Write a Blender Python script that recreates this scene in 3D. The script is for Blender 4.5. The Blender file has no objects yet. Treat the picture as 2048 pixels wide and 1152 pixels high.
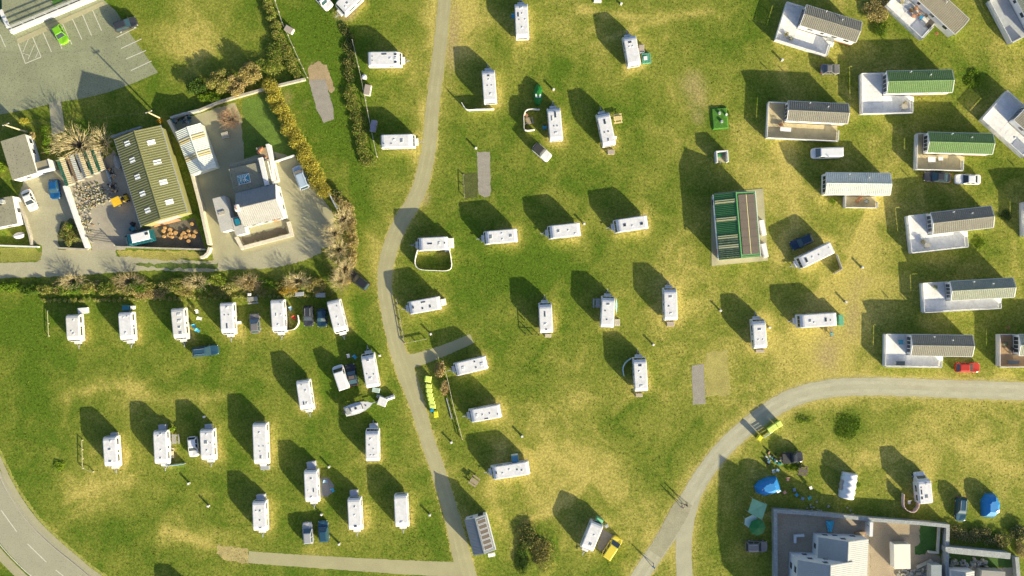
import bpy, bmesh, math, random
import numpy as np
from mathutils import Vector, Matrix
random.seed(7); RNG = np.random.default_rng(7)
SC = bpy.context.scene
COL = SC.collection
# ------------------------------------------------------------------ camera, sky, sun, exposure
H = 165.0; F = 1878.0                    # drone height (m) and focal length in photo pixels
cam = bpy.data.cameras.new('camera'); cam.sensor_width = 36; cam.lens = 36*F/2048
cam.clip_end = 6000; cam.clip_start = 1
co = bpy.data.objects.new('camera', cam); COL.objects.link(co)
co.location = (0, 0, H); co.rotation_euler = (0, 0, 0); SC.camera = co
SUN_EL = math.radians(18.3)
SUN_V = Vector((0.70*math.cos(SUN_EL), -0.714*math.cos(SUN_EL), math.sin(SUN_EL))).normalized()   # towards the sun
w = bpy.data.worlds.new('World'); SC.world = w; w.use_nodes = True
nt = w.node_tree; bg = nt.nodes['Background']
sky = nt.nodes.new('ShaderNodeTexSky'); sky.sky_type = 'NISHITA'; sky.sun_disc = False
sky.sun_elevation = SUN_EL; sky.sun_rotation = math.atan2(SUN_V.x, SUN_V.y)
sky.air_density = 0.7; sky.dust_density = 1.6; sky.ozone_density = 1.2
nt.links.new(sky.outputs[0], bg.inputs[0]); bg.inputs[1].default_value = 0.115
sl = bpy.data.lights.new('sun', 'SUN'); sl.energy = 5.0; sl.angle = math.radians(0.5); sl.color = (1.0, 0.88, 0.60)
so = bpy.data.objects.new('sun', sl); COL.objects.link(so)
so.rotation_euler = SUN_V.to_track_quat('Z', 'Y').to_euler(); so.location = (60, -60, 60)
SC.view_settings.view_transform = 'Standard'; SC.view_settings.look = 'None'
SC.view_settings.exposure = 1.02; SC.view_settings.gamma = 1.0; SC.view_settings.use_curve_mapping = False
SC.cycles.max_bounces = 5; SC.cycles.diffuse_bounces = 2; SC.cycles.glossy_bounces = 2
SC.cycles.transparent_max_bounces = 6

def G(px, py, h=0.0):                     # photo pixel -> world point on the level h metres up
    return Vector(((px-1024)/F*(H-h), -(py-576)/F*(H-h), h))
M_PX = H/F                                # metres per photo pixel on the ground

# ------------------------------------------------------------------ materials
MATS = {}
def mat(name, rgb, rough=0.7, var=0.12, scale=2.0, bump=0.0, metal=0.0, spec=None, fine=None, stripes=None, island=0.0, dots=None, alpha=None, sheen=None):
    """plain procedural material: base colour with noise patches, fine grain, optional relief stripes"""
    if name in MATS: return MATS[name]
    m = bpy.data.materials.new(name); m.use_nodes = True; MATS[name] = m
    t = m.node_tree; N = t.nodes; L = t.links; b = N['Principled BSDF']
    b.inputs['Roughness'].default_value = rough; b.inputs['Metallic'].default_value = metal
    if spec is not None: b.inputs['Specular IOR Level'].default_value = spec
    tc = N.new('ShaderNodeTexCoord')
    n1 = N.new('ShaderNodeTexNoise'); n1.inputs['Scale'].default_value = scale; n1.inputs['Detail'].default_value = 5
    n1.inputs['Roughness'].default_value = 0.65
    L.new(tc.outputs['Object'], n1.inputs['Vector'])
    mr = N.new('ShaderNodeMapRange'); mr.inputs[1].default_value = 0.3; mr.inputs[2].default_value = 0.7
    mr.inputs[3].default_value = 1-var; mr.inputs[4].default_value = 1+var*0.7
    L.new(n1.outputs['Fac'], mr.inputs[0]); fac = mr.outputs[0]
    def mul(a, bb):
        q = N.new('ShaderNodeMath'); q.operation = 'MULTIPLY'; L.new(a, q.inputs[0]); L.new(bb, q.inputs[1]); return q.outputs[0]
    if fine:
        n2 = N.new('ShaderNodeTexNoise'); n2.inputs['Scale'].default_value = fine[0]; n2.inputs['Detail'].default_value = 3
        L.new(tc.outputs['Object'], n2.inputs['Vector'])
        m2 = N.new('ShaderNodeMapRange'); m2.inputs[1].default_value = 0.35; m2.inputs[2].default_value = 0.65
        m2.inputs[3].default_value = 1-fine[1]; m2.inputs[4].default_value = 1+fine[1]*0.6
        L.new(n2.outputs['Fac'], m2.inputs[0]); fac = mul(fac, m2.outputs[0])
    if dots:      # small dark lichen or gravel specks
        v = N.new('ShaderNodeTexVoronoi'); v.inputs['Scale'].default_value = dots[0]
        L.new(tc.outputs['Object'], v.inputs['Vector'])
        m3 = N.new('ShaderNodeMapRange'); m3.inputs[1].default_value = 0.12; m3.inputs[2].default_value = 0.3
        m3.inputs[3].default_value = 1-dots[1]; m3.inputs[4].default_value = 1.0
        L.new(v.outputs['Distance'], m3.inputs[0]); fac = mul(fac, m3.outputs[0])
    if island:
        g = N.new('ShaderNodeNewGeometry'); m4 = N.new('ShaderNodeMapRange')
        m4.inputs[3].default_value = 1-island; m4.inputs[4].default_value = 1+island
        L.new(g.outputs['Random Per Island'], m4.inputs[0]); fac = mul(fac, m4.outputs[0])
    mix = N.new('ShaderNodeMix'); mix.data_type = 'RGBA'; mix.blend_type = 'MULTIPLY'; mix.inputs[0].default_value = 1
    mix.inputs[6].default_value = (*rgb, 1); L.new(fac, mix.inputs[7])
    L.new(mix.outputs[2], b.inputs['Base Color'])
    if bump:
        bp = N.new('ShaderNodeBump'); bp.inputs['Strength'].default_value = bump; bp.inputs['Distance'].default_value = 0.05
        n3 = N.new('ShaderNodeTexNoise'); n3.inputs['Scale'].default_value = (fine[0] if fine else scale*6); n3.inputs['Detail'].default_value = 3
        L.new(tc.outputs['Object'], n3.inputs['Vector'])
        L.new(n3.outputs['Fac'], bp.inputs['Height']); L.new(bp.outputs[0], b.inputs['Normal'])
    if alpha is not None:
        b.inputs['Alpha'].default_value = alpha
    return m

W_GRP = mat('white_caravan_skin', (0.66, 0.66, 0.665), 0.35, 0.10, 0.9, fine=(2.2, 0.09))
W_CRM = mat('cream_caravan_skin', (0.62, 0.61, 0.575), 0.4, 0.10, 0.8, fine=(3, 0.05))
W_PVC = mat('white_pvc', (0.72, 0.72, 0.72), 0.4, 0.05, 1.0)
W_WALL = mat('white_render', (0.68, 0.68, 0.665), 0.85, 0.07, 0.7, fine=(4, 0.05))
GLASS = mat('dark_glass', (0.035, 0.045, 0.05), 0.08, 0.1, 1.0, spec=0.8)
SKYL = mat('smoked_roof_light', (0.20, 0.22, 0.22), 0.15, 0.15, 3.0, spec=0.6)
SKYLW = mat('opal_roof_light', (0.58, 0.58, 0.56), 0.25, 0.1, 3.0)
METAL = mat('galvanised_steel', (0.42, 0.44, 0.45), 0.45, 0.1, 3, metal=0.3)
DARK = mat('dark_plastic', (0.035, 0.035, 0.035), 0.6, 0.15, 3)
TYRE = mat('tyre_rubber', (0.025, 0.025, 0.025), 0.85, 0.1, 3)
WOOD = mat('weathered_wood', (0.34, 0.28, 0.19), 0.8, 0.2, 3, fine=(14, 0.15))
WOODG = mat('grey_wood', (0.33, 0.32, 0.28), 0.85, 0.2, 3, fine=(14, 0.15))
BRICKW = mat('brown_brick', (0.30, 0.17, 0.11), 0.85, 0.15, 5)
SKIRT = mat('skirt_brick_red', (0.50, 0.26, 0.18), 0.85, 0.15, 5)

# ------------------------------------------------------------------ mesh helpers
class MB:
    def __init__(s): s.v = []; s.f = []
    def poly(s, pts): i = len(s.v); s.v += [tuple(p) for p in pts]; s.f.append(tuple(range(i, i+len(pts))))
    def box(s, x0, x1, y0, y1, z0, z1, taper=0.0, tx=None, ty=None):
        i = len(s.v); a = tx if tx is not None else taper; b = ty if ty is not None else taper
        s.v += [(x0, y0, z0), (x1, y0, z0), (x1, y1, z0), (x0, y1, z0), (x0+a, y0+b, z1), (x1-a, y0+b, z1), (x1-a, y1-b, z1), (x0+a, y1-b, z1)]
        s.f += [tuple(i+k for k in q) for q in ((3, 2, 1, 0), (4, 5, 6, 7), (0, 1, 5, 4), (1, 2, 6, 5), (2, 3, 7, 6), (3, 0, 4, 7))]
        return s
    def prism(s, pts, z0, z1):                # plan polygon (x,y) extruded in z
        if sum(pts[k][0]*pts[(k+1) % len(pts)][1]-pts[(k+1) % len(pts)][0]*pts[k][1] for k in range(len(pts))) < 0: pts = pts[::-1]
        n = len(pts); i = len(s.v)
        s.v += [(p[0], p[1], z0) for p in pts]+[(p[0], p[1], z1) for p in pts]
        s.f.append(tuple(i+k for k in range(n-1, -1, -1))); s.f.append(tuple(i+n+k for k in range(n)))
        for k in range(n): s.f.append((i+k, i+(k+1) % n, i+n+(k+1) % n, i+n+k))
        return s
    def loft(s, rings, cap=True):             # rings: lists of equal length
        i = len(s.v); n = len(rings[0])
        for r in rings: s.v += [tuple(p) for p in r]
        for a in range(len(rings)-1):
            for k in range(n):
                k2 = (k+1) % n
                s.f.append((i+a*n+k, i+a*n+k2, i+(a+1)*n+k2, i+(a+1)*n+k))
        if cap:
            s.f.append(tuple(i+k for k in range(n-1, -1, -1)))
            o = i+(len(rings)-1)*n; s.f.append(tuple(o+k for k in range(n)))
        return s
    def cyl(s, c, r, h, axis='z', n=12, r2=None):
        r2 = r if r2 is None else r2; rings = []
        for t, rr in ((0, r), (h, r2)):
            ring = []
            for k in range(n):
                a = 2*math.pi*k/n; u, v = rr*math.cos(a), rr*math.sin(a)
                if axis == 'z': ring.append((c[0]+u, c[1]+v, c[2]+t))
                elif axis == 'y': ring.append((c[0]+v, c[1]+t, c[2]+u))
                else: ring.append((c[0]+t, c[1]+u, c[2]+v))
            rings.append(ring)
        return s.loft(rings)
    def tube(s, p, q, r, n=5, r2=None):
        p = Vector(p); q = Vector(q); d = (q-p)
        if d.length < 1e-6: return s
        d.normalize(); a = d.orthogonal().normalized(); b = d.cross(a); r2 = r if r2 is None else r2
        return s.loft([[p+a*(r*math.cos(2*math.pi*k/n))+b*(r*math.sin(2*math.pi*k/n)) for k in range(n)],
                       [q+a*(r2*math.cos(2*math.pi*k/n))+b*(r2*math.sin(2*math.pi*k/n)) for k in range(n)]])
    def slab(s, a, b, c, d, t):               # quad a,b,c,d thickened downwards along its normal
        a, b, c, d = map(Vector, (a, b, c, d)); n = (b-a).cross(d-a).normalized()
        if n.z < 0: n = -n
        return s.loft([[p-n*t for p in (a, b, c, d)], [a, b, c, d]])
    def mesh(s, name, m=None, smooth=False):
        me = bpy.data.meshes.new(name); me.from_pydata(s.v, [], s.f)
        bm = bmesh.new(); bm.from_mesh(me); bmesh.ops.recalc_face_normals(bm, faces=bm.faces); bm.to_mesh(me); bm.free()
        if m: me.materials.append(m)
        if smooth: me.shade_smooth()
        return me
    def build(s, name, m, parent=None, smooth=False, bevel=0, loc=None):
        o = bpy.data.objects.new(name, s.mesh(name, m, smooth)); COL.objects.link(o)
        if bevel:
            bm = bmesh.new(); bm.from_mesh(o.data)
            bmesh.ops.bevel(bm, geom=list(bm.edges), offset=bevel, segments=2, affect='EDGES', clamp_overlap=True)
            bm.to_mesh(o.data); bm.free()
        if parent is not None: o.parent = parent
        if loc is not None: o.location = loc
        return o
def obj(name, me, parent=None, loc=(0, 0, 0), rz=0.0):
    o = bpy.data.objects.new(name, me); COL.objects.link(o); o.location = loc; o.rotation_euler = (0, 0, rz)
    if parent is not None: o.parent = parent
    return o
def tag(o, label=None, cat=None, group=None, kind=None):
    if label: o['label'] = label
    if cat: o['category'] = cat
    if group: o['group'] = group
    if kind: o['kind'] = kind
    return o
def thing(name, label, cat, loc=(0, 0, 0), rz=0.0, group=None):
    o = bpy.data.objects.new(name, None); COL.objects.link(o); o.empty_display_size = 0.3
    o.location = loc; o.rotation_euler = (0, 0, rz); return tag(o, label, cat, group)
def frame_px(p, q, h=0.0, hb=0.0):
    """two photo pixels at height h -> (ground point of their middle, heading, length)"""
    a = G(*p, h); b = G(*q, h); d = b-a; c = (a+b)/2
    return Vector((c.x, c.y, hb)), math.atan2(d.y, d.x), d.length
def rect_px(c4, h):
    """four photo pixels TL,TR,BR,BL at height h -> centre, heading (TL->TR), length, width"""
    P = [G(*c, h) for c in c4]; c = sum(P, Vector())/4
    u = ((P[1]-P[0])+(P[2]-P[3]))/2; v = ((P[0]-P[3])+(P[1]-P[2]))/2
    a = math.atan2(u.y, u.x); n = Vector((-math.sin(a), math.cos(a), 0))
    return Vector((c.x, c.y, 0)), a, u.length, abs(v.dot(n))
# ------------------------------------------------------------------ ground masks (wear, lush patches, bare soil), in photo pixels
def seg_d(X, Y, pts):
    d = np.full(X.shape, 1e9)
    for (x0, y0), (x1, y1) in zip(pts[:-1], pts[1:]):
        dx, dy = x1-x0, y1-y0; l2 = dx*dx+dy*dy+1e-9
        t = np.clip(((X-x0)*dx+(Y-y0)*dy)/l2, 0, 1)
        d = np.minimum(d, np.hypot(X-x0-t*dx, Y-y0-t*dy))
    return d
def in_poly(X, Y, poly):
    r = np.zeros(X.shape, bool); n = len(poly)
    for i in range(n):
        x0, y0 = poly[i]; x1, y1 = poly[(i+1) % n]
        if y0 == y1: continue
        c = ((y0 > Y) != (y1 > Y)) & (X < (x1-x0)*(Y-y0)/(y1-y0)+x0); r ^= c
    return r
def spline(pts, n=8):
    P = [Vector(p) for p in pts]; out = []
    for i in range(len(P)-1):
        p0 = P[max(i-1, 0)]; p1 = P[i]; p2 = P[i+1]; p3 = P[min(i+2, len(P)-1)]
        for k in range(n):
            t = k/n
            out.append(tuple(0.5*((2*p1)+(p2-p0)*t+(2*p0-5*p1+4*p2-p3)*t*t+(3*p1-p0-3*p2+p3)*t**3)))
    out.append(tuple(P[-1])); return out
TRACK_A = [(893, -120, 13), (889, 0, 12.5), (878, 110, 13), (866, 205, 13), (857, 300, 14), (836, 385, 15), (800, 448, 15), (778, 505, 15), (769, 560, 14), (776, 620, 14), (792, 690, 15), (812, 745, 18), (831, 800, 15), (855, 880, 14), (879, 950, 14), (904, 1035, 15), (918, 1090, 17), (934, 1152, 19), (965, 1260, 20)]
TRACK_B = [(2300, 800, 19), (2048, 783, 18), (1900, 778, 18), (1760, 773, 18), (1660, 777, 18), (1580, 798, 18), (1510, 842, 18), (1452, 892, 17), (1410, 945, 17), (1383, 990, 18), (1352, 1042, 19), (1318, 1096, 17), (1288, 1140, 17), (1240, 1220, 17)]
TRACK_C = [(1398, 962, 8), (1384, 1000, 15), (1372, 1045, 16), (1367, 1100, 16), (1369, 1152, 16), (1372, 1260, 16)]
SPUR = [(806, 727, 16), (842, 717, 13), (890, 700, 11), (944, 677, 10)]
LINK = [(497, 1114, 12), (560, 1119, 12), (700, 1128, 13), (800, 1134, 14), (880, 1138, 15), (925, 1142, 18)]
LANE = [(-150, 548, 15), (0, 541, 15), (120, 538, 15), (200, 531, 16), (300, 527, 14), (400, 533, 11), (470, 527, 12), (540, 516, 20), (600, 500, 22), (640, 492, 14)]
def centre(pts): return [(p[0], p[1]) for p in pts]
STAT_ZONE = [(1540, 0), (2300, -60), (2300, 760), (1700, 760), (1600, 560), (1560, 330)]
def masks(X, Y):
    dry = np.zeros(X.shape); lush = np.zeros(X.shape); soil = np.zeros(X.shape)
    def blob(a, x, y, rx, ry, s):
        a += s*np.exp(-(((X-x)/rx)**2+((Y-y)/ry)**2))
    for tr in (TRACK_A, TRACK_B, TRACK_C):
        d = seg_d(X, Y, centre(spline(tr, 3))); dry += 0.55*np.exp(-(d/26)**2)
    # wheel tracks: pairs of worn or lusher lines across the turf
    for pts, w_, sd, sl_ in (([(1760, 400), (1712, 520), (1696, 620), (1668, 700), (1630, 770)], 16, .45, 0), ([(1745, 400), (1700, 520), (1684, 620), (1650, 700), (1600, 790)], 5, .4, 0), ([(1560, 300), (1592, 400), (1575, 480), (1540, 560)], 14, .3, 0), ([(1160, 20), (1300, 36), (1420, 22)], 10, .35, 0), ([(1150, 110), (1260, 60), (1330, 44)], 6, .3, 0), ([(1090, 900), (1170, 960), (1120, 1010), (1050, 1050), (1024, 1110)], 10, .4, 0), ([(1260, 870), (1230, 850), (1290, 790), (1350, 850), (1310, 930)], 7, 0, .2), ([(1020, 780), (1090, 690), (1130, 650)], 9, 0, .35), ([(1330, 930), (1360, 880), (1400, 840)], 8, 0, .3), ([(130, 1000), (240, 960), (330, 985), (420, 985)], 12, .25, 0), ([(330, 1060), (400, 1085), (450, 1100)], 10, .4, 0), ([(120, 800), (230, 770), (330, 800), (450, 790)], 14, .3, 0), ([(930, 100), (925, 0)], 20, .35, 0), ([(820, 130), (850, 250), (820, 340)], 10, .2, 0), ([(690, 330), (700, 480), (720, 560)], 8, .25, 0), ([(1000, 900), (980, 980), (1010, 1060)], 12, .3, 0), ([(1440, 880), (1500, 930), (1480, 1000)], 12, .15, 0), ([(640, 40), (660, 200), (700, 340), (740, 420)], 22, 0, .3), ([(0, 640), (60, 760), (40, 860), (100, 960)], 30, 0, .2)):
        e_ = np.exp(-(seg_d(X, Y, centre(spline([(a, b, 0) for a, b in pts], 4)))/w_)**2); dry += sd*e_; lush += sl_*e_
    dry += 0.20*in_poly(X, Y, STAT_ZONE); dry += 0.06*(X > 1080); dry += 0.07*in_poly(X, Y, [(1420, 800), (2300, 800), (2300, 1060), (1380, 1060)]); lush += 0.10*((X < 780) & (Y > 590))
    # worn places, seen in the photograph
    for b in ((930, 30, 60, 70, .5), (860, 40, 50, 60, .3), (1180, 60, 150, 60, .35), (1390, 170, 60, 60, .4), (1080, 330, 120, 60, .1), (1330, 320, 90, 60, .25), (1560, 430, 70, 110, .35), (1500, 330, 80, 90, .3),
              (1660, 690, 60, 110, .55), (1720, 560, 60, 60, .4), (1780, 400, 50, 80, .2), (1430, 760, 45, 60, .5), (1150, 760, 110, 90, .15), (1100, 940, 120, 90, .4), (1180, 900, 120, 120, .25), (960, 1010, 60, 60, .35),
              (1250, 1000, 80, 110, .25), (1760, 880, 220, 90, .32), (1990, 900, 100, 90, .3), (1450, 640, 140, 120, .2), (1300, 540, 120, 100, .15), (1400, 470, 60, 60, .1),
              (220, 780, 110, 40, .45), (150, 960, 90, 60, .35), (225, 1000, 90, 30, .35), (380, 1075, 90, 26, .45), (290, 900, 70, 60, .25), (560, 860, 60, 70, .25), (430, 800, 80, 40, .15), (640, 1100, 90, 24, .3), (700, 1070, 60, 40, .2),
              (740, 160, 40, 60, .1), (820, 180, 50, 80, .22), (385, 60, 60, 80, .45), (420, 95, 60, 40, .35), (310, 40, 40, 40, .15), (800, 940, 30, 100, .2), (690, 560, 26, 90, .25), (745, 480, 18, 60, .25), (900, 420, 40, 30, .15),
              (980, 150, 80, 90, .12), (1020, 860, 60, 60, .25), (1560, 700, 60, 60, .35), (1900, 100, 80, 80, .12), (1580, 230, 40, 60, .2)):
        blob(dry, *b)
    for b in ((70, 760, 80, 160, .3), (40, 650, 60, 60, .3), (330, 745, 130, 40, .12), (300, 1090, 110, 40, .35), (240, 1050, 60, 40, .2), (840, 1080, 60, 60, .35), (810, 1010, 30, 60, .2), (430, 960, 80, 40, .1),
              (700, 160, 60, 120, .45), (640, 60, 60, 90, .45), (640, 280, 60, 90, .4), (720, 390, 50, 80, .3), (560, 30, 60, 90, .2), (700, 640, 30, 40, .3), (770, 900, 26, 70, .2),
              (1000, 530, 140, 40, .35), (1000, 330, 60, 60, .25), (900, 470, 60, 60, .3), (940, 560, 90, 40, .3), (1150, 340, 90, 50, .25), (1060, 400, 60, 40, .2), (1170, 640, 50, 60, .25), (1050, 760, 60, 60, .25), (1100, 700, 90, 60, .2),
              (1240, 860, 50, 60, .35), (1300, 930, 60, 60, .2), (1390, 130, 60, 110, .3), (1440, 230, 40, 60, .3), (1130, 110, 60, 50, .22), (1240, 250, 60, 60, .2), (1940, 160, 40, 40, .7), (1700, 290, 60, 40, .1), (1960, 490, 36, 30, .6), (1980, 320, 60, 60, .4),
              (1690, 850, 34, 30, .95), (1695, 840, 26, 26, .4), (1605, 838, 20, 18, .5), (118, 931, 13, 13, .8), (1900, 785, 100, 12, .4), (1880, 430, 30, 20, .2), (1740, 470, 30, 20, .2), (1020, 580, 180, 60, .1),
              (1800, 40, 40, 60, .35), (1880, 100, 50, 40, .3), (1500, 30, 40, 60, .25), (960, 260, 40, 60, .15), (1420, 720, 30, 30, .1), (1130, 560, 100, 40, .12)):
        blob(lush, *b)
    for b in ((1385, 165, 36, 34, .55), (1395, 215, 26, 40, .4), (1398, 240, 16, 16, .3), (908, 50, 20, 70, .6), (690, 28, 26, 16, .8), (900, 110, 14, 60, .4), (640, 150, 26, 26, .2), (575, 195, 16, 30, .45), (610, 210, 14, 24, .35), (1655, 705, 34, 60, .7), (1706, 630, 22, 60, .6), (1735, 560, 30, 30, .3),
              (850, 395, 16, 20, .7), (460, 1107, 30, 14, .55), (1083, 1120, 34, 40, .25), (310, 985, 20, 8, .3), (255, 1010, 30, 10, .2), (625, 130, 16, 16, .3), (700, 590, 10, 30, .2), (1565, 30, 20, 30, .2), (1290, 40, 60, 16, .25), (1440, 870, 16, 30, .1), (1160, 930, 60, 40, .15)):
        blob(soil, *b)
    return dry, lush*.72, soil
nx = np.concatenate([[-1600, -700, -300, -160], np.arange(-112, 112.01, 0.55), [160, 300, 700, 1600]])
ny = np.concatenate([[-1600, -700, -300, -130], np.arange(-66, 66.01, 0.55), [130, 300, 700, 1600]])
GX, GY = np.meshgrid(nx, ny); PX = GX/M_PX+1024; PY = 576-GY/M_PX
dry, lush, soil = masks(PX, PY)
# the mean worn look around each caravan is added once their places are known
CARAVAN_PX = []
def ground_material():
    m = bpy.data.materials.new('pasture'); m.use_nodes = True
    t = m.node_tree; N = t.nodes; L = t.links; b = N['Principled BSDF']
    b.inputs['Roughness'].default_value = 0.95; b.inputs['Specular IOR Level'].default_value = 0.1
    at = N.new('ShaderNodeAttribute'); at.attribute_name = 'wear'
    sp = N.new('ShaderNodeSeparateColor'); L.new(at.outputs['Color'], sp.inputs[0])
    tc = N.new('ShaderNodeTexCoord')
    def noise(scale, det=6, rough=0.6, dist=0.0, sc=None):
        n = N.new('ShaderNodeTexNoise'); n.inputs['Scale'].default_value = scale; n.inputs['Detail'].default_value = det
        n.inputs['Roughness'].default_value = rough; n.inputs['Distortion'].default_value = dist
        if sc:
            mp = N.new('ShaderNodeMapping'); mp.inputs['Scale'].default_value = sc; L.new(tc.outputs['Object'], mp.inputs[0]); L.new(mp.outputs[0], n.inputs['Vector'])
        else: L.new(tc.outputs['Object'], n.inputs['Vector'])
        return n.outputs['Fac']
    def M(op, a, bb, c=None):
        q = N.new('ShaderNodeMath'); q.operation = op
        for i, x in enumerate((a, bb, c)):
            if x is None: continue
            if isinstance(x, (int, float)): q.inputs[i].default_value = x
            else: L.new(x, q.inputs[i])
        return q.outputs[0]
    def rng(x, a, bb, c, d, smooth=True):
        q = N.new('ShaderNodeMapRange'); q.interpolation_type = 'SMOOTHSTEP' if smooth else 'LINEAR'
        for i, k in enumerate((a, bb, c, d)): q.inputs[i+1].default_value = k
        L.new(x, q.inputs[0]); return q.outputs[0]
    def mixc(f, a, bb, blend='MIX'):
        q = N.new('ShaderNodeMix'); q.data_type = 'RGBA'; q.blend_type = blend
        if isinstance(f, (int, float)): q.inputs[0].default_value = f
        else: L.new(f, q.inputs[0])
        for i, x in ((6, a), (7, bb)):
            if isinstance(x, tuple): q.inputs[i].default_value = (*x, 1)
            else: L.new(x, q.inputs[i])
        return q.outputs[2]
    big = noise(0.055, 4, 0.55, 0.6); mid = noise(0.20, 6, 0.6, 0.8); sml = noise(1.6, 5, 0.7); fin = noise(7.0, 3, 0.7); fin2 = noise(2.6, 4, 0.75, 0.3)
    s = M('ADD', M('MULTIPLY', M('SUBTRACT', big, 0.5), 1.1), M('MULTIPLY', M('SUBTRACT', mid, 0.5), 1.5))
    s = M('ADD', s, M('MULTIPLY', M('SUBTRACT', sml, 0.5), 0.85)); s = M('ADD', s, M('MULTIPLY', M('SUBTRACT', fin, 0.5), 0.35))
    s = M('ADD', s, M('SUBTRACT', sp.outputs[0], sp.outputs[1])); s = M('ADD', s, 0.02)
    f1 = rng(s, -0.35, 0.30, 0, 1); f2 = rng(s, 0.15, 0.85, 0, 1)
    c = mixc(f1, (0.092, 0.160, 0.013), (0.214, 0.240, 0.036)); c = mixc(f2, c, (0.475, 0.405, 0.105))
    so_ = M('ADD', sp.outputs[2], M('MULTIPLY', M('SUBTRACT', mid, 0.5), 0.5)); c = mixc(rng(so_, 0.15, 0.8, 0, 0.85), c, (0.40, 0.32, 0.14))
    # tussocks and thatch: fine grain
    g = rng(fin2, 0.34, 0.68, 0.66, 1.24); c = mixc(1.0, c, g, 'MULTIPLY')
    g = rng(fin, 0.35, 0.68, 0.76, 1.16); c = mixc(1.0, c, g, 'MULTIPLY')
    L.new(c, b.inputs['Base Color'])
    bp = N.new('ShaderNodeBump'); bp.inputs['Strength'].default_value = 0.25; bp.inputs['Distance'].default_value = 0.06
    L.new(M('ADD', M('MULTIPLY', fin2, 1.2), M('MULTIPLY', fin, 0.5)), bp.inputs['Height']); L.new(bp.outputs[0], b.inputs['Normal'])
    return m
MAT_GRASS = ground_material()
def build_ground():
    d, l, s = dry.copy(), lush.copy(), soil.copy()
    for (x, y, L_, a) in CARAVAN_PX:
        ca, sa = math.cos(a), math.sin(a); u = (PX-x)*ca+(PY-y)*sa; v = -(PX-x)*sa+(PY-y)*ca
        r = np.hypot(np.maximum(np.abs(u)-L_*0.42, 0), np.maximum(np.abs(v)-10, 0))
        side = 0.55+0.45*np.clip(((PX-x)*0.8+(PY-y)*0.6)/30, -1, 1)
        d += 0.85*np.exp(-(r/15)**2)*side; s += 0.42*np.exp(-(r/7)**2)*side
    nxn, nyn = len(nx), len(ny)
    v = np.zeros((nyn*nxn, 3)); v[:, 0] = GX.ravel(); v[:, 1] = GY.ravel()
    i = (np.arange(nyn-1)[:, None]*nxn+np.arange(nxn-1)[None, :]).ravel()
    f = np.stack([i, i+1, i+nxn+1, i+nxn], 1)
    me = bpy.data.meshes.new('ground'); me.from_pydata(v.tolist(), [], f.tolist()); me.materials.append(MAT_GRASS)
    at = me.color_attributes.new('wear', 'FLOAT_COLOR', 'POINT')
    c = np.ones((nyn*nxn, 4), np.float32); c[:, 0] = np.clip(d, 0, 1.4).ravel(); c[:, 1] = np.clip(l, 0, 1.4).ravel(); c[:, 2] = np.clip(s, 0, 1).ravel()
    at.data.foreach_set('color', c.ravel())
    tag(obj('ground', me), kind='structure', label='grass camping field with worn yellow patches and lush green tufts')

ASPH = mat('pale_tarmac', (0.355, 0.332, 0.183), 0.9, 0.10, 0.25, fine=(6, 0.10), bump=0.1)
ASPH2 = mat('grey_track_tarmac', (0.385, 0.37, 0.255), 0.9, 0.12, 0.3, fine=(6, 0.10), bump=0.1)
ROADM = mat('main_road_tarmac', (0.335, 0.325, 0.225), 0.9, 0.08, 0.2, fine=(5, 0.10), dots=(3.5, 0.3))
LOTM = mat('car_park_tarmac', (0.258, 0.275, 0.165), 0.9, 0.16, 0.22, fine=(4, 0.15), dots=(3.2, 0.6))
CONC = mat('pale_concrete', (0.36, 0.338, 0.205), 0.9, 0.12, 0.3, fine=(4, 0.08))
CONCG = mat('grey_concrete', (0.34, 0.31, 0.24), 0.9, 0.16, 0.35, fine=(4, 0.1))
LANEM = mat('lane_concrete', (0.37, 0.35, 0.23), 0.9, 0.14, 0.25, fine=(4, 0.1))
GRAVEL = mat('grey_gravel', (0.30, 0.275, 0.23), 0.95, 0.12, 1, fine=(9, 0.25), bump=0.4)
DIRT = mat('trodden_earth', (0.36, 0.27, 0.15), 0.95, 0.2, 0.6, fine=(6, 0.2), bump=0.3)
PAINT = mat('road_paint', (0.62, 0.60, 0.50), 0.8, 0.2, 1.5, fine=(8, 0.2))
VERGE = mat('dry_verge', (0.40, 0.35, 0.10), 0.95, 0.25, 0.8, fine=(5, 0.3), bump=0.4)
PAVED = []          # photo-pixel polygons kept free of grass tufts
def ragged(pts, z, rag=0.12):
    return pts
def strip(name, pts, m, z, label, rag=0.0, extra=0.0, keep=True):
    P = spline(pts, 22); L_ = []; R_ = []
    for i, p in enumerate(P):
        a = P[max(i-1, 0)]; b = P[min(i+1, len(P)-1)]; d = Vector((b[0]-a[0], b[1]-a[1])).normalized()
        n = Vector((-d.y, d.x)); w1 = p[2]+extra+random.uniform(-rag, rag); w2 = p[2]+extra+random.uniform(-rag, rag)
        L_.append((p[0]+n.x*w1, p[1]+n.y*w1)); R_.append((p[0]-n.x*w2, p[1]-n.y*w2))
    mb = MB(); k = len(P)
    for q in L_+R_: g = G(*q); mb.v.append((g.x, g.y, z))
    for i in range(k-1): mb.f.append((i, k+i, k+i+1, i+1))
    if keep: PAVED.append(L_+R_[::-1])
    o = mb.build(name, m); 
    for f in o.data.polygons: pass
    return tag(o, label=label, kind='structure')
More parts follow.
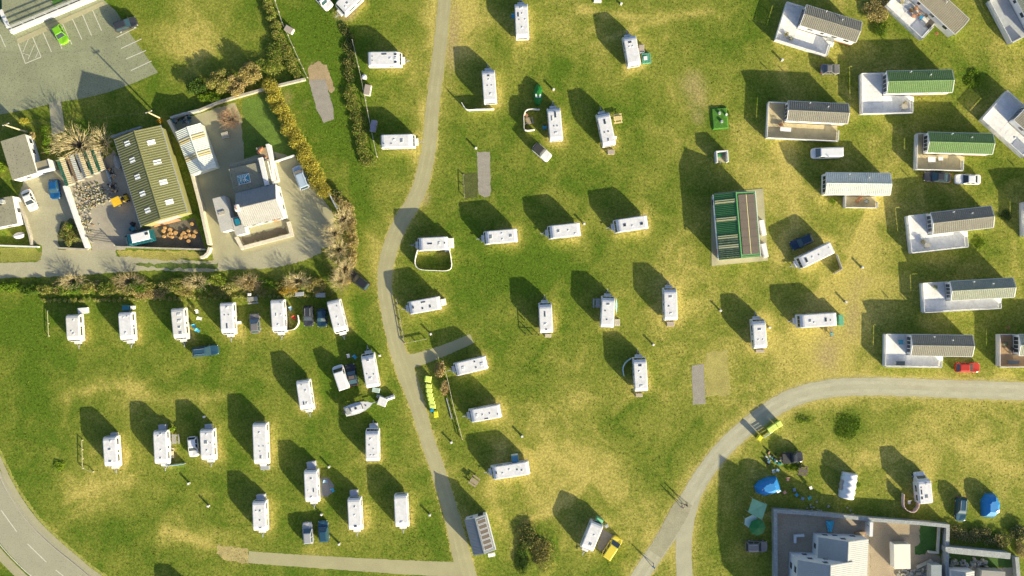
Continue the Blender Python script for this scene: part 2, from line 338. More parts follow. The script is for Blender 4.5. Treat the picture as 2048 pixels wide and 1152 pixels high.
def sheet(name, pts, m, z, label, keep=True, thick=0.0):
    mb = MB(); P = [G(*p) for p in pts]
    rag = {'gravel_strip': .045, 'sand_patch': .12, 'worn_pitch': .12, 'lawn_patch': .12, 'garden_bed': .16, 'yard': .06, 'apron': 0}.get(name, 0)
    if rag:
        Q = []
        for a, b in zip(P, P[1:]+P[:1]):
            n_ = max(1, int((b-a).length/.45))
            for k in range(n_): Q.append(a.lerp(b, k/n_)+Vector((random.gauss(0, rag), random.gauss(0, rag), 0)))
        P = Q
    if thick: mb.prism([(p.x, p.y) for p in P], 0.0, z)
    else:
        mb.poly([(p.x, p.y, z) for p in P])
    if keep: PAVED.append(list(pts))
    return tag(mb.build(name, m), label=label, kind='structure')
strip('verge', TRACK_A, VERGE, 0.004, 'worn yellow verge along the curved tarmac track', 2.6, 2.2)
strip('verge', TRACK_B, VERGE, 0.004, 'worn pale verge along the eastern track', 3.0, 4.5)
strip('track', TRACK_A, ASPH, 0.012, 'narrow curving tarmac track through the camping field', 1.1)
strip('track', TRACK_B, ASPH2, 0.016, 'pale tarmac track sweeping in from the right edge', 1.0)
strip('track', TRACK_C, ASPH2, 0.012, 'short straight fork of the pale track', 0.6)
strip('track', SPUR, ASPH, 0.008, 'short tarmac spur leading to a pitch', 0.6)
strip('track', LINK, ASPH, 0.008, 'straight tarmac link across the bottom of the field', 0.6)
WHEELP = mat('polished_tarmac', (0.415, 0.40, 0.28), 0.85, 0.12, 0.5, fine=(6, 0.12)); TARP = mat('patched_tarmac', (0.32, 0.305, 0.20), 0.9, 0.15, 0.6, fine=(6, 0.15))
def offs(pts, o, w_):
    out = []
    for i, p in enumerate(pts):
        a = pts[max(i-1, 0)]; b = pts[min(i+1, len(pts)-1)]; d = Vector((b[0]-a[0], b[1]-a[1])).normalized(); out.append((p[0]-d.y*o, p[1]+d.x*o, w_))
    return out
for o_, lab in ((-9, 'pale outer wheel path worn into the sweeping track'), (8, 'pale inner wheel path worn into the sweeping track')): strip('wheel_path', offs(TRACK_B, o_, 3.6), WHEELP, 0.0205, lab, 1.2)
for o_, lab in ((-6, 'left wheel path worn into the curving track'), (6, 'right wheel path worn into the curving track')): strip('wheel_path', offs(TRACK_A, o_, 2.2), mat('worn_pale_tarmac', (0.375, 0.35, 0.195), 0.85, 0.12, 0.5, fine=(6, 0.12)), 0.0165, lab, 1.0)
strip('tar_patch', [(1372, 1003, 14), (1360, 1022, 18), (1350, 1040, 18), (1325, 1085, 15), (1310, 1108, 14)], TARP, 0.021, 'darker relaid tarmac below the track fork', 1.0)
strip('road', [(-112, 780, 41), (-82, 870, 41), (-42, 950, 41), (2, 1019, 41), (35, 1064, 41), (72, 1104, 41), (116, 1144, 41), (172, 1186, 41), (262, 1242, 41)], ROADM, 0.012, 'wide main road curving through the bottom left corner')
strip('pavement', [(-62, 762, 5.5), (-38, 840, 5.5), (-1, 922, 5.5), (19, 965, 5.5), (45, 1008, 5.5), (76, 1048, 5.5), (116, 1087, 5.5), (155, 1120, 5.5), (188, 1147, 5.5), (280, 1205, 5.5)], CONC, 0.02, 'narrow concrete footway between the main road and the field')
strip('pavement', [(-170, 800, 9), (-137, 900, 9), (-94, 984, 9), (-44, 1054, 9), (-6, 1102, 9), (34, 1144, 9), (80, 1184, 9), (140, 1230, 9), (230, 1285, 9)], CONC, 0.02, 'pale concrete footway on the far side of the main road')
strip('verge', [(-54, 758, 3), (-30, 836, 3), (7, 918, 3), (27, 961, 3), (53, 1003, 3), (84, 1043, 3), (123, 1082, 3), (162, 1115, 3), (196, 1142, 3), (288, 1200, 3)], mat('lime_verge', (0.30, 0.31, 0.06), 0.95, 0.3, 1.2, fine=(5, 0.35)), 0.008, 'bright mown verge beside the main road footway', 1.5)
KERB = mat('kerb_concrete', (0.42, 0.39, 0.31), 0.9, 0.15, 2)
def kerb(pts, label):
    P = [G(*p) for p in centre(spline(pts, 10))]; r = thing('kerb', label, 'kerb', P[0])
    tag(r, kind='structure'); acc = []
    for a, b in zip(P[:-1], P[1:]):
        n = max(1, int((b-a).length/1.0))
        for k in range(n):
            p = a.lerp(b, k/n); q = a.lerp(b, (k+1)/n); d = q-p
            m_ = MB().box(0.008, d.length-0.008, -0.07, 0.07, 0, 0.12+random.uniform(-0.006, 0.006)).build('kerb_stone', KERB, r)
            m_.location = p-P[0]; m_.rotation_euler = (0, 0, math.atan2(d.y, d.x))
kerb([(-14, 918), (7, 968), (33, 1012), (65, 1054), (107, 1094), (147, 1126), (180, 1154)], 'concrete kerb along the field side of the main road')
dash = MB().box(-2.3, 2.3, -0.07, 0.07, 0.0, 0.004).mesh('road_dash', PAINT)
for (x, y, a) in ((18, 1042, 54), (74, 1106, 44), (132, 1156, 38), (-32, 968, 60)):
    g = G(x, y); o = obj('centre_dash', dash, loc=(g.x, g.y, 0.0135), rz=math.radians(-a)); tag(o, kind='structure', label='white centre dash painted on the main road')
strip('edge_line', [(-112, 900, .8), (-70, 985, .8), (-28, 1049, .8), (4, 1094, .8), (40, 1132, .8), (70, 1158, .8), (130, 1200, .8)], PAINT, 0.0165, 'thin pale edge line of the main road')
# ---- left side: car park, lane, yards
sheet('car_park', [(-300, 40), (-300, 300), (-60, 240), (0, 229), (60, 218), (112, 205), (165, 197), (218, 184), (268, 166), (316, 145), (262, 70), (232, 22), (207, 0), (185, -60), (100, -160)], LOTM, 0.008, 'speckled tarmac car park with white bay lines')
strip('lane', LANE, LANEM, 0.012, 'pale concrete lane passing the cottages', 1.2)
sheet('yard', [(52, 350), (76, 330), (120, 340), (150, 380), (182, 500), (232, 498), (232, 520), (60, 540), (82, 515), (84, 490), (62, 486), (36, 395)], LANEM, 0.006, 'shared concrete drive between the cottage and the farm yard')
sheet('yard', [(140, 372), (182, 345), (228, 300), (262, 360), (284, 452), (250, 500), (186, 500)], CONCG, 0.008, 'cluttered concrete farm yard beside the green shed')
sheet('yard', [(284, 456), (388, 436), (412, 500), (250, 495)], mat('dark_yard_earth', (0.13, 0.115, 0.085), 0.95, 0.3, 0.6, fine=(5, 0.3)), 0.008, 'dark earth strip stacked with logs below the shed')
sheet('yard', [(345, 243), (405, 225), (470, 205), (488, 250), (488, 318), (540, 300), (592, 316), (668, 430), (668, 492), (640, 498), (580, 510), (540, 518), (470, 524), (428, 530), (420, 470), (386, 330)], CONC, 0.006, 'pale concrete yard around the white cottage')
sheet('path', [(98, 205), (122, 200), (130, 262), (104, 272)], LANEM, 0.01, 'short grey path from the car park to the cottage')
sheet('lawn_patch', [(486, 200), (540, 182), (592, 312), (540, 300), (490, 318), (484, 260)], mat('garden_lawn', (0.12, 0.20, 0.022), 0.95, 0.3, 0.7, fine=(5, 0.3), bump=0.4), 0.012, 'lush green garden lawn behind the white cottage', keep=False)
sheet('garden_bed', [(118, 500), (115, 470), (122, 445), (142, 437), (163, 455), (180, 498)], mat('overgrown_bed', (0.13, 0.14, 0.05), 0.95, 0.4, 0.8, fine=(4, 0.4), bump=0.5), 0.015, 'overgrown planted bed at the drive corner', keep=False)
sheet('lawn_patch', [(0, 495), (66, 495), (84, 505), (80, 520), (0, 524)], mat('lane_lawn', (0.24, 0.25, 0.045), 0.95, 0.2, 0.5, fine=(5, 0.3)), 0.016, 'mown grass strip between low wall and lane', keep=False)
sheet('lawn_patch', [(232, 500), (415, 503), (418, 516), (330, 521), (240, 512)], mat('lane_verge', (0.33, 0.30, 0.07), 0.95, 0.25, 0.5, fine=(5, 0.3)), 0.016, 'sunlit grass verge below the farm yard wall', keep=False)
sheet('lawn_patch', [(262, 527), (330, 525), (436, 528), (436, 537), (350, 538), (280, 533)], mat('lane_island_grass', (0.12, 0.17, 0.03), 0.95, 0.3, 0.6, fine=(5, 0.35), bump=0.5), 0.02, 'thin grass island splitting the lane', keep=False)
sheet('gravel_strip', [(618, 160), (650, 158), (666, 215), (668, 238), (648, 246), (632, 215)], GRAVEL, 0.014, 'grey gravel pitch beside the sandy patch')
sheet('sand_patch', [(616, 134), (640, 123), (654, 130), (670, 182), (660, 187), (648, 163), (618, 166)], DIRT, 0.010, 'sandy bare patch at the end of the wall')
sheet('gravel_strip', [(954, 304), (980, 304), (981, 392), (970, 395), (957, 388)], GRAVEL, 0.012, 'long grey gravel pitch above the middle row')
sheet('gravel_strip', [(1384, 731), (1408, 728), (1411, 808), (1386, 810)], GRAVEL, 0.012, 'grey gravel pitch beside the worn earth rectangle')
sheet('worn_pitch', [(1410, 706), (1455, 700), (1460, 790), (1412, 793)], mat('worn_pitch_earth', (0.36, 0.32, 0.09), 0.95, 0.2, 0.5, fine=(5, 0.25)), 0.010, 'rectangular worn yellow pitch right of the gravel')
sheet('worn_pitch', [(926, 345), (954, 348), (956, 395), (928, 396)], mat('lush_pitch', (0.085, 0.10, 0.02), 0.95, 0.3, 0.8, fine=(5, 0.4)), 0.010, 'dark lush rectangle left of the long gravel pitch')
sheet('worn_pitch', [(438, 1090), (495, 1096), (498, 1128), (450, 1120), (433, 1106)], mat('worn_gateway', (0.40, 0.33, 0.13), 0.95, 0.3, 0.6, fine=(5, 0.3)), 0.006, 'worn turning place at the end of the bottom track', keep=False)
def paint_line(p, q, w=0.10, z=0.0125, name='bay_line', lab='white parking bay line', m=PAINT):
    a = G(*p); b = G(*q); d = b-a
    o = MB().box(0, d.length, -w/2, w/2, 0, 0.004).build(name, m); o.location = (a.x, a.y, z); o.rotation_euler = (0, 0, math.atan2(d.y, d.x))
    return tag(o, label=lab, kind='structure')
for p, q in (((185, 20), (203, 61)), ((165, 29), (183, 71)), ((145, 38), (164, 79)), ((125, 47), (144, 89)), ((106, 56), (124, 97)), ((85.6, 64), (103, 104)), ((65, 73), (82, 113)), ((36, 86), (51, 127)), ((51, 127), (82, 114)),
             ((233, 75), (273, 55)), ((242, 97), (283, 78)), ((252, 118), (292, 101)), ((262, 141), (303, 122)), ((0, 69), (11, 94)), ((-20, 80), (-8, 104))):
    paint_line(p, q, 0.13, lab='white painted parking bay line on the car park')
for p, q in (((57, 78), (46, 104)), ((69, 89), (56, 119)), ((76, 104), (71, 116)), ((45, 106), (59, 111))):
    paint_line(p, q, 0.08, 0.0172, lab='faint hatch line of the disabled parking bay')
sheet('path', [(33, 78), (205, 3), (209, 10), (36, 88)], CONC, 0.04, 'beige kerbed path along the top of the car park', thick=1)
sheet('patio', [(8, -60), (150, -60), (188, -8), (28, 59), (10, 20)], LOTM, 1.0, 'speckled raised terrace above the car park wall', thick=1)
sheet('lawn_patch', [(106, 0), (112, 14), (150, -2), (150, -40), (100, -40)], mat('hotel_lawn', (0.06, 0.16, 0.02), 0.95, 0.3, 0.7, fine=(5, 0.35)), 1.02, 'green lawn corner on the terrace', keep=False)
sheet('lawn_patch', [(-30, -10), (4, -10), (6, 18), (0, 38), (-30, 46)], mat('teal_turf', (0.03, 0.13, 0.05), 0.95, 0.2, 0.7, fine=(5, 0.25)), 0.018, 'dark artificial turf in the top left corner', keep=False)
# ---- right side sheets
sheet('apron', [(1422, 392), (1423, 532), (1536, 521), (1526, 377), (1506, 379), (1430, 386)], CONC, 0.05, 'pale concrete apron around the green roofed shower block', thick=1)
sheet('yard', [(1548, 1018), (1740, 1040), (1740, 1240), (1548, 1240)], mat('brown_gravel_yard', (0.40, 0.335, 0.25), 0.95, 0.15, 0.4, fine=(5, 0.15), dots=(2, 0.2)), 0.008, 'brown gravel yard inside the farmhouse wall')
sheet('yard', [(1740, 1040), (1842, 1048), (1842, 1100), (1880, 1112), (1884, 1240), (1740, 1240)], mat('tan_gravel_yard', (0.36, 0.29, 0.195), 0.95, 0.12, 0.4, fine=(5, 0.15), dots=(2, 0.15)), 0.008, 'tan gravel courtyard right of the farmhouse')
sheet('lawn_patch', [(1840, 1050), (1878, 1052), (1874, 1102), (1852, 1104), (1850, 1110), (1829, 1108), (1830, 1092), (1838, 1090)], mat('courtyard_lawn', (0.05, 0.13, 0.018), 0.95, 0.25, 0.7, fine=(5, 0.3), bump=0.4), 0.016, 'dark green lawn in the courtyard corner', keep=False)
sheet('lawn_patch', [(1893, 1100), (2032, 1114), (2030, 1136), (1893, 1130)], mat('back_lawn', (0.05, 0.12, 0.018), 0.95, 0.25, 0.7, fine=(5, 0.3), bump=0.4), 0.010, 'green strip behind the long grey wall', keep=False)
sheet('yard', [(1893, 1132), (2030, 1136), (2034, 1240), (1893, 1240)], CONCG, 0.014, 'grey yard of the neighbouring outbuildings')
# ------------------------------------------------------------------ touring caravans
MESH = {}
def shared(key, fn):
    if key not in MESH: MESH[key] = fn()
    return MESH[key]
def wheel_mesh(r, wd):
    return shared(('tyre', r, wd), lambda: MB().cyl((0, -wd/2, 0), r, wd, 'y', 14).mesh('tyre', TYRE))
def rim_mesh(r, wd):
    return shared(('rim', r, wd), lambda: MB().cyl((0, -wd/2-0.012, 0), r*0.62, wd+0.024, 'y', 10).mesh('rim', METAL))
def wheel(parent, x, y, r=0.32, wd=0.2):
    o = obj('wheel', wheel_mesh(r, wd), parent, (x, y, r)); obj('rim', rim_mesh(r, wd), o)
def light_mesh(sx, sy, m, mf):
    def mk():
        b = MB().box(-sx/2, sx/2, -sy/2, sy/2, 0, 0.05, 0.02); return b.mesh('roof_light', mf)
    return shared(('rl', sx, sy, mf.name), mk)
def pane_mesh(sx, sy, m):
    return shared(('rp', sx, sy, m.name), lambda: MB().box(-sx/2+.06, sx/2-.06, -sy/2+.06, sy/2-.06, 0.045, 0.085, 0.03).mesh('pane', m))
def caravan(rear, front, label, W=2.28, lights=None, skin=None, rail=False, box=None, hgt=2.48, door_side=1, name='touring_caravan', awn=None):
    loc, rz, L = frame_px(rear, front, 2.2); L = max(L, 4.2)
    CARAVAN_PX.append((loc.x/M_PX+1024, 576-loc.y/M_PX, L/M_PX, -rz))
    t = thing(name, label, 'caravan', loc, rz, 'touring caravans on the grass pitches'); skin = skin or W_GRP
    h = L/2; zt = hgt; z0 = 0.42
    prof = [(-h+.04, z0), (-h, 0.8), (-h, 1.75), (-h+.09, 2.15), (-h+.28, zt-.08), (-h+.62, zt), (h-1.05, zt), (h-.78, zt-.06), (h-.38, 2.2), (h-.12, 1.45), (h-.02, 1.15), (h, 0.8), (h-.03, z0)]
    cx, cz = 0, 1.5; rings = []
    for y, k, dz in ((-W/2, 1, .09), (-W/2+.05, .4, .03), (-W/2+.14, 0, 0), (W/2-.14, 0, 0), (W/2-.05, .4, .03), (W/2, 1, .09)):
        rings.append([(x-math.copysign(.07*k, x), y, (z-dz if z > 1.9 else z)) for x, z in prof])
    MB().loft(rings).build('body', skin, t)
    # front window of three panes, slightly proud of the sloping nose
    def on_nose(z): # x on nose for height z
        pts = [(h-.38, 2.2), (h-.12, 1.45)]
        k = (2.2-z)/(2.2-1.45); return pts[0][0]+(pts[1][0]-pts[0][0])*k
    for (y0, y1) in ((-W/2+.2, -.37), (-.33, .33), (.37, W/2-.2)):
        n = Vector((.95, 0, .33)).normalized()*0.018
        a = [Vector((on_nose(z), y, z))+n for z, y in ((1.48, y0), (1.48, y1), (2.12, y1), (2.12, y0))]
        MB().slab(a[0], a[1], a[2], a[3], 0.03).build('front_window', GLASS, t)
    MB().box(-h-.012, -h+.03, -W/2+.35, W/2-.35, 1.35, 1.9).build('rear_window', GLASS, t)
    for s in (-1, 1):
        xs = [(-h+.5, -h+1.5), (h-2.2, h-1.1)] if L < 6 else [(-h+.4, -h+1.4), (-.6, .5), (h-2.2, h-1.1)]
        for i, (x0, x1) in enumerate(xs):
            if s == door_side and i == (1 if L >= 6 else 9): continue
            MB().box(x0, x1, s*(W/2-.02)-.02, s*(W/2-.02)+.035, 1.35, 1.95).build('side_window', GLASS, t)
    d = MB().box(-.35, .3, door_side*(W/2-.02)-.02, door_side*(W/2-.02)+.03, .5, 2.2).build('door', skin, t)
    MB().box(-.2, .15, door_side*(W/2)+.0, door_side*(W/2)+.026, 1.4, 1.95).build('door_window', GLASS, d)
    if rail:                                       # awning rail and canopy case along one roof edge
        MB().box(-h+.5, h-1.2, door_side*(W/2-.16)-.05, door_side*(W/2-.16)+.05, zt-.03, zt+.05).build('awning_case', WOODG if rail == 2 else METAL, t)
    lights = lights if lights is not None else [(.30, 0, .55, .5, 0), (-.12, -.25, .35, .35, 0), (-.34, .1, .5, .4, 1)]
    for fx, fy, sx, sy, k in lights:
        m_ = SKYL if k == 0 else (GLASS if k == 2 else SKYLW)
        o = obj('roof_light', light_mesh(sx, sy, m_, W_PVC if k < 2 else METAL), t, (fx*L, fy*W, zt-.005)); obj('pane', pane_mesh(sx, sy, m_), o)
    for s in (-1, 1): wheel(t, -.25, s*(W/2-.16))
    db = MB()
    for s in (-1, 1): db.tube((h-.3, s*.75, .45), (h+.95, 0, .47), .05, 4)
    db.box(h+.75, h+1.3, -.06, .06, .43, .56); db.build('drawbar', METAL, t)
    MB().cyl((h+.7, .16, 0), .06, .45, 'z', 8).build('jockey_wheel', DARK, t)
    MB().box(h-.1, h+.42, -.62, .62, .5, .92, .05).build('gas_locker', skin, t)
    for sx in (-1, 1):
        for sy in (-1, 1): MB().tube((sx*(h-.7), sy*.8, .44), (sx*(h-.45), sy*.9, 0.0), .035, 4).build('corner_steady', METAL, t)
    MB().box(-.95, .45, -W/2+.05, -W/2+.3, .25, .43).build('axle_skirt', DARK, t)
    if box:                                        # step or battery box parts that travel with it: none
        pass
    return t
LA = [(.28, -.02, .5, .7, 0), (-.30, .02, .55, .5, 0), (-.05, .22, .3, .3, 1), (-.05, -.22, .3, .3, 1)]
LB = [(.20, .0, .9, .4, 2), (-.10, .18, .28, .28, 2), (-.10, -.12, .28, .28, 2), (-.34, .0, .55, .4, 0)]
LC = [(.25, 0, .55, .5, 1), (0, -.1, .32, .32, 1), (-.3, .1, .5, .45, 1)]
LD = [(.24, -.02, .9, .45, 2), (.02, .2, .3, .3, 2), (-.2, -.1, .3, .3, 2), (-.33, 0, .6, .42, 1)]
LE = [(.10, .05, .35, .4, 2), (-.12, -.2, .3, .3, 2), (-.34, 0, .32, .3, 0)]
CV = [
 ((735, 118), (803, 117), 'white caravan with dark corner roof lights, pitched beside the fence near the top', dict(lights=[(.33, .28, .5, .4, 2), (.33, -.28, .5, .4, 2), (.33, 0, .5, .6, 1), (0, .3, .9, .3, 2), (.17, 0, .4, .4, 1), (-.35, .15, .2, .2, 2), (-.35, -.15, .2, .2, 2)], W=2.4)),
 ((761, 283), (830, 281), 'white caravan lying across the fence end, below the litter bin', dict(lights=[(.12, 0, .5, .7, 0), (-.18, -.2, .3, .2, 2), (-.4, -.2, .3, .2, 2), (-.1, .1, .4, .3, 1)])),
 ((981, 206), (976, 137), 'white caravan with a low white windbreak trailing from its back end', dict(lights=[(.28, 0, .32, .45, 2), (.17, 0, .3, .3, 1), (0, .13, .22, .22, 2), (0, -.18, .22, .22, 2), (-.25, -.05, .4, .4, 1)])),
 ((1045, 76), (1042, 4), 'white caravan close to the top edge with a blue chair at its left side', dict(lights=[(.33, 0, .35, .5, 1), (.14, .25, .8, .3, 2), (.17, -.05, .3, .25, 0), (0, .2, .2, .2, 2), (0, -.25, .25, .25, 0), (-.22, 0, .35, .3, 1)])),
 ((1269, 131), (1258, 69), 'white caravan with a green slatted crate standing at its side', dict(lights=[(.24, .05, .35, .6, 2), (.1, -.1, .25, .3, 1), (.1, .15, .25, .3, 1)])),
 ((1113, 281), (1107, 213), 'white caravan with long dark roof light beside the curved windbreak and garden seats', dict(lights=[(.25, -.08, 1.1, .35, 2), (.15, .2, .9, .3, 0), (-.08, .1, .25, .25, 2), (-.08, -.15, .25, .25, 2), (-.28, 0, .35, .55, 1)])),
 ((1219, 291), (1205, 224), 'white caravan with tan folding table on its right', dict(lights=LB)),
 ((716, -16), (678, 19), 'white caravan cut by the top edge beside the white pickup', dict(lights=[(.1, .1, .5, .4, 0), (.25, .2, .3, .3, 1)], W=2.5)),
 ((896, 486), (834, 489), 'white caravan above the closed white windbreak ring, beside the bend', dict(lights=[(.08, 0, .9, .3, 2), (-.22, 0, .4, .6, 1), (-.4, 0, .25, .3, 2)])),
 ((1035, 470), (967, 476), 'white caravan, leftmost of the middle row of three, beside the gravel pitch shadow', dict(lights=LA)),
 ((1161, 458), (1096, 465), 'white caravan in the middle of the row of three left of the shower block', dict(lights=[(.18, 0, .5, .5, 0), (-.12, 0, .3, .3, 1), (-.32, .3, .3, .3, 1)])),
 ((1296, 443), (1229, 453), 'white caravan nearest the green roofed shower block, right of its row', dict(lights=[(.2, .02, .5, .55, 2), (-.02, .15, .3, .3, 1), (-.3, .1, .55, .5, 2)])),
 ((881, 605), (815, 617), 'white caravan with three dark roof lights inside the corner fence by the track', dict(lights=[(.32, 0, .35, .5, 2), (.05, .2, .35, .35, 2), (.0, -.25, .8, .25, 2), (-.18, .15, .35, .5, 2)])),
 ((974, 724), (908, 740), 'white caravan beside the tarmac spur above the long fence', dict(lights=[(.22, 0, .5, .6, 1), (-.15, .2, .3, .3, 2), (-.15, -.25, .3, .3, 2), (-.34, .05, .6, .6, 1)])),
 ((1002, 821), (938, 833), 'white caravan with a full width dark front window, right of the long fence', dict(lights=[(.25, 0, .4, .6, 1), (.08, .05, .3, .35, 0), (-.02, .4, .7, .2, 2), (-.15, .05, .3, .35, 0), (-.38, .2, .2, .3, 2)])),
 ((1059, 935), (982, 947), 'white caravan with a small blue roofed pod awning on its north side', dict(lights=[(.36, 0, .35, .5, 2), (-.18, .0, .3, .3, 2), (-.3, .1, .35, .35, 0), (.02, -.1, .3, .3, 1), (.2, .1, .3, .3, 1)])),
 ((1093, 666), (1090, 605), 'white caravan beside a small dark hedged enclosure in the middle field', dict(lights=[(.12, .05, 1.0, .28, 2), (-.2, .05, .35, .5, 1), (-.38, .0, .28, .3, 2)])),
 ((1214, 655), (1217, 592), 'white caravan with a pale blue surfboard leaning on its side', dict(lights=[(.24, 0, .4, .6, 0), (.03, .2, .25, .25, 2), (-.25, .05, .25, .3, 2)])),
 ((1342, 641), (1340, 575), 'white caravan with a dark front window, right end of the central row', dict(lights=[(.22, 0, .4, .6, 0), (-.06, .15, .28, .28, 2), (-.28, 0, .32, .45, 1)])),
 ((1521, 697), (1517, 638), 'white caravan standing alone left of the sandy wheel tracks', dict(lights=[(.15, 0, .4, .6, 0), (-.2, .15, .25, .25, 1), (-.2, -.2, .25, .25, 1)])),
 ((1283, 783), (1279, 715), 'white caravan with a pale curved windbreak sweeping from its nose', dict(lights=[(.27, 0, .4, .6, 2), (.1, .1, .3, .3, 1), (-.08, .0, .25, .3, 2), (-.33, 0, .4, .6, 1)])),
 ((1666, 494), (1598, 527), 'white caravan at a slant with a three sided windbreak, behind the parked blue car', dict(lights=[(.3, 0, .5, .9, 2), (.12, 0, .3, .35, 1), (-.06, .05, .25, .25, 2), (-.38, -.1, .2, .2, 0)], W=2.1)),
 ((1674, 638), (1596, 643), 'white caravan with green end cover and a garden bench just below it', dict(lights=[(.2, 0, .45, .5, 0), (.1, .15, .3, .3, 1), (-.2, 0, .4, .7, 2), (-.32, .05, .2, .3, 2)], W=2.3)),
 ((1195, 1046), (1172, 1102), 'white caravan beside the yellow van with a paved mat between them', dict(lights=[(-.1, .1, .3, .3, 1), (.22, .1, .55, .5, 0)])),
 ((145, 629), (148, 684), 'white caravan at the left end of the hedge row, grey canister behind it', dict(lights=[(-.3, .1, .3, .3, 1), (.1, -.1, .3, .3, 0), (.2, .05, .35, .4, 1)], skin=W_CRM)),
 ((250, 624), (254, 683), 'white caravan second from the left in the row along the hedge', dict(lights=[(-.35, .2, .25, .25, 0), (.2, 0, .4, .35, 1), (-.32, -.1, .2, .25, 1)])),
 ((355, 616), (361, 680), 'white caravan with grubby grey roof panels, third in the hedge row', dict(lights=[(-.3, .1, .5, .7, 1), (-.1, .1, .5, .7, 1), (.1, .05, .4, .5, 0), (.28, .1, .5, .6, 0)], skin=W_CRM)),
 ((453, 605), (456, 670), 'white caravan fourth in the hedge row beside the lone grey estate car', dict(lights=[(-.35, .05, .4, .4, 1), (-.12, .15, .22, .22, 2), (-.12, -.15, .22, .22, 2), (.22, 0, .9, .28, 2)])),
 ((554, 599), (558, 666), 'white caravan with a red chair enclosed by a short curved windbreak', dict(lights=[(-.4, .3, .25, .2, 2), (-.05, -.1, .55, .25, 0), (-.05, .25, .25, .25, 1), (.25, 0, .35, .35, 1)])),
 ((666, 600), (682, 666), 'white caravan at the right end of the hedge row beside two dark cars', dict(lights=[(-.3, .2, .25, .2, 2), (.02, 0, .35, .3, 1), (.25, 0, .3, .3, 0)])),
 ((605, 760), (614, 822), 'white caravan standing alone left of the white van', dict(lights=[(-.35, -.1, .2, .2, 2), (-.15, .15, .4, .3, 1), (.25, .1, .45, .35, 1), (.24, -.12, .6, .25, 2)])),
 ((746, 775), (734, 707), 'white caravan behind the dark convertible, close to the track', dict(lights=[(.3, .0, .4, .5, 0), (-.08, .25, .22, .22, 2), (-.12, -.25, .22, .22, 2), (-.22, .05, .4, .55, 1)])),
 ((219, 873), (223, 936), 'white caravan farthest left in the lower field, two blue grey roof lights', dict(lights=[(-.1, .0, .4, .55, 0), (.28, .0, .4, .55, 0), (-.36, .1, .3, .3, 1)])),
 ((320, 861), (323, 931), 'white caravan with wooden picnic table and a green sapling behind it', dict(lights=[(-.35, -.1, .25, .3, 0), (.05, .05, .3, .3, 1), (.28, 0, .32, .35, 0), (-.4, .1, .25, .3, 1)])),
 ((413, 858), (416, 923), 'white caravan right beside the small white hatchback', dict(lights=[(-.35, .0, .3, .3, 1), (-.1, -.05, .6, .6, 0), (-.08, .3, .2, .2, 2), (.15, 0, .35, .35, 1), (.3, .3, .25, .2, 1)])),
 ((519, 846), (522, 931), 'longest white caravan of the lower field with rounded nose', dict(lights=[(-.28, 0, .35, .35, 1), (.04, .25, .2, .2, 2), (.04, -.05, .2, .2, 2), (.16, .0, .2, .2, 2), (.3, .05, .6, .4, 0)], W=2.4)),
 ((621, 940), (624, 1007), 'white caravan with grey hexagonal awning groundsheet on its right', dict(lights=[(-.25, .05, .35, .4, 0), (.1, .2, .7, .22, 2), (.1, -.2, .3, .2, 1), (.3, 0, .35, .4, 1)])),
 ((518, 1002), (520, 1065), 'white caravan lowest on the left, grey canister at its top end', dict(lights=[(-.2, .1, .35, .35, 0), (.1, .05, .25, .25, 2), (.35, .1, .3, .5, 1), (-.2, -.2, .2, .3, 1)])),
 ((708, 996), (711, 1063), 'white caravan right of the two parked cars near the bottom track', dict(lights=[(-.25, .05, .35, .35, 0), (0, 0, .3, .3, 1), (.33, .05, .35, .5, 2)])),
 ((801, 989), (804, 1057), 'plain white caravan nearest the track junction, single roof light', dict(lights=[(.3, .0, .4, .55, 1)])),
 ((745, 923), (744, 858), 'white caravan beside the track with the dark front window facing up', dict(lights=[(.2, .1, .35, .4, 1), (.02, .2, .25, .2, 2), (-.1, -.1, .2, .2, 2), (-.3, .1, .2, .3, 1), (-.3, -.15, .2, .3, 1)])),
 ((372, 1250), (370, 1186), 'white caravan out of view below the bottom edge, known by its shadow', dict()),
]
for i, (a, b, lab, kw) in enumerate(CV):
    kw.setdefault('door_side', 1); caravan(a, b, lab, **kw)
# ------------------------------------------------------------------ vehicles
def paint(name, rgb, rough=0.25):
    return mat('paint_'+name, rgb, rough, 0.06, 1.0, metal=0.15, spec=0.7)
LAMP = mat('headlamp', (0.75, 0.75, 0.72), 0.1, 0.02)
TAIL = mat('tail_lamp', (0.45, 0.03, 0.02), 0.2, 0.02)
BLUEG = mat('tinted_glass', (0.03, 0.07, 0.085), 0.05, 0.1, 1.0, spec=1.0)
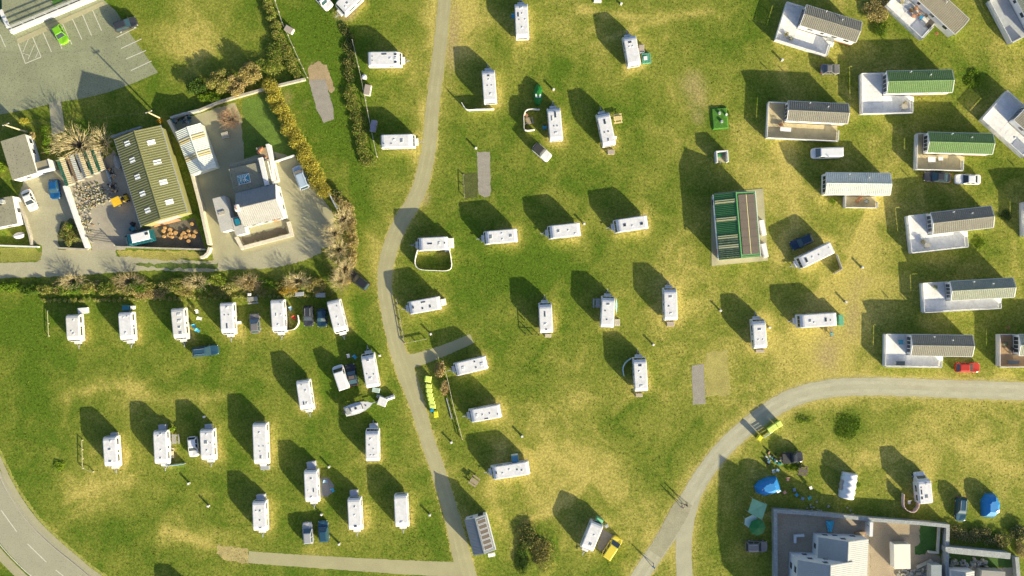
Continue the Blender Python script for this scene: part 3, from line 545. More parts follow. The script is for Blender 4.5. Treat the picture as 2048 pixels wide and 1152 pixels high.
# cabin numbers are fractions of the length, from the tail (-.5) to the nose (+.5): rear base, rear roof, front roof, front base, roof height, belt height
KINDS = {'hatch': (-.47, -.37, .02, .20, 1.47, .92, 4.0), 'saloon': (-.36, -.22, .04, .21, 1.43, .92, 4.6), 'estate': (-.485, -.42, .04, .22, 1.52, .95, 4.7),
         'suv': (-.49, -.43, .04, .20, 1.72, 1.05, 4.6), 'van': (-.495, -.48, .25, .38, 1.95, 1.1, 5.0), 'mpv': (-.49, -.44, .14, .31, 1.75, 1.0, 4.8), 'coupe': (-.40, -.20, .0, .17, 1.34, .88, 4.2), 'jeep': (-.48, -.46, .02, .10, 1.75, 1.05, 3.8), 'pickup': (-.10, -.04, .10, .22, 1.75, 1.05, 5.0)}
def car(tail, nose, kind, pm, label, name='parked_car', cat='car', roofm=None, W=None, glass=None, rack=False, L=None):
    loc, rz, L0 = frame_px(tail, nose, 0.8); rb, rr, fr, fb, zr, zb, Ld = KINDS[kind]
    L = L or L0; W = W or (1.78 if kind not in ('van', 'suv', 'pickup', 'mpv') else 1.92); t = thing(name, label, cat, loc, rz, 'parked cars and vans')
    glass = glass or GLASS
    # lower body: plan outline rounded at nose and tail, lofted upward with a tumblehome
    def outline(sx, sy, dx=0):
        pts = []
        for (x, y) in ((.5, .22), (.485, .36), (.44, .455), (.36, .49), (.1, .5), (-.3, .5), (-.42, .485), (-.475, .43), (-.497, .33), (-.5, .2)): pts.append((x*L*sx+dx, y*W*sy))
        return pts+[(x, -y) for x, y in reversed(pts)]
    def ring(z, sx, sy, nose_drop=0.0, tail_drop=0.0):
        out = []
        for x, y in outline(sx, sy):
            k = max(0, (x/L-.18)/.32); k2 = max(0, (-x/L-.36)/.14); out.append((x, y, z-nose_drop*k**1.6-tail_drop*k2**2))
        return out
    vanlike = kind in ('van', 'mpv')
    nd = .16 if not vanlike else .22
    rings = [ring(.2, .955, .9), ring(.28, .985, .97), ring(.55, 1.0, 1.0, .02), ring(zb-.16, .995, .995, nd*.75, .05), ring(zb-.03, .975, .955, nd, .08), ring(zb+.0, .94, .9, nd, .09)]
    MB().loft(rings).build('body', pm, t, smooth=False)
    y1 = W*.455; y2 = W*.36 if not vanlike else W*.40
    zc = zb-.02
    B = [(rb*L, -y1, zc), (fb*L, -y1, zc), (fb*L, y1, zc), (rb*L, y1, zc)]
    T = [(rr*L, -y2, zr-.05), (fr*L, -y2, zr-.05), (fr*L, y2, zr-.05), (rr*L, y2, zr-.05)]
    T2 = [(rr*L+.12, -y2+.14, zr), (fr*L-.1, -y2+.14, zr), (fr*L-.1, y2-.14, zr), (rr*L+.12, y2-.14, zr)]
    MB().loft([B, T, T2]).build('cabin', pm if kind != 'jeep' else (roofm or pm), t)
    if roofm and kind != 'jeep':
        MB().slab(*[Vector((x*(.98), y*.92, z+.012)) for x, y, z in T2], 0.008).build('roof_panel', roofm, t)
    def pane(nm, a, b, c, d, k=.1, off=.014):     # glass set in a cabin face
        P = [Vector(p) for p in (a, b, c, d)]; ce = sum(P, Vector())/4; n = (P[1]-P[0]).cross(P[3]-P[0]).normalized()
        if n.dot(ce-Vector((0, 0, .9))) < 0: n = -n
        Q = [p.lerp(ce, k)+n*off for p in P]
        MB().loft([[q-n*.012 for q in Q], Q]).build(nm, glass, t)
    pane('windscreen', B[1], B[2], T[2], T[1], .09); pane('rear_window', B[3], B[0], T[0], T[3], .14)
    nwin = 1 if kind in ('van', 'coupe', 'jeep', 'pickup') else 2
    for s, (b0, b1, t0, t1) in ((-1, (B[0], B[1], T[0], T[1])), (1, (B[3], B[2], T[3], T[2]))):
        b0, b1, t0, t1 = map(Vector, (b0, b1, t0, t1))
        spans = ((.1, .5), (.53, .9)) if nwin == 2 else (((.72, .96),) if kind == 'van' else ((.12, .9),))
        for f0, f1 in spans:
            pane('side_window', b0.lerp(b1, f0), b0.lerp(b1, f1), t0.lerp(t1, f1), t0.lerp(t1, f0), .12)
    if kind == 'pickup':
        MB().box(-.48*L, rb*L-.04, -W*.42, W*.42, zb-.01, zb+.03).build('load_cover', DARK, t)
    for x in (.315, -.31):
        for s in (-1, 1): wheel(t, x*L, s*(W/2-.12), .31, .2)
    for s in (-1, 1):
        MB().box(.462*L-.1, .462*L+.06, s*W*.36-.14, s*W*.36+.14, .55, .68).build('headlight', LAMP, t)
        MB().box(-.487*L-.04, -.487*L+.05, s*W*.37-.12, s*W*.37+.12, .62, .82).build('tail_light', TAIL, t)
        MB().box(fb*L-.22, fb*L-.08, s*(W*.5+.09)-.08, s*(W*.5+.09)+.08, zb-.02, zb+.13, .02).build('mirror', DARK, t)
    if rack:
        for s in (-1, 1): MB().box(rr*L+.2, fr*L-.15, s*(y2-.2)-.025, s*(y2-.2)+.025, zr+.002, zr+.06).build('roof_rail', METAL, t)
    return t
P_LIME = paint('lime', (0.22, 0.55, 0.02)); P_DGREY = paint('dark_grey', (0.045, 0.048, 0.055)); P_WHITE = paint('white', (0.80, 0.80, 0.79), .3); P_BLUE = paint('bright_blue', (0.012, 0.09, 0.24)); P_BLK = paint('black', (0.025, 0.027, 0.03))
P_SILV = paint('silver', (0.40, 0.41, 0.42)); P_NAVY = paint('navy', (0.014, 0.04, 0.075)); P_TEAL = paint('steel_blue', (0.028, 0.085, 0.13)); P_RED = paint('red', (0.50, 0.045, 0.025)); P_YEL = paint('yellow', (0.74, 0.60, 0.06)); P_BRZ = paint('grey_bronze', (0.20, 0.19, 0.18)); P_PALE = paint('pale_blue', (0.42, 0.52, 0.62))
car((110, 51), (130, 86), 'hatch', P_LIME, 'bright lime green hatchback parked in a marked bay')
car((228, 56), (273, 41), 'estate', P_DGREY, 'dark grey estate car parked at the corner of the car park', glass=BLUEG)
car((50, 380), (67, 420), 'saloon', P_WHITE, 'white saloon car parked beside the cottage drive wall')
car((107, 358), (110, 398), 'hatch', P_BLUE, 'bright blue hatchback parked below the small cottage porch', glass=BLUEG)
car((611, 378), (593, 332), 'mpv', P_PALE, 'pale blue people carrier with ribbed roof by the golden hedge', name='parked_van', cat='van', rack=True)
car((736, 575), (698, 547), 'estate', P_BLK, 'black estate car nosed into the scrub beside the track bend', glass=BLUEG)
car((1068, 291), (1099, 318), 'jeep', P_WHITE, 'small white off-roader with dark soft top, right of the windbreak', roofm=DARK)
car((384, 705), (437, 699), 'estate', P_TEAL, 'steel blue estate car parked across below the hedge row caravans', rack=True, glass=BLUEG)
car((511, 667), (508, 627), 'hatch', P_BRZ, 'grey hatchback between the fourth and fifth hedge row caravans', glass=BLUEG)
car((616, 611), (617, 653), 'estate', P_DGREY, 'dark grey estate car left of the navy hatchback in the hedge row', rack=True)
car((643, 617), (644, 654), 'hatch', P_NAVY, 'navy hatchback parked close to the last hedge row caravan', glass=BLUEG)
car((690, 779), (674, 731), 'van', P_WHITE, 'white panel van parked beside the dark convertible', name='parked_van', cat='van', W=2.1)
car((708, 772), (699, 728), 'coupe', P_BLK, 'dark convertible car between the white van and a caravan', roofm=paint('brown_hood', (0.12, 0.09, 0.08), .7), glass=BLUEG)
car((384, 873), (388, 914), 'hatch', P_WHITE, 'small white hatchback wedged beside a caravan in the lower field')
car((617, 1089), (614, 1044), 'estate', P_SILV, 'silver estate car, left of the pair above the bottom track', glass=BLUEG)
car((648, 1085), (645, 1041), 'estate', P_TEAL, 'steel blue estate car, right of the pair above the bottom track', glass=BLUEG)
car((1210, 1117), (1238, 1075), 'mpv', P_YEL, 'yellow camper van beside the caravan near the bottom edge', name='parked_van', cat='van')
car((1491, 1093), (1535, 1093), 'suv', P_BRZ, 'grey car in the shadow below the green parasol', rack=True)
car((1924, 994), (1921, 1043), 'estate', P_TEAL, 'blue estate car beside the blue tent on the right', glass=BLUEG, rack=True)
car((1564, 917), (1606, 913), 'pickup', P_DGREY, 'dark pickup truck beside the picnic clutter and lime bins', name='pickup_truck', cat='truck')
car((1641, 138), (1680, 138), 'saloon', P_BRZ, 'dark brown saloon car in the shade between two mobile homes')
car((1684, 305), (1622, 307), 'van', P_WHITE, 'white panel van parked above the pale roofed mobile home', name='parked_van', cat='van')
car((1902, 356), (1848, 352), 'saloon', P_DGREY, 'dark grey saloon car left of the white one below the green roof', glass=BLUEG)
car((1962, 359), (1910, 358), 'saloon', P_WHITE, 'white saloon car right of the dark one below the green roof')
car((1626, 474), (1582, 493), 'hatch', P_NAVY, 'dark navy hatchback in the shade behind the slanted caravan', glass=BLUEG)
car((1911, 735), (1960, 735), 'hatch', P_RED, 'red hatchback parked at the end of the mobile home deck')
car((633, -14), (660, 16), 'pickup', P_WHITE, 'white pickup truck cut by the top edge', name='pickup_truck', cat='truck', glass=BLUEG)
def camper(tail, nose):
    loc, rz, L = frame_px(tail, nose, 1.6); W = 2.1
    t = thing('camper_van', 'white and teal camper van with solar strip parked in the farm yard', 'van', loc, rz); h = L/2
    tl = paint('teal_two_tone', (0.008, 0.10, 0.125))
    def sec(x, zt, w): return [(x, -w, .35), (x, -w-.02, 1.1), (x, -w*.96, 1.3), (x, -w*.86, zt-.1), (x, -w*.7, zt), (x, w*.7, zt), (x, w*.86, zt-.1), (x, w*.96, 1.3), (x, w+.02, 1.1), (x, w, .35)]
    MB().loft([sec(-h, 2.2, W/2-.1), sec(-h+.2, 2.35, W/2), sec(h-1.5, 2.35, W/2), sec(h-.9, 2.2, W/2), sec(h-.35, 1.25, W/2-.06), sec(h, 1.0, W/2-.22)]).build('body', tl, t)
    MB().box(-h+.25, h-1.5, -W*.36, W*.36, 2.34, 2.44, .08).build('roof_panel', P_WHITE, t)
    r = MB().box(-h+.4, -h+1.0, -.5, -.05, 2.42, 2.5, .03).build('roof_light', GLASS, t)
    MB().slab((h-.42, -W*.4, 1.36), (h-.42, W*.4, 1.36), (h-.94, W*.37, 2.16), (h-.94, -W*.37, 2.16), .03).build('windscreen', BLUEG, t).location = (.04, 0, .03)
    for s in (-1, 1):
        for x0, x1 in ((-h+.4, -h+1.6), (-h+1.8, h-2.2), (h-2.0, h-1.2)): MB().box(x0, x1, s*(W/2-.06)-.03, s*(W/2-.06)+.04, 1.35, 1.95).build('side_window', BLUEG, t)
        for x in (-h+.9, h-.9): wheel(t, x, s*(W/2-.1), .34, .22)
        MB().box(h-.12, h+.02, s*.6-.12, s*.6+.12, .7, .9).build('headlight', LAMP, t)
camper((305, 469), (249, 482))
def motorhome():
    loc, rz, L = frame_px((1851, 1006), (1845, 947), 2.2); W = 2.3; h = L/2
    t = thing('motorhome', 'white motorhome with pink windbreak near the farmhouse wall', 'motorhome', loc, rz)
    CARAVAN_PX.append((loc.x/M_PX+1024, 576-loc.y/M_PX, L/M_PX, -rz))
    def s(x, z0, zt, w): return [(x, -w, z0), (x, -w, zt-.12), (x, -w+.12, zt), (x, w-.12, zt), (x, w, zt-.12), (x, w, z0)]
    MB().loft([s(-h, .4, 2.55, W/2-.08), s(-h+.1, .4, 2.7, W/2), s(h-1.7, .4, 2.75, W/2), s(h-1.3, 1.6, 2.65, W/2-.02), s(h-.95, 1.85, 2.3, W/2-.25)]).build('body', W_GRP, t)
    MB().loft([s(h-1.75, .35, 1.85, W/2-.16), s(h-1.0, .35, 1.8, W/2-.18), s(h-.55, .35, 1.15, W/2-.2), s(h, .35, .85, W/2-.35)]).build('cab', W_GRP, t)
    MB().slab((h-.60, -.75, 1.2), (h-.60, .75, 1.2), (h-.98, .72, 1.74), (h-.98, -.72, 1.74), .02).build('windscreen', BLUEG, t).location = (.03, 0, .03)
    for fx, fy, sx, sy, m_ in ((.28, -.1, .4, .4, SKYLW), (-.05, .3, .9, .3, GLASS), (-.3, .3, .5, .35, GLASS), (-.25, -.05, .6, .5, SKYL), (.15, .3, .3, .3, GLASS)):
        o = obj('roof_light', light_mesh(sx, sy, m_, METAL), t, (fx*L*.8-.3, fy*W, 2.71)); obj('pane', pane_mesh(sx, sy, m_), o)
    for sd in (-1, 1):
        for x0, x1 in ((-h+.4, -h+1.4), (-.6, .5)): MB().box(x0, x1, sd*(W/2-.02)-.02, sd*(W/2-.02)+.03, 1.3, 1.9).build('side_window', GLASS, t)
        for x in (-h+1.0, h-.75): wheel(t, x, sd*(W/2-.2), .34, .22)
        MB().box(h-.12, h+.02, sd*.6-.1, sd*.6+.1, .62, .78).build('headlight', LAMP, t)
motorhome()
# ------------------------------------------------------------------ mobile homes with decks
def roofmat(name, rgb): return mat(name, rgb, 0.8, 0.10, 0.8, fine=(5, 0.14), bump=0.15)
R_GREY = roofmat('grey_tile', (0.225, 0.215, 0.17)); R_GRN = roofmat('green_tile', (0.135, 0.23, 0.075)); R_SAGE = roofmat('sage_tile', (0.28, 0.30, 0.225)); R_PALE = roofmat('pale_tile', (0.52, 0.56, 0.50)); R_OLIVE = roofmat('olive_tile', (0.30, 0.27, 0.19))
D_WHITE = mat('pale_deck_board', (0.74, 0.74, 0.72), 0.75, 0.12, 0.9, fine=(5, 0.08)); D_TAN = mat('tan_deck_board', (0.50, 0.42, 0.24), 0.8, 0.15, 0.9, fine=(6, 0.1)); D_BRN = mat('brown_deck_board', (0.36, 0.24, 0.13), 0.8, 0.15, 0.9, fine=(6, 0.1)); D_GREY = mat('grey_deck_board', (0.40, 0.42, 0.43), 0.8, 0.12, 0.9, fine=(6, 0.1))
S_WALL = mat('home_cladding', (0.76, 0.76, 0.73), 0.6, 0.05, 1.0)
def tile_rows(x0, x1, ye, ze, yr, zr, rows, t=0.045):
    """stepped courses of tiles from eave (ye,ze) to ridge (yr,zr)"""
    mb = MB()
    nc = max(1, int((x1-x0)/0.33))
    for i in range(rows):
        a = i/rows; b = (i+1)/rows
        ya, za = ye+(yr-ye)*a, ze+(zr-ze)*a; yb, zb = ye+(yr-ye)*b, ze+(zr-ze)*b
        for k in range(nc):                 # each pan slightly crowned, so the courses catch the low sun
            u0 = x0+(x1-x0)*k/nc; u1 = x0+(x1-x0)*(k+1)/nc; um = (u0+u1)/2; j = random.uniform(-.004, .004)
            i0 = len(mb.v)
            mb.v += [(u0, ya, za+t+j), (um, ya, za+t+.05+j), (u1, ya, za+t+j), (u1, yb, zb+.004), (um, yb, zb+.035), (u0, yb, zb+.004), (u0, ya, za), (um, ya, za), (u1, ya, za)]
            mb.f += [(i0, i0+1, i0+4, i0+5), (i0+1, i0+2, i0+3, i0+4), (i0+6, i0+7, i0+1, i0), (i0+7, i0+8, i0+2, i0+1)]
    return mb
def raw_mesh(mb, name, m):
    me = bpy.data.meshes.new(name); me.from_pydata(mb.v, [], mb.f); me.materials.append(m)
    bm = bmesh.new(); bm.from_mesh(me); bmesh.ops.remove_doubles(bm, verts=bm.verts, dist=1e-5); bmesh.ops.recalc_face_normals(bm, faces=bm.faces)
    if sum(f.normal.z for f in bm.faces) < 0: bmesh.ops.reverse_faces(bm, faces=bm.faces)
    bm.to_mesh(me); bm.free(); return me
def railing(t, p, q, z0, z1, m, solid=True, name='railing'):
    p = Vector((*p, 0)); q = Vector((*q, 0)); d = q-p; L = d.length
    if L < .3: return
    mb = MB(); mb.box(0, L, -.045, .045, z1-.06, z1); mb.box(0, L, -.03, .03, z0+.08, z0+.14)
    n = max(1, int(L/1.6))
    for k in range(n+1): x = L*k/n; mb.box(x-.045, x+.045, -.045, .045, z0, z1+.04)
    nb = int(L/.16)
    for k in range(nb): x = (k+.5)*L/nb; mb.box(x-.062, x+.062, -.012, .012, z0+.1, z1-.05)
    o = mb.build(name, m, t); o.location = p; o.rotation_euler = (0, 0, math.atan2(d.y, d.x))
def home(c4, a, b, x1, rm, label, deck=D_WHITE, x0=None, steps=True, end_glass=True, W=None, name='mobile_home', shade_sk=False, vents=2, zf=.7, flip=False, rail_m=None):
    """c4: eave corners TL,TR,BR,BL; deck on the TL-BL end (a metres deep) and along the BL-BR side (b metres deep, from x0 to x1 along the home)"""
    loc, rz, L, Wd = rect_px(c4, 2.75); W = W or Wd
    t = thing(name, label, 'mobile home', loc, rz, 'mobile homes with decks'); h = L/2; w2 = W/2; ze = 2.75; zr = 3.45
    MB().box(-h+.12, h-.12, -w2+.1, w2-.1, .05, .62).build('skirting', S_WALL if not shade_sk else SKIRT, t)
    g = MB(); hh = h-.1; ww = w2-.08
    g.loft([[(-hh, -ww, .62), (-hh, ww, .62), (-hh, ww, ze-.03), (-hh, 0, zr-.06), (-hh, -ww, ze-.03)], [(hh, -ww, .62), (hh, ww, .62), (hh, ww, ze-.03), (hh, 0, zr-.06), (hh, -ww, ze-.03)]])
    g.build('wall', S_WALL, t)
    for s in (-1, 1):
        mb = tile_rows(-h, h, s*w2, ze, 0, zr, 7); obj('roof_slope', raw_mesh(mb, 'roof_slope', rm), t)
        MB().box(-h, h, s*(w2+.04)-.05, s*(w2+.04)+.05, ze-.12, ze+.01).build('gutter', W_PVC, t)
    for s in (-1, 1):
        bg_ = MB(); bg_.slab((s*(h+.02)-.04, -w2, ze+.05), (s*(h+.02)+.04, -w2, ze+.05), (s*(h+.02)+.04, 0, zr+.06), (s*(h+.02)-.04, 0, zr+.06), .16)
        bg_.slab((s*(h+.02)-.04, w2, ze+.05), (s*(h+.02)+.04, w2, ze+.05), (s*(h+.02)+.04, 0, zr+.06), (s*(h+.02)-.04, 0, zr+.06), .16); bg_.build('barge_board', W_PVC, t)
    MB().box(-h, h, -.09, .09, zr+.02, zr+.07, ty=.05).build('ridge_cap', rm, t)
    for k in range(vents):
        MB().cyl((-h+L*(.35+.3*k), (.45 if k % 2 else -.7)*w2*1.2*(1 if k else -1), zr-.35), .09, .55, 'z', 8).build('roof_vent', W_PVC, t)
    # windows: glazed front end, side windows and door
    if end_glass:
        for k in range(4): y = -ww+.35+k*(2*ww-.7)/4; MB().box(-hh-.03, -hh+.02, y+.05, y+(2*ww-.7)/4-.05, .95, 2.35).build('end_window', GLASS, t)
    for s in (-1, 1):
        for k, f in enumerate((.2, .42, .64, .86)):
            x = -hh+2*hh*f
            if s == -1 and k == 1:
                d_ = MB().box(x-.42, x+.42, s*ww-.03, s*ww+.03, .72, 2.55).build('door', W_PVC, t); MB().box(x-.28, x+.28, s*ww-.04, s*ww+.04, 1.5, 2.35).build('pane', GLASS, d_); continue
            f_ = MB().box(x-.5, x+.5, s*ww-.025, s*ww+.025, 1.45, 2.4).build('window', W_PVC, t); MB().box(x-.44, x+.44, s*ww-.035, s*ww+.035, 1.51, 2.34).build('pane', GLASS, f_)
    MB().box(hh-.02, hh+.02, -.5, .5, 1.45, 2.35).build('end_window', GLASS, t)
    # deck: floor panels, skirt and railings
    rm_ = rail_m or W_PVC; zt = zf+1.0; dk = None
    xs0 = (-h-a) if x0 is None else x0; ys = -w2-b; xd = -h+x1 if x0 is None else x0+x1
    rects = []
    if a > 0: rects.append((-h-a, -h-.02, ys, w2-.05, 'y'))
    rects.append(((-h if a > 0 else xs0)+.0, xd, ys, -w2-.06, 'x'))
    for (u0, u1, v0, v1, ax) in rects:
        sk = MB().box(u0+.06, u1-.03, v0+.06, v1-.03, .0, zf-.065)
        if dk is None: dk = sk.build('deck', W_PVC, t)
        else: sk.build('deck_skirt', W_PVC, dk)
        if ax == 'x':
            n = max(1, round((u1-u0)/1.05)); st = (u1-u0)/n
            for k in range(n): MB().box(u0+k*st+.008, u0+(k+1)*st-.008, v0+.03, v1, zf-.06, zf+random.uniform(-.004, .004)).build('deck_panel', deck, dk)
        else:
            n = max(1, round((v1-v0)/1.05)); st = (v1-v0)/n
            for k in range(n): MB().box(u0+.03, u1, v0+k*st+.008+(.03 if k == 0 else 0), v0+(k+1)*st-.008, zf-.06, zf+random.uniform(-.004, .004)).build('deck_panel', deck, dk)
    pts = [(-h-a, w2-.05), (-h-a, ys), (xd, ys), (xd, -w2-.1)] if a > 0 else [(xs0, -w2-.1), (xs0, ys), (xd, ys), (xd, -w2-.1)]
    if a > 0: railing(dk, (-h, w2-.05), pts[0], zf, zt, rm_)
    railing(dk, pts[0], pts[1], zf, zt, rm_); railing(dk, pts[1], pts[2], zf, zt, rm_)
    railing(dk, pts[2], (xd, ys+max(.4, b-1.1)), zf, zt, rm_)
    if steps:
        for k in range(3): MB().box(xd+.03+.28*k, xd+.31+.28*k, -w2-1.05, -w2-.15, 0, zf-.18-.19*k).build('step', deck, dk)
    return t
home([(1613, 10), (1725, 44), (1711, 85), (1600, 50)], 3.1, 3.2, 6.3, R_GREY, 'grey roofed mobile home at the top, tilted, with broad white corner deck', shade_sk=True)
home([(1818, -73), (1938, 38), (1911, 69), (1791, -42)], 0, 3.8, 8.6, R_OLIVE, 'grey tiled mobile home cut by the top edge, deck crowded with plants and furniture', x0=-5.0, steps=False)
home([(2040, -70), (2106, 55), (2072, 73), (2006, -52)], 0, 3.5, 8.4, R_SAGE, 'mobile home in the top right corner with open white railed deck', x0=-3.2, steps=False, deck=D_GREY)
home([(1578, 202), (1698, 208), (1694, 247), (1572, 241)], 3.0, 2.9, 9.4, R_GREY, 'grey roofed mobile home with tan side deck, left of the green one', deck=D_TAN, shade_sk=True, steps=False)
home([(1775, 142), (1904, 140), (1905, 184), (1772, 187)], 3.9, 3.2, 4.9, R_GRN, 'green roofed mobile home with the larger pale deck', shade_sk=True)
home([(1857, 264), (1985, 268), (1986, 308), (1854, 305)], 1.3, 2.8, 6.8, R_GRN, 'green roofed mobile home above the dark and white saloon cars', deck=D_TAN, shade_sk=True)
home([(1655, 345), (1781, 347), (1780, 390), (1648, 389)], 0, 2.1, 5.6, R_PALE, 'pale roofed mobile home with small flower deck, below the white van', x0=-1.7, steps=False, deck=D_TAN)
home([(1861, 426), (1982, 412), (1987, 455), (1866, 468)], 3.5, 2.9, 6.4, R_GREY, 'grey roofed mobile home tilted upward to the right, wide clean deck', shade_sk=False)
home([(1899, 563), (2024, 556), (2031, 594), (1903, 601)], 4.2, 1.9, 9.2, R_SAGE, 'sage roofed mobile home with full length white deck', steps=True)
home([(1822, 669), (1944, 671), (1946, 713), (1822, 711)], 3.9, 2.1, 5.9, R_GREY, 'grey roofed mobile home beside the red hatchback')
home([(2038, 669), (2160, 669), (2160, 711), (2038, 711)], 2.7, 2.1, 6.5, R_SAGE, 'mobile home cut by the right edge with brown decking and white railing', deck=D_BRN)
home([(2056, 208), (2148, 290), (2120, 322), (2028, 240)], 3.9, 3.0, 6.0, R_GREY, 'mobile home mostly beyond the right edge with pointed white deck corner', steps=False)
home([(2078, 402), (2200, 400), (2200, 442), (2078, 444)], 2.0, 2.4, 6.0, R_GREY, 'mobile home hidden beyond the right edge, known by its shadow')
# ------------------------------------------------------------------ buildings
SLATE = mat('grey_slate', (0.17, 0.185, 0.18), 0.75, 0.15, 0.8, fine=(5, 0.12))
FELT = mat('speckled_felt', (0.275, 0.265, 0.185), 0.9, 0.12, 0.5, fine=(4, 0.1), dots=(2.2, 0.45)); FELTL = mat('pale_felt', (0.46, 0.45, 0.41), 0.9, 0.1, 0.6, fine=(5, 0.12))
OLIVE = mat('olive_sheet', (0.165, 0.168, 0.066), 0.6, 0.1, 0.4, fine=(3, 0.06)); OLIVEW = mat('olive_cladding', (0.28, 0.275, 0.11), 0.6, 0.08, 0.5)
GRNS = mat('green_sheet', (0.035, 0.145, 0.04), 0.5, 0.12, 0.5, fine=(4, 0.08)); CRMS = mat('translucent_cream_sheet', (0.52, 0.49, 0.26), 0.5, 0.1, 0.6); WSHT = mat('white_sheet', (0.66, 0.69, 0.60), 0.5, 0.08, 0.5); TANS = mat('tan_sheet', (0.44, 0.37, 0.17), 0.5, 0.1, 0.6)
SOLAR = mat('solar_cells', (0.115, 0.095, 0.075), 0.3, 0.08, 1.0, spec=0.5, fine=(6, 0.1)); ALU = mat('aluminium', (0.60, 0.61, 0.60), 0.4, 0.05, metal=0.4)
TERRA = mat('terracotta', (0.48, 0.19, 0.09), 0.85, 0.15, 3); STONE = mat('garden_stone', (0.42, 0.39, 0.31), 0.9, 0.22, 1.5, fine=(5, 0.2), bump=0.3); STONEG = mat('grey_stone', (0.34, 0.36, 0.35), 0.9, 0.2, 1.2, fine=(4, 0.2), bump=0.3); CREAMW = mat('cream_coping', (0.60, 0.55, 0.43), 0.85, 0.12, 1.0, fine=(5, 0.1))
def ribs(p00, p10, p11, p01, pitch, amp, m, parent, name='roof_slope', f0=0.0, f1=1.0, lift=0.0, v0=0.0, v1=1.0):
    """profiled sheet: ribs run from the eave edge p00-p10 to the ridge edge p01-p11"""
    p00, p10, p11, p01 = map(Vector, (p00, p10, p11, p01)); L = (p10-p00).length*(f1-f0); n = max(2, int(L/pitch)); nrm = (p10-p00).cross(p01-p00).normalized()
    if nrm.z < 0: nrm = -nrm
    mb = MB(); prof = []
    for k in range(n):
        for fr, u in ((0, 0), (.5, 0), (.62, 1), (.88, 1)): prof.append(((k+fr)/n, u))
    prof.append((1, 0))
    for t, u in prof:
        f = f0+(f1-f0)*t
        a = p00.lerp(p10, f); b = p01.lerp(p11, f); off = nrm*(amp*u+lift)
        mb.v += [tuple(a.lerp(b, v0)+off), tuple(a.lerp(b, v1)+off)]
    for k in range(len(prof)-1): mb.f.append((2*k, 2*k+2, 2*k+3, 2*k+1))
    o = obj(name, raw_mesh(mb, name, m), parent); return o
def window(parent, x, y, z0, z1, wd, rz, name='window', fm=None, gm=None, sill=True):
    """window centred at (x,y) on a wall whose outward normal has heading rz"""
    f = MB().box(-.04, .05, -wd/2, wd/2, z0, z1).build(name, fm or W_PVC, parent); f.location = (x, y, 0); f.rotation_euler = (0, 0, rz)
    MB().box(-.02, .065, -wd/2+.07, wd/2-.07, z0+.07, z1-.07).build('pane', gm or GLASS, f)
    if sill: MB().box(0, .14, -wd/2-.06, wd/2+.06, z0-.07, z0-.005).build('sill', W_WALL, f)
def gable(name, label, c4, he, hr, wm, rs, cat='house', axis='x', over=0.15, rows=9, group=None, ribbed=None, ridge_m=None):
    """gabled block: c4 eave corners TL,TR,BR,BL seen at eave height; ridge along TL-TR ('x') or TL-BL ('y')"""
    if axis == 'y': c4 = [c4[3], c4[0], c4[1], c4[2]]      # turn so that the ridge is local x
    loc, rz, L, W = rect_px(c4, he); t = thing(name, label, cat, loc, rz, group); h = L/2; w2 = W/2
    hh = h-over; ww = w2-over; k = (hr-he)/w2
    zi = he+k*over-.06
    MB().loft([[(s*hh, -ww, 0), (s*hh, ww, 0), (s*hh, ww, zi), (s*hh, 0, hr-.07), (s*hh, -ww, zi)] for s in (-1, 1)]).build('wall', wm, t)
    for s in (-1, 1):
        m_ = rs if not isinstance(rs, tuple) else rs[0 if s < 0 else 1]
        if ribbed: ribs((-h, s*w2, he), (h, s*w2, he), (h, 0, hr), (-h, 0, hr), ribbed, .032, m_, t)
        else: obj('roof_slope', raw_mesh(tile_rows(-h, h, s*w2, he, 0, hr, rows, .02), 'roof_slope', m_), t)
    MB().box(-h, h, -.12, .12, hr+.0, hr+.09, ty=.06).build('ridge_cap', ridge_m or (rs if not isinstance(rs, tuple) else rs[0]), t)
    return t, h, w2, L, W
def flat(name, label, c4, hz, wm, rm, cat='outbuilding', parapet=0.0, pm=None, parent=None):
    loc, rz, L, W = rect_px(c4, hz); h = L/2; w2 = W/2
    t = thing(name, label, cat, loc, rz) if parent is None else None
    MB().box(-h+.06, h-.06, -w2+.06, w2-.06, 0, hz-.12).build('wall', wm, t)
    MB().box(-h, h, -w2, w2, hz-.118, hz).build('roof', rm, t)
    if parapet:
        for x0, x1, y0, y1 in ((-h, h, -w2, -w2+.15), (-h, h, w2-.15, w2), (-h, -h+.15, -w2+.152, w2-.152), (h-.15, h, -w2+.152, w2-.152)): MB().box(x0, x1, y0, y1, hz+.001, hz+parapet).build('parapet', pm or wm, t)
    return t, h, w2
# ---- farm shed
t, h, w2, L, W = gable('farm_shed', 'large olive corrugated farm shed with ten pale roof lights', [(229, 277), (320, 251), (375, 427), (281, 452)], 3.9, 5.3, OLIVEW, OLIVE, 'shed', axis='y', over=.2, ribbed=.42)
OPAL = mat('opal_sheet', (0.74, 0.74, 0.70), 0.4, 0.06, 1.0)
for s, (v0, v1), m_ in ((1, (.40, .66), OPAL), (-1, (.36, .66), OPAL)):
    for k in range(5 if s == 1 else 4):
        f = .14+k*.19 if s == 1 else .16+k*.225
        # lights in the sheet run, a little proud of the ribs
        ribs((-h, s*w2, 3.9), (h, s*w2, 3.9), (h, 0, 5.3), (-h, 0, 5.3), .42, .05, m_, t, 'roof_light', f0=f-.029, f1=f+.029, lift=.03, v0=v0, v1=v1)
MB().box(-h+.22, -h+.17, -2.0, 2.0, .02, 3.0).build('sliding_door', METAL, t)
MB().box(h-.22, h-.16, -1.6, 1.6, .02, 2.8).build('sliding_door', METAL, t)
for s in (-1, 1): MB().box(-h, h, s*(w2+.05)-.06, s*(w2+.05)+.06, 3.72, 3.86).build('gutter', METAL, t)
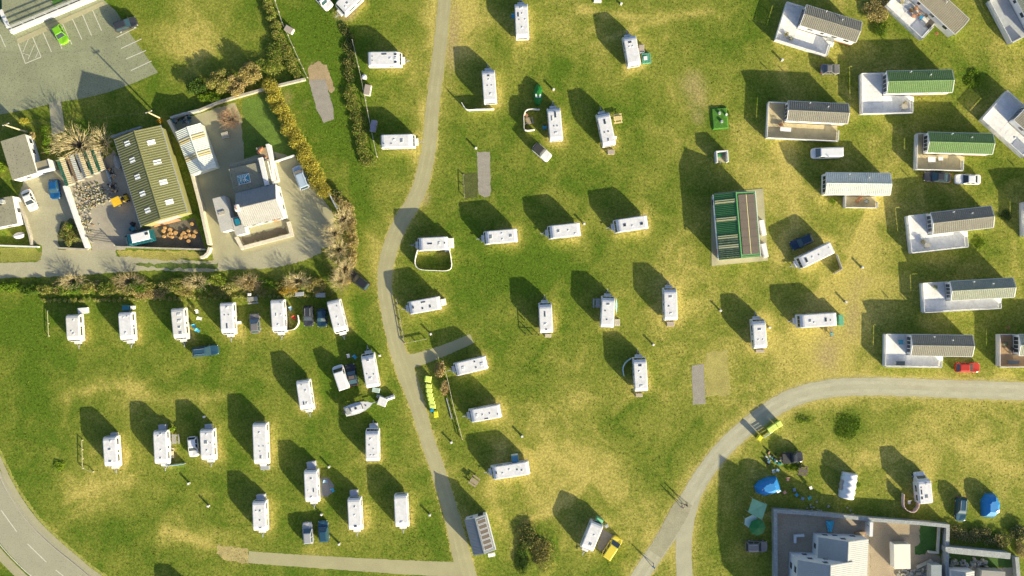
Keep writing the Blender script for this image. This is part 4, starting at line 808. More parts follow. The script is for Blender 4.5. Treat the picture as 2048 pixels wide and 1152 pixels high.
# ---- white sheeted shed
t, h, w2, L, W = gable('sheeted_shed', 'small shed roofed in white corrugated sheets with tan strips', [(350, 263), (402, 246), (433, 334), (382, 351)], 2.4, 3.0, WSHT, WSHT, 'shed', axis='y', over=.12, ribbed=.3)
for s in (-1, 1):
    for f in (.36, .74): ribs((-h, s*w2, 2.4), (h, s*w2, 2.4), (h, 0, 3.0), (-h, 0, 3.0), .3, .05, TANS, t, 'tan_sheet', f0=f-.055, f1=f+.055, lift=.03, v0=.02, v1=.93)
# ---- white cottage with extensions
t, h, w2, L, W = gable('cottage', 'white gabled cottage with grey slate roof and flat extensions', [(470, 387), (551, 367), (567, 434), (488, 453)], 3.8, 6.2, W_WALL, mat('cottage_slate', (0.27, 0.27, 0.26), 0.75, 0.12, 0.7, fine=(5, 0.1)), 'house', over=.12)
for x in (-2.2, 0, 2.2): window(t, x, -w2+.12, .9, 2.2, 1.0, -math.pi/2)
MB().box(1.0, 1.9, -w2+.05, -w2+.16, 0, 2.1).build('door', TERRA, t)
window(t, h-.12, -1, 1, 2.1, .9, 0); window(t, h-.12, 1.2, 1, 2.1, .9, 0)
c_ = MB().box(-h+.1, -h+.75, -.5, .5, 5.4, 7.1).build('chimney', W_WALL, t)
for k in (-.22, .22): MB().cyl((-h+.42, k, 7.1), .12, .4, 'z', 8, .1).build('chimney_pot', TERRA, c_)
MB().box(-h-.03, h+.03, -w2-.1, -w2-.02, 3.68, 3.8).build('gutter', DARK, t)
def block(parent, c4, hz, wm, rm, name='extension'):
    """flat roofed block standing beside its house, given in the house's own frame"""
    loc, rz, L, W = rect_px(c4, hz); Mi = Matrix.Rotation(-parent.rotation_euler.z, 4, 'Z') @ Matrix.Translation(-parent.location)
    l = Mi @ loc; o = MB().box(-L/2+.06, L/2-.06, -W/2+.06, W/2-.06, 0, hz-.12).build(name, wm, parent); o.location = l; o.rotation_euler = (0, 0, rz-parent.rotation_euler.z)
    MB().box(-L/2, L/2, -W/2, W/2, hz-.118, hz).build('flat_roof', rm, o)
    return o, L, W
o, Lb, Wb = block(t, [(424, 398), (448, 391), (468, 458), (443, 464)], 2.8, W_WALL, FELTL)
MB().box(-.55, .55, -.3, .3, 2.8, 2.95).build('roof_hatch', STONE, o).location = (-.1, .2, 0)
o, Lb, Wb = block(t, [(464, 436), (482, 431), (493, 466), (470, 472)], 2.72, W_WALL, FELTL)
f_ = MB().box(-.55, .55, -.7, .7, 2.72, 2.86, .05).build('roof_light', DARK, o); f_.location = (0, .7, 0); MB().box(-.42, .42, -.55, .55, 2.87, 2.92).build('pane', mat('teal_glass', (0.02, 0.20, 0.28), .1, .05, spec=.8), f_)
o, Lb, Wb = block(t, [(457, 338), (530, 322), (549, 368), (470, 388)], 3.5, W_WALL, FELT)
MB().box(-Lb/2, -Lb/2+.15, -Wb/2, Wb/2, 3.502, 3.620).build('kerb_upstand', FELT, o)
f_ = MB().box(-1.05, 1.05, -.8, .8, 3.500, 3.750).build('roof_lantern', W_PVC, o); f_.location = (-1.2, -.1, 0)
TEALG = MATS['teal_glass']
for a, b in (((-.98, -.74), (.98, -.74)), ((.98, -.74), (.98, .74)), ((.98, .74), (-.98, .74)), ((-.98, .74), (-.98, -.74))):
    MB().loft([[(a[0], a[1], 3.760), (b[0], b[1], 3.760), (b[0]*.3, b[1]*.06, 4.250), (a[0]*.3, a[1]*.06, 4.250)], [(a[0]*.97, a[1]*.97, 3.780), (b[0]*.97, b[1]*.97, 3.780), (b[0]*.29, b[1]*.05, 4.280), (a[0]*.29, a[1]*.05, 4.280)]]).build('pane', TEALG, f_)
for a in ((-1, -.76), (1, -.76), (1, .76), (-1, .76)): MB().tube((a[0], a[1], 3.760), (a[0]*.3, a[1]*.05, 4.300), .05, 4).build('glazing_bar', W_PVC, f_)
for k in (-.45, 0, .45):
    for sg in (-1, 1): MB().tube((k, sg*.78, 3.770), (k*.5, sg*.04, 4.300), .035, 4).build('glazing_bar', W_PVC, f_)
MB().box(.75, 1.5, -Wb/2+.1, Wb/2+.6, 3.503, 4.000).build('parapet', W_WALL, o).location = (1.35, 0, 0)
o, Lb, Wb = block(t, [(459, 328), (512, 314), (516, 324), (460, 338)], 3.1, W_WALL, FELT, 'lean_to')
o, Lb, Wb = block(t, [(512, 300), (540, 292), (553, 362), (534, 366)], 2.2, W_WALL, DIRT, 'yard_block')
def wall_run(name, label, pts, hgt, wd, m, cat='wall', cm=None, zt=None):
    """garden wall along photo pixels; segments overlap a little at the corners through separate lengths"""
    P = [G(*p) for p in pts]; t = thing(name, label, cat, P[0])
    for i, (a, b) in enumerate(zip(P[:-1], P[1:])):
        d = b-a; o = MB().box(0 if i == 0 else wd*.5+.003, d.length+(wd*.5 if i < len(P)-2 else 0), -wd/2, wd/2, 0, hgt-.002*i).build('wall_length', m, t); o.location = a-P[0]; o.rotation_euler = (0, 0, math.atan2(d.y, d.x))
        c = MB().box(0 if i == 0 else wd*.5+.003, d.length+(wd*.5 if i < len(P)-2 else 0), -wd/2-.03, wd/2+.03, hgt-.002*i+.001, hgt+.07-.002*i).build('coping', cm or m, t); c.location = a-P[0]; c.rotation_euler = (0, 0, math.atan2(d.y, d.x))
    return t
wall_run('garden_wall', 'white rendered wall running from the cottage back corner to its gable', [(541, 292), (549, 325), (556, 364)], 2.2, .5, W_WALL)
wall_run('garden_wall', 'low cream wall around the cottage front garden', [(474, 474), (486, 496), (585, 470), (578, 444)], .6, .55, CREAMW)
sheet('garden_bed', [(484, 476), (570, 452), (578, 468), (490, 490)], mat('brown_mulch', (0.20, 0.165, 0.10), .95, .2, .6, fine=(5, .2)), .014, 'brown mulched bed inside the cottage front wall', keep=False)
wall_run('garden_wall', 'tall cream wall between the farm shed and the cottage yard', [(343, 243), (366, 288), (385, 333), (405, 408), (423, 490)], 1.5, .45, CREAMW)
wall_run('garden_wall', 'curved cream end of the yard wall beside the lane', [(423.5, 495), (420, 506), (413, 513), (405, 516)], 1.2, .4, CREAMW)
wall_run('garden_wall', 'white coped wall between the shared drive and the farm yard', [(137, 374), (160, 440), (181, 496)], 1.7, .35, W_WALL)
wall_run('garden_wall', 'low wall along the lane below the parked camper van', [(236, 494), (330, 497), (414, 499.5)], .8, .22, STONE)
wall_run('garden_wall', 'low white wall in front of the left hand cottage', [(-40, 490), (0, 491.5), (80, 494)], .7, .2, W_WALL)
wall_run('garden_wall', 'short low wall beside the overgrown bed', [(120, 496), (178, 499)], .5, .2, STONE)
wall_run('garden_wall', 'narrow wall between left cottage and the shared drive', [(38, 395), (52, 430), (64, 470), (68, 490)], 1.0, .2, STONE)
wall_run('garden_wall', 'dry stone field wall above the sheeted shed', [(402, 222), (440, 206), (480, 194), (545, 176), (612, 160)], .9, .35, STONE)
wall_run('garden_wall', 'thin wall behind the pale blue people carrier', [(552, 325), (591, 312)], 1.0, .2, W_WALL)
wall_run('garden_wall', 'grey block wall behind the sheeted shed', [(346, 238), (372, 230), (402, 223)], 1.4, .25, STONEG)
wall_run('garden_wall', 'low grey wall at the head of the farm shed', [(226, 276), (286, 256)], 1.0, .3, STONEG)
wall_run('garden_wall', 'short white post wall beside the bare trees and yard', [(659, 385), (676, 418)], 1.2, .14, W_WALL)
# ---- cottages at the left edge
t, h, w2 = flat('bungalow', 'flat roofed white bungalow at the left edge with speckled roof', [(1, 282), (50, 268), (73, 345), (25, 361)], 3.0, W_WALL, FELT, 'house')
for y in (-2, .5, 2.4): window(t, h-.06, y, 1, 2.1, .9, 0)
window(t, 0, -w2+.06, 1, 2.1, 1.2, -math.pi/2)
MB().box(h-.12, h+.02, -3.2, -2.3+.0, 0, 2.1).build('door', W_PVC, t)
o, Lb, Wb = block(t, [(71, 325), (97, 318), (104, 337), (75, 345)], 2.3, W_WALL, mat('brown_felt', (0.27, 0.24, 0.16), .9, .1, 1), 'porch')
MB().box(Lb/2-.2, Lb/2, -Wb/2, Wb/2, 2.302, 2.5).build('parapet', W_WALL, o); MB().box(-Lb/2, Lb/2-.202, -Wb/2, -Wb/2+.2, 2.302, 2.5).build('parapet', W_WALL, o)
t, h, w2 = flat('cottage', 'small white cottage with speckled roof at the left edge, below the bungalow', [(-90, 412), (23, 393), (36, 446), (-80, 470)], 2.9, W_WALL, FELT, 'house')
window(t, h-.06, 0, 1, 2.1, .9, 0); window(t, 3, -w2+.06, 1, 2.1, 1.1, -math.pi/2)
MB().box(h-4.2, h-2.0, w2-1.3, w2-.4, 2.9, 3.3).build('dormer', DARK, t); MB().box(h-1.9, h-1.3, w2-1.1, w2-.5, 2.9, 3.9).build('chimney', STONEG, t)
# ---- open fronted tin sheds
t = thing('pole_barn', 'rows of old tin roofed sheds with rusty and green sheets', 'shed', G(172, 333), math.radians(-70))
RUST = mat('rusty_tin', (0.42, 0.27, 0.14), .8, .3, 1.2, fine=(4, .2)); TIN = mat('dull_tin', (0.40, 0.35, 0.22), .7, .2, 1.0, fine=(4, .12)); GTIN = mat('green_tin', (0.04, 0.19, 0.10), .7, .25, 1.2, fine=(4, .2)); GREYT = mat('grey_tin', (0.30, 0.32, 0.31), .6, .2, 1.0)
for k, (y0, y1, m1, m2) in enumerate(((-3.9, -2.5, TIN, GTIN), (-2.1, -.8, GREYT, RUST), (-.5, .75, TIN, GREYT), (1.0, 2.2, TIN, GTIN), (2.3, 3.6, TIN, GTIN))):
    ym = (y0+y1)/2; x0, x1 = -2.5+.1*k, 2.5-.12*k
    o = MB().box(x0+.2, x1-.2, y0+.1, y1-.1, 0, 1.45).build('shed_wall', WOODG, t)
    ribs((x0, y0, 1.5), (x1, y0, 1.5), (x1, ym, 1.85), (x0, ym, 1.85), .34, .04, m2, t, 'tin_sheet'); ribs((x0, y1, 1.5), (x1, y1, 1.5), (x1, ym, 1.85), (x0, ym, 1.85), .34, .04, m1, t, 'tin_sheet')
# ---- shower block
t, h, w2, L, W = gable('shower_block', 'shower block with green sheet roof, cream roof lights and dark solar panels', [(1427, 389), (1510, 382), (1521, 513), (1438, 520)], 2.6, 3.8, W_WALL, GRNS, 'building', axis='y', over=.3, ribbed=.3, ridge_m=mat('green_ridge', (0.10, 0.30, 0.10), .6, .1))
# local x runs up the picture (BL->TL), +y is the left hand slope
for f0, f1 in ((.845, .905), (.575, .635), (.305, .365), (.16, .22)): ribs((-h, w2, 2.6), (h, w2, 2.6), (h, 0, 3.8), (-h, 0, 3.8), .3, .05, CRMS, t, 'roof_light', f0=f0, f1=f1, lift=.03, v0=.03, v1=.93)
ribs((-h, w2, 2.6), (h, w2, 2.6), (h, 0, 3.8), (-h, 0, 3.8), .3, .05, mat('faded_green_sheet', (0.13, 0.17, 0.09), .6, .3, 1.5, fine=(3, .3)), t, 'faded_sheet', f0=.225, f1=.30, lift=.028, v0=.03, v1=.95)
ribs((-h, w2, 2.6), (h, w2, 2.6), (h, 0, 3.8), (-h, 0, 3.8), .3, .05, MATS['faded_green_sheet'], t, 'faded_sheet', f0=.01, f1=.155, lift=.028, v0=.03, v1=.95)
def slope_pt(h, w2, he, hr, f, v, s, off): # point on the s side slope
    n = Vector((0, s*(hr-he), w2)).normalized(); return Vector((-h+2*h*f, s*w2*(1-v), he+(hr-he)*v))+n*off
for (v0, v1) in ((.06, .46), (.52, .92)):
    for k in range(7):
        f0 = .05+k*.13; f1 = f0+.127
        q = [slope_pt(h, w2, 2.6, 3.8, *fv, -1, .12) for fv in ((f0, v0), (f1, v0), (f1, v1), (f0, v1))]
        MB().slab(*q, .04).build('solar_panel', SOLAR, t)
q = [slope_pt(h, w2, 2.6, 3.8, *fv, -1, .1) for fv in ((.05, .475), (.955, .475), (.955, .508), (.05, .508))]; MB().slab(*q, .03).build('panel_rail', CRMS, t)
for x in (-3, 0, 3): window(t, x, w2-.3, 1.4, 2.0, .9, math.pi/2)
MB().box(-4.6, -3.7, w2-.36, w2-.26, .05, 2.1).build('door', TERRA, t); MB().box(4.0, 4.9, w2-.36, w2-.26, .05, 2.1).build('door', DARK, t)
MB().box(-h+.02, h-.02, w2+.01, w2+.12, 2.46, 2.58).build('gutter', W_PVC, t); MB().box(-h+.02, h-.02, -w2-.12, -w2-.01, 2.46, 2.58).build('gutter', W_PVC, t)
for p, q, lab in (((1523, 440), (1529, 470), 'white storage chest on the apron, upper of two by the shower block'), ((1527, 487), (1533, 514), 'white storage chest on the apron, lower of two by the shower block')):
    loc, rz, L = frame_px(p, q, .9); k = thing('storage_chest', lab, 'chest', loc+Vector((0, 0, .051)), rz); MB().box(-L/2, L/2, -.38, .38, 0, .82).build('chest_body', W_PVC, k); MB().box(-L/2-.03, L/2+.03, -.42, .42, .822, .94, .05).build('lid', W_PVC, k)
    MB().box(-.1, .1, .40, .44, .7, .82).build('latch', METAL, k)
# ---- small solar block near the junction
BLUEGR = mat('blue_grey_sheet', (0.20, 0.225, 0.24), .6, .06, .6)
t, h, w2, L, W = gable('washroom_block', 'small washroom block with grey sheet roof and a column of solar panels', [(929, 1040), (972, 1028), (991, 1100), (947, 1111)], 2.5, 3.4, W_WALL, BLUEGR, 'building', axis='y', over=.12, ribbed=.25)
for k in range(6):
    f0 = .09+k*.142; f1 = f0+.125
    q = [slope_pt(h, w2, 2.5, 3.4, *fv, -1, .10) for fv in ((f0, .16), (f1, .16), (f1, .92), (f0, .92))]; o = MB().slab(*q, .04).build('solar_panel', ALU, t)
    q = [slope_pt(h, w2, 2.5, 3.4, *fv, -1, .112) for fv in ((f0+.012, .19), (f1-.012, .19), (f1-.012, .89), (f0+.012, .89))]; MB().slab(*q, .008).build('cell_face', SOLAR, o)
MB().box(-h, h, -w2-.16, -w2-.02, 2.36, 2.48).build('gutter', W_PVC, t); window(t, h-.12, .8, 1.5, 2.1, .7, 0); MB().box(h-.15, h-.09, -1.3, -.4, 0, 2.0).build('door', DARK, t)
# ---- farmhouse compound, bottom right
t, h, w2, L, W = gable('farmhouse', 'white farmhouse wing with gable windows and dark slate roof, inside the walled yard', [(1637, 1073), (1737, 1079), (1730, 1250), (1630, 1246)], 3.3, 5.7, W_WALL, mat('limed_slate', (0.36, 0.375, 0.37), .85, .06, .5, fine=(4, .05)), 'house', axis='y', over=.1, rows=11)
for y, z in ((2.6, .9), (.9, .9), (-2.2, .9), (.2, 3.1)): window(t, h-.1, y, z, z+1.1, 1.0, 0)
for x in (h-2, h-5): window(t, x, w2-.1, .9, 2.1, 1.0, math.pi/2)
t, h, w2, L, W = gable('farmhouse', 'taller white farmhouse at the bottom edge with two rows of gable windows', [(1596, 1119), (1706, 1124), (1703, 1290), (1590, 1284)], 5.3, 7.9, W_WALL, MATS['limed_slate'], 'house', axis='y', over=.1, rows=12)
for y, z in ((2.4, .9), (-.6, .9), (2.2, 3.4), (-.4, 3.4), (-2.6, 3.4), (.3, 5.6)): window(t, h-.1, y, z, z+1.1, 1.0, 0)
for x in (h-2, h-5): window(t, x, w2-.1, .9, 2.2, 1.2, math.pi/2); window(t, x, w2-.1, 3.4, 4.6, 1.2, math.pi/2)
wall_run('yard_wall', 'grey stone wall enclosing the farmhouse yard on two sides', [(1549, 1240), (1547, 1152), (1546, 1018), (1640, 1025), (1735, 1035), (1830, 1042), (1888, 1048), (1886, 1120), (1888, 1240)], 1.5, .55, STONEG)
t, h, w2 = flat('garage', 'white flat roofed store in the tan courtyard', [(1789, 1089), (1822, 1088), (1820, 1138), (1788, 1138)], 2.1, W_WALL, mat('cream_roof_coat', (0.72, 0.70, 0.60), .8, .06, .8))
MB().box(-h+.3, h-.3, w2-.08, w2-.03, 0, 1.9).build('garage_door', WOODG, t)
t = wall_run('yard_wall', 'white wall with a window opening between the two courtyards', [(1733, 1038), (1732, 1066)], 2.3, .5, W_WALL); 
wf = MB().box(-.02, .02, -.6, .6, .9, 1.9).build('window', DARK, t); wf.location = (-.26, -1.3, 0)
wall_run('yard_wall', 'low stone wall edging the courtyard lawn', [(1876, 1052), (1873, 1104), (1854, 1102)], .5, .3, CREAMW)
t, h, w2 = flat('outbuilding', 'long grey blue walled outbuilding right of the farmhouse', [(1892, 1094), (2022, 1106), (2020, 1119), (1890, 1105)], 2.0, STONEG, STONEG, 'outbuilding')
wall_run('yard_wall', 'rough stone wall beyond the outbuilding at the right', [(2026, 1110), (2030, 1152), (2034, 1230)], 1.2, .6, STONEG)
t, h, w2, L, W = gable('outbuilding', 'small grey and cream roofed outbuilding cut by the bottom edge', [(1903, 1140), (1948, 1142), (1948, 1220), (1900, 1216)], 2.6, 3.7, W_WALL, MATS['limed_slate'], 'outbuilding', axis='y', over=.1)
t, h, w2 = flat('outbuilding', 'plain grey roofed lean-to at the bottom edge beside the yard wall', [(1863, 1130), (1884, 1130), (1884, 1230), (1862, 1230)], 2.2, STONEG, mat('blue_grey_felt', (0.26, 0.30, 0.31), .9, .1, .8))
t, h, w2 = flat('outbuilding', 'grey flat roofed outbuilding in the bottom right corner', [(1962, 1140), (2008, 1144), (2008, 1230), (1960, 1228)], 2.3, STONEG, mat('ribbed_grey_felt', (0.30, 0.29, 0.26), .9, .12, .8))
# ---- terrace wall at the top left
wall_run('terrace_wall', 'white coped terrace wall along the top of the car park', [(26, 66), (195, -4), (330, -62)], 1.0, .5, W_WALL)
wall_run('terrace_wall', 'tapering white wall end at the left of the terrace', [(8, 24), (24, 58)], 1.2, .6, W_WALL)
# ------------------------------------------------------------------ trees, shrubs, hedges
def leafmat(name, rgb, var=.35): 
    m = mat(name, rgb, .8, .3, .9, island=var, spec=0.2); return m
LF_GOLD = leafmat('golden_conifer', (0.47, 0.41, 0.05)); LF_GREEN = leafmat('green_leaf', (0.11, 0.20, 0.015)); LF_DARK = leafmat('dark_leaf', (0.05, 0.095, 0.02)); LF_OLIVE = leafmat('olive_leaf', (0.36, 0.31, 0.09)); LF_BROWN = leafmat('russet_leaf', (0.44, 0.33, 0.14)); LF_PINK = leafmat('pinkish_twig', (0.42, 0.27, 0.15)); LF_LIME = leafmat('lime_leaf', (0.20, 0.30, 0.02)); LF_STRAW = leafmat('straw_tuft', (0.5, 0.40, 0.17)); LF_ORANGE = leafmat('orange_leaf', (0.42, 0.27, 0.03))
TWIG = mat('pale_twig', (0.58, 0.48, 0.25), .85, .2, 2, island=.3); TWIGB = mat('brown_twig', (0.48, 0.37, 0.19), .85, .2, 2, island=.3); BARK = mat('bark', (0.20, 0.16, 0.11), .9, .2, 3)
def leaves(lumps, n, size, m, name, parent, flat=0.35):
    """n small leaf blades spread through a set of ellipsoids (cx,cy,cz,rx,ry,rz)"""
    n = int(n*1.9); size = size*.72
    lp = np.array(lumps, float); vol = lp[:, 3]*lp[:, 4]*lp[:, 5]; idx = RNG.choice(len(lp), n, p=vol/vol.sum()); q = lp[idx]
    d = RNG.normal(size=(n, 3)); d /= np.linalg.norm(d, axis=1)[:, None]; d[:, 2] = np.abs(d[:, 2])*1.05-.25
    r = RNG.uniform(.35, 1.0, n)**.55*RNG.uniform(.85, 1.12, n)
    c = q[:, :3]+d*q[:, 3:]*r[:, None]; c[:, 2] = np.maximum(c[:, 2], .05)
    a = RNG.normal(size=(n, 3)); a /= np.linalg.norm(a, axis=1)[:, None]
    b = np.cross(a, RNG.normal(size=(n, 3))); b /= np.linalg.norm(b, axis=1)[:, None]
    s = size*RNG.uniform(.6, 1.4, n)[:, None]
    v = np.empty((n, 4, 3)); v[:, 0] = c-a*s; v[:, 1] = c+b*s*.45; v[:, 2] = c+a*s; v[:, 3] = c-b*s*.45; v[:, :, 2] = np.maximum(v[:, :, 2], .02)
    me = bpy.data.meshes.new(name); nv = n*4
    me.vertices.add(nv); me.vertices.foreach_set('co', v.reshape(-1)); me.loops.add(nv); me.loops.foreach_set('vertex_index', np.arange(nv, dtype=np.int32))
    me.polygons.add(n); me.polygons.foreach_set('loop_start', np.arange(0, nv, 4, dtype=np.int32)); me.update(); me.validate(); me.materials.append(m)
    return obj(name, me, parent)
def branch_mesh(segs, name, m, parent):
    """segs: (p, q, r0, r1) as three sided limbs"""
    S = np.array([(*p, *q, a, b) for p, q, a, b in segs]); n = len(S); p = S[:, :3]; q = S[:, 3:6]; d = q-p; d /= np.linalg.norm(d, axis=1)[:, None]+1e-9
    u = np.cross(d, np.array([.31, .52, .8])); u /= np.linalg.norm(u, axis=1)[:, None]+1e-9; w_ = np.cross(d, u); v = np.empty((n, 6, 3))
    for k in range(3):
        an = 2*math.pi*k/3; o = u*math.cos(an)+w_*math.sin(an); v[:, k] = p+o*S[:, 6:7]; v[:, 3+k] = q+o*S[:, 7:8]
    v[:, :, 2] = np.maximum(v[:, :, 2], 0.0)
    f = np.array([(0, 1, 4, 3), (1, 2, 5, 4), (2, 0, 3, 5)])[None]+np.arange(n)[:, None, None]*6
    me = bpy.data.meshes.new(name); me.from_pydata(v.reshape(-1, 3).tolist(), [], f.reshape(-1, 4).tolist()); me.materials.append(m)
    return obj(name, me, parent)
def bare_tree(px, py, rx, ry, hgt, label, m=TWIG, n=36, sub=9, name='bare_tree', lean=(0, 0), thick=.05):
    """leafless many stemmed tree: rx, ry are photo pixels of crown radius"""
    g = G(px, py); t = thing(name, label, 'tree', g); R = Vector((rx*M_PX, ry*M_PX)); segs = []; tr = []
    for i in range(n):
        a = 2*math.pi*(i+random.random())/n; rr = random.uniform(.35, 1.0); e = Vector((math.cos(a)*R.x*rr+lean[0], math.sin(a)*R.y*rr+lean[1], hgt*(1.08-.5*rr**2)*random.uniform(.75, 1.05)))
        b = Vector((math.cos(a)*.25, math.sin(a)*.25, 0)); c1 = b.lerp(e, .35)+Vector((0, 0, hgt*.14)); c2 = b.lerp(e, .7)+Vector((0, 0, hgt*.08))
        tr += [(b, c1, thick, thick*.75)]; segs += [(c1, c2, thick*.75, thick*.5), (c2, e, thick*.5, thick*.25)]
        for k in range(sub):
            f = random.uniform(.1, 1); p = c1.lerp(c2, f) if f < .5 else c2.lerp(e, f)
            dd = Vector((math.cos(a)*R.x, math.sin(a)*R.y, hgt*.4)).normalized()*.7+Vector((random.gauss(0, .45), random.gauss(0, .45), random.uniform(-.15, .6)))
            q = p+dd*random.uniform(.3, .8)*min(R.x, R.y, 2.2)*.55; segs.append((p, q, thick*.45, thick*.2))
            q2 = q+(dd+Vector((random.gauss(0, .5), random.gauss(0, .5), .1)))*.3; segs.append((q, q2, thick*.22, thick*.12))
    branch_mesh(tr, 'trunk', BARK, t); branch_mesh(segs, 'crown', m, t); return t
def shrub(px, py, rx, ry, hgt, label, m, n=1500, size=.14, name='shrub', cat='shrub', lumps=7, stems=5, mix=None):
    g = G(px, py); t = thing(name, label, cat, g); RX, RY = rx*M_PX, ry*M_PX; lp = [(0, 0, hgt*.4, RX*.62, RY*.62, hgt*.5)]
    for k in range(lumps):
        a = 2*math.pi*(k+random.random()*.7)/lumps; r = random.uniform(.35, .68); s = random.uniform(.32, .5); lp.append((math.cos(a)*RX*r, math.sin(a)*RY*r, hgt*random.uniform(.3, .62), RX*s, RY*s, hgt*random.uniform(.28, .42)))
    leaves(lp, n, size, m, 'foliage', t)
    if mix: leaves(lp, int(n*mix[1]), size, mix[0], 'foliage', t)
    segs = []
    for k in range(stems):
        a = random.uniform(0, 6.28); e = Vector((math.cos(a)*RX*.5, math.sin(a)*RY*.5, hgt*.6)); segs.append((Vector((e.x*.1, e.y*.1, 0)), e, .05, .02))
    branch_mesh(segs, 'stem', BARK, t); return t
def hedge(pts, wpx, hgt, label, m, dens=260, size=.13, name='hedge', mix=None, wob=.25, step=10):
    P = centre(spline([(x, y, 0) for x, y in pts], 6)); g0 = G(*P[0]); t = thing(name, label, 'hedge', g0); lp = []; acc = 0; last = None; stems = []
    tot = sum(math.dist(a, b) for a, b in zip(P[:-1], P[1:])); n = max(3, int(tot/step)); cum = [0]
    for a, b in zip(P[:-1], P[1:]): cum.append(cum[-1]+math.dist(a, b))
    for k in range(n+1):
        s = tot*k/n; i = max(j for j in range(len(cum)) if cum[j] <= s+1e-6); i = min(i, len(P)-2); f = (s-cum[i])/max(1e-6, cum[i+1]-cum[i])
        g = G(P[i][0]+(P[i+1][0]-P[i][0])*f, P[i][1]+(P[i+1][1]-P[i][1])*f)-g0; w_ = wpx*M_PX*.5
        for j in range(2):
            lp.append((g.x+random.uniform(-wob, wob)*w_*1.3, g.y+random.uniform(-wob, wob)*w_*1.3, hgt*random.uniform(.38, .6), w_*random.uniform(.75, 1.1), w_*random.uniform(.75, 1.1), hgt*random.uniform(.38, .5)))
        stems.append((Vector((g.x, g.y, 0)), Vector((g.x+random.uniform(-.3, .3), g.y+random.uniform(-.3, .3), hgt*.6)), .06, .03))
    leaves(lp, int(dens*tot*M_PX), size, m, 'foliage', t)
    if mix: leaves(lp, int(dens*tot*M_PX*mix[1]), size, mix[0], 'foliage', t)
    tag(branch_mesh(stems, 'stem', BARK, t), kind='stuff'); return t
hedge([(543, 172), (560, 212), (583, 255), (606, 300), (630, 345), (648, 384)], 33, 2.3, 'clipped golden conifer hedge behind the white cottage', LF_GOLD, 900, .12, mix=(LF_OLIVE, .25), wob=.2)
shrub(646, 385, 11, 9, 1.6, 'rusty orange end bush of the golden hedge', LF_ORANGE, 700, .12)
bare_tree(165, 292, 62, 34, 3.6, 'broad bare tree with pale twigs over the tin sheds', TWIG, 60, 12)
bare_tree(214, 288, 22, 34, 3.2, 'smaller bare tree with pale twigs against the farm shed', TWIG, 34, 10)
shrub(440, 165, 30, 26, 2.6, 'large golden olive bush left of the stone wall', LF_OLIVE, 2600, .14, mix=(LF_GREEN, .3))
shrub(476, 172, 24, 24, 2.4, 'russet brown bush in the middle of the hedge above the stone wall', LF_BROWN, 1900, .14, mix=(LF_OLIVE, .4))
shrub(505, 150, 26, 26, 2.8, 'olive brown bush right of the russet one above the stone wall', LF_OLIVE, 2200, .14, mix=(LF_BROWN, .4))
shrub(398, 175, 26, 18, 1.9, 'low green bush at the left end of the hedge above the stone wall', LF_DARK, 1600, .14, mix=(LF_GREEN, .6))
shrub(423, 195, 26, 12, 1.4, 'bright green undergrowth beside the stone wall', LF_LIME, 1200, .13, mix=(LF_GREEN, .6))
bare_tree(466, 240, 24, 22, 2.4, 'pinkish bare tree beside the cottage back drive', LF_PINK, 60, 14, thick=.035)
hedge([(528, -30), (540, 20), (556, 66), (574, 110), (596, 150)], 20, 1.2, 'brown scrubby hedge line along the upper field wall', LF_OLIVE, 300, .12, mix=(LF_GREEN, 1.0), wob=.5)
hedge([(500, 150), (540, 120), (560, 90), (560, 140)], 30, 1.2, 'dark green bramble patch between bushes and field wall', LF_GREEN, 220, .13, mix=(LF_OLIVE, .5), wob=.6)
hedge([(704, 180), (706, 210), (716, 240), (724, 275), (730, 310), (740, 328)], 24, .75, 'reddish brown scrub hedge left of the fence', LF_OLIVE, 220, .12, mix=(LF_GREEN, 1.3), wob=.45)
hedge([(690, 60), (700, 110), (700, 160)], 20, .5, 'low dark foliage standing in mostly for the shadow of the topmost fenced caravan', LF_DARK, 230, .13, mix=(LF_OLIVE, .5), wob=.5)  # dark leaves put mostly in place of the caravan's cast shadow
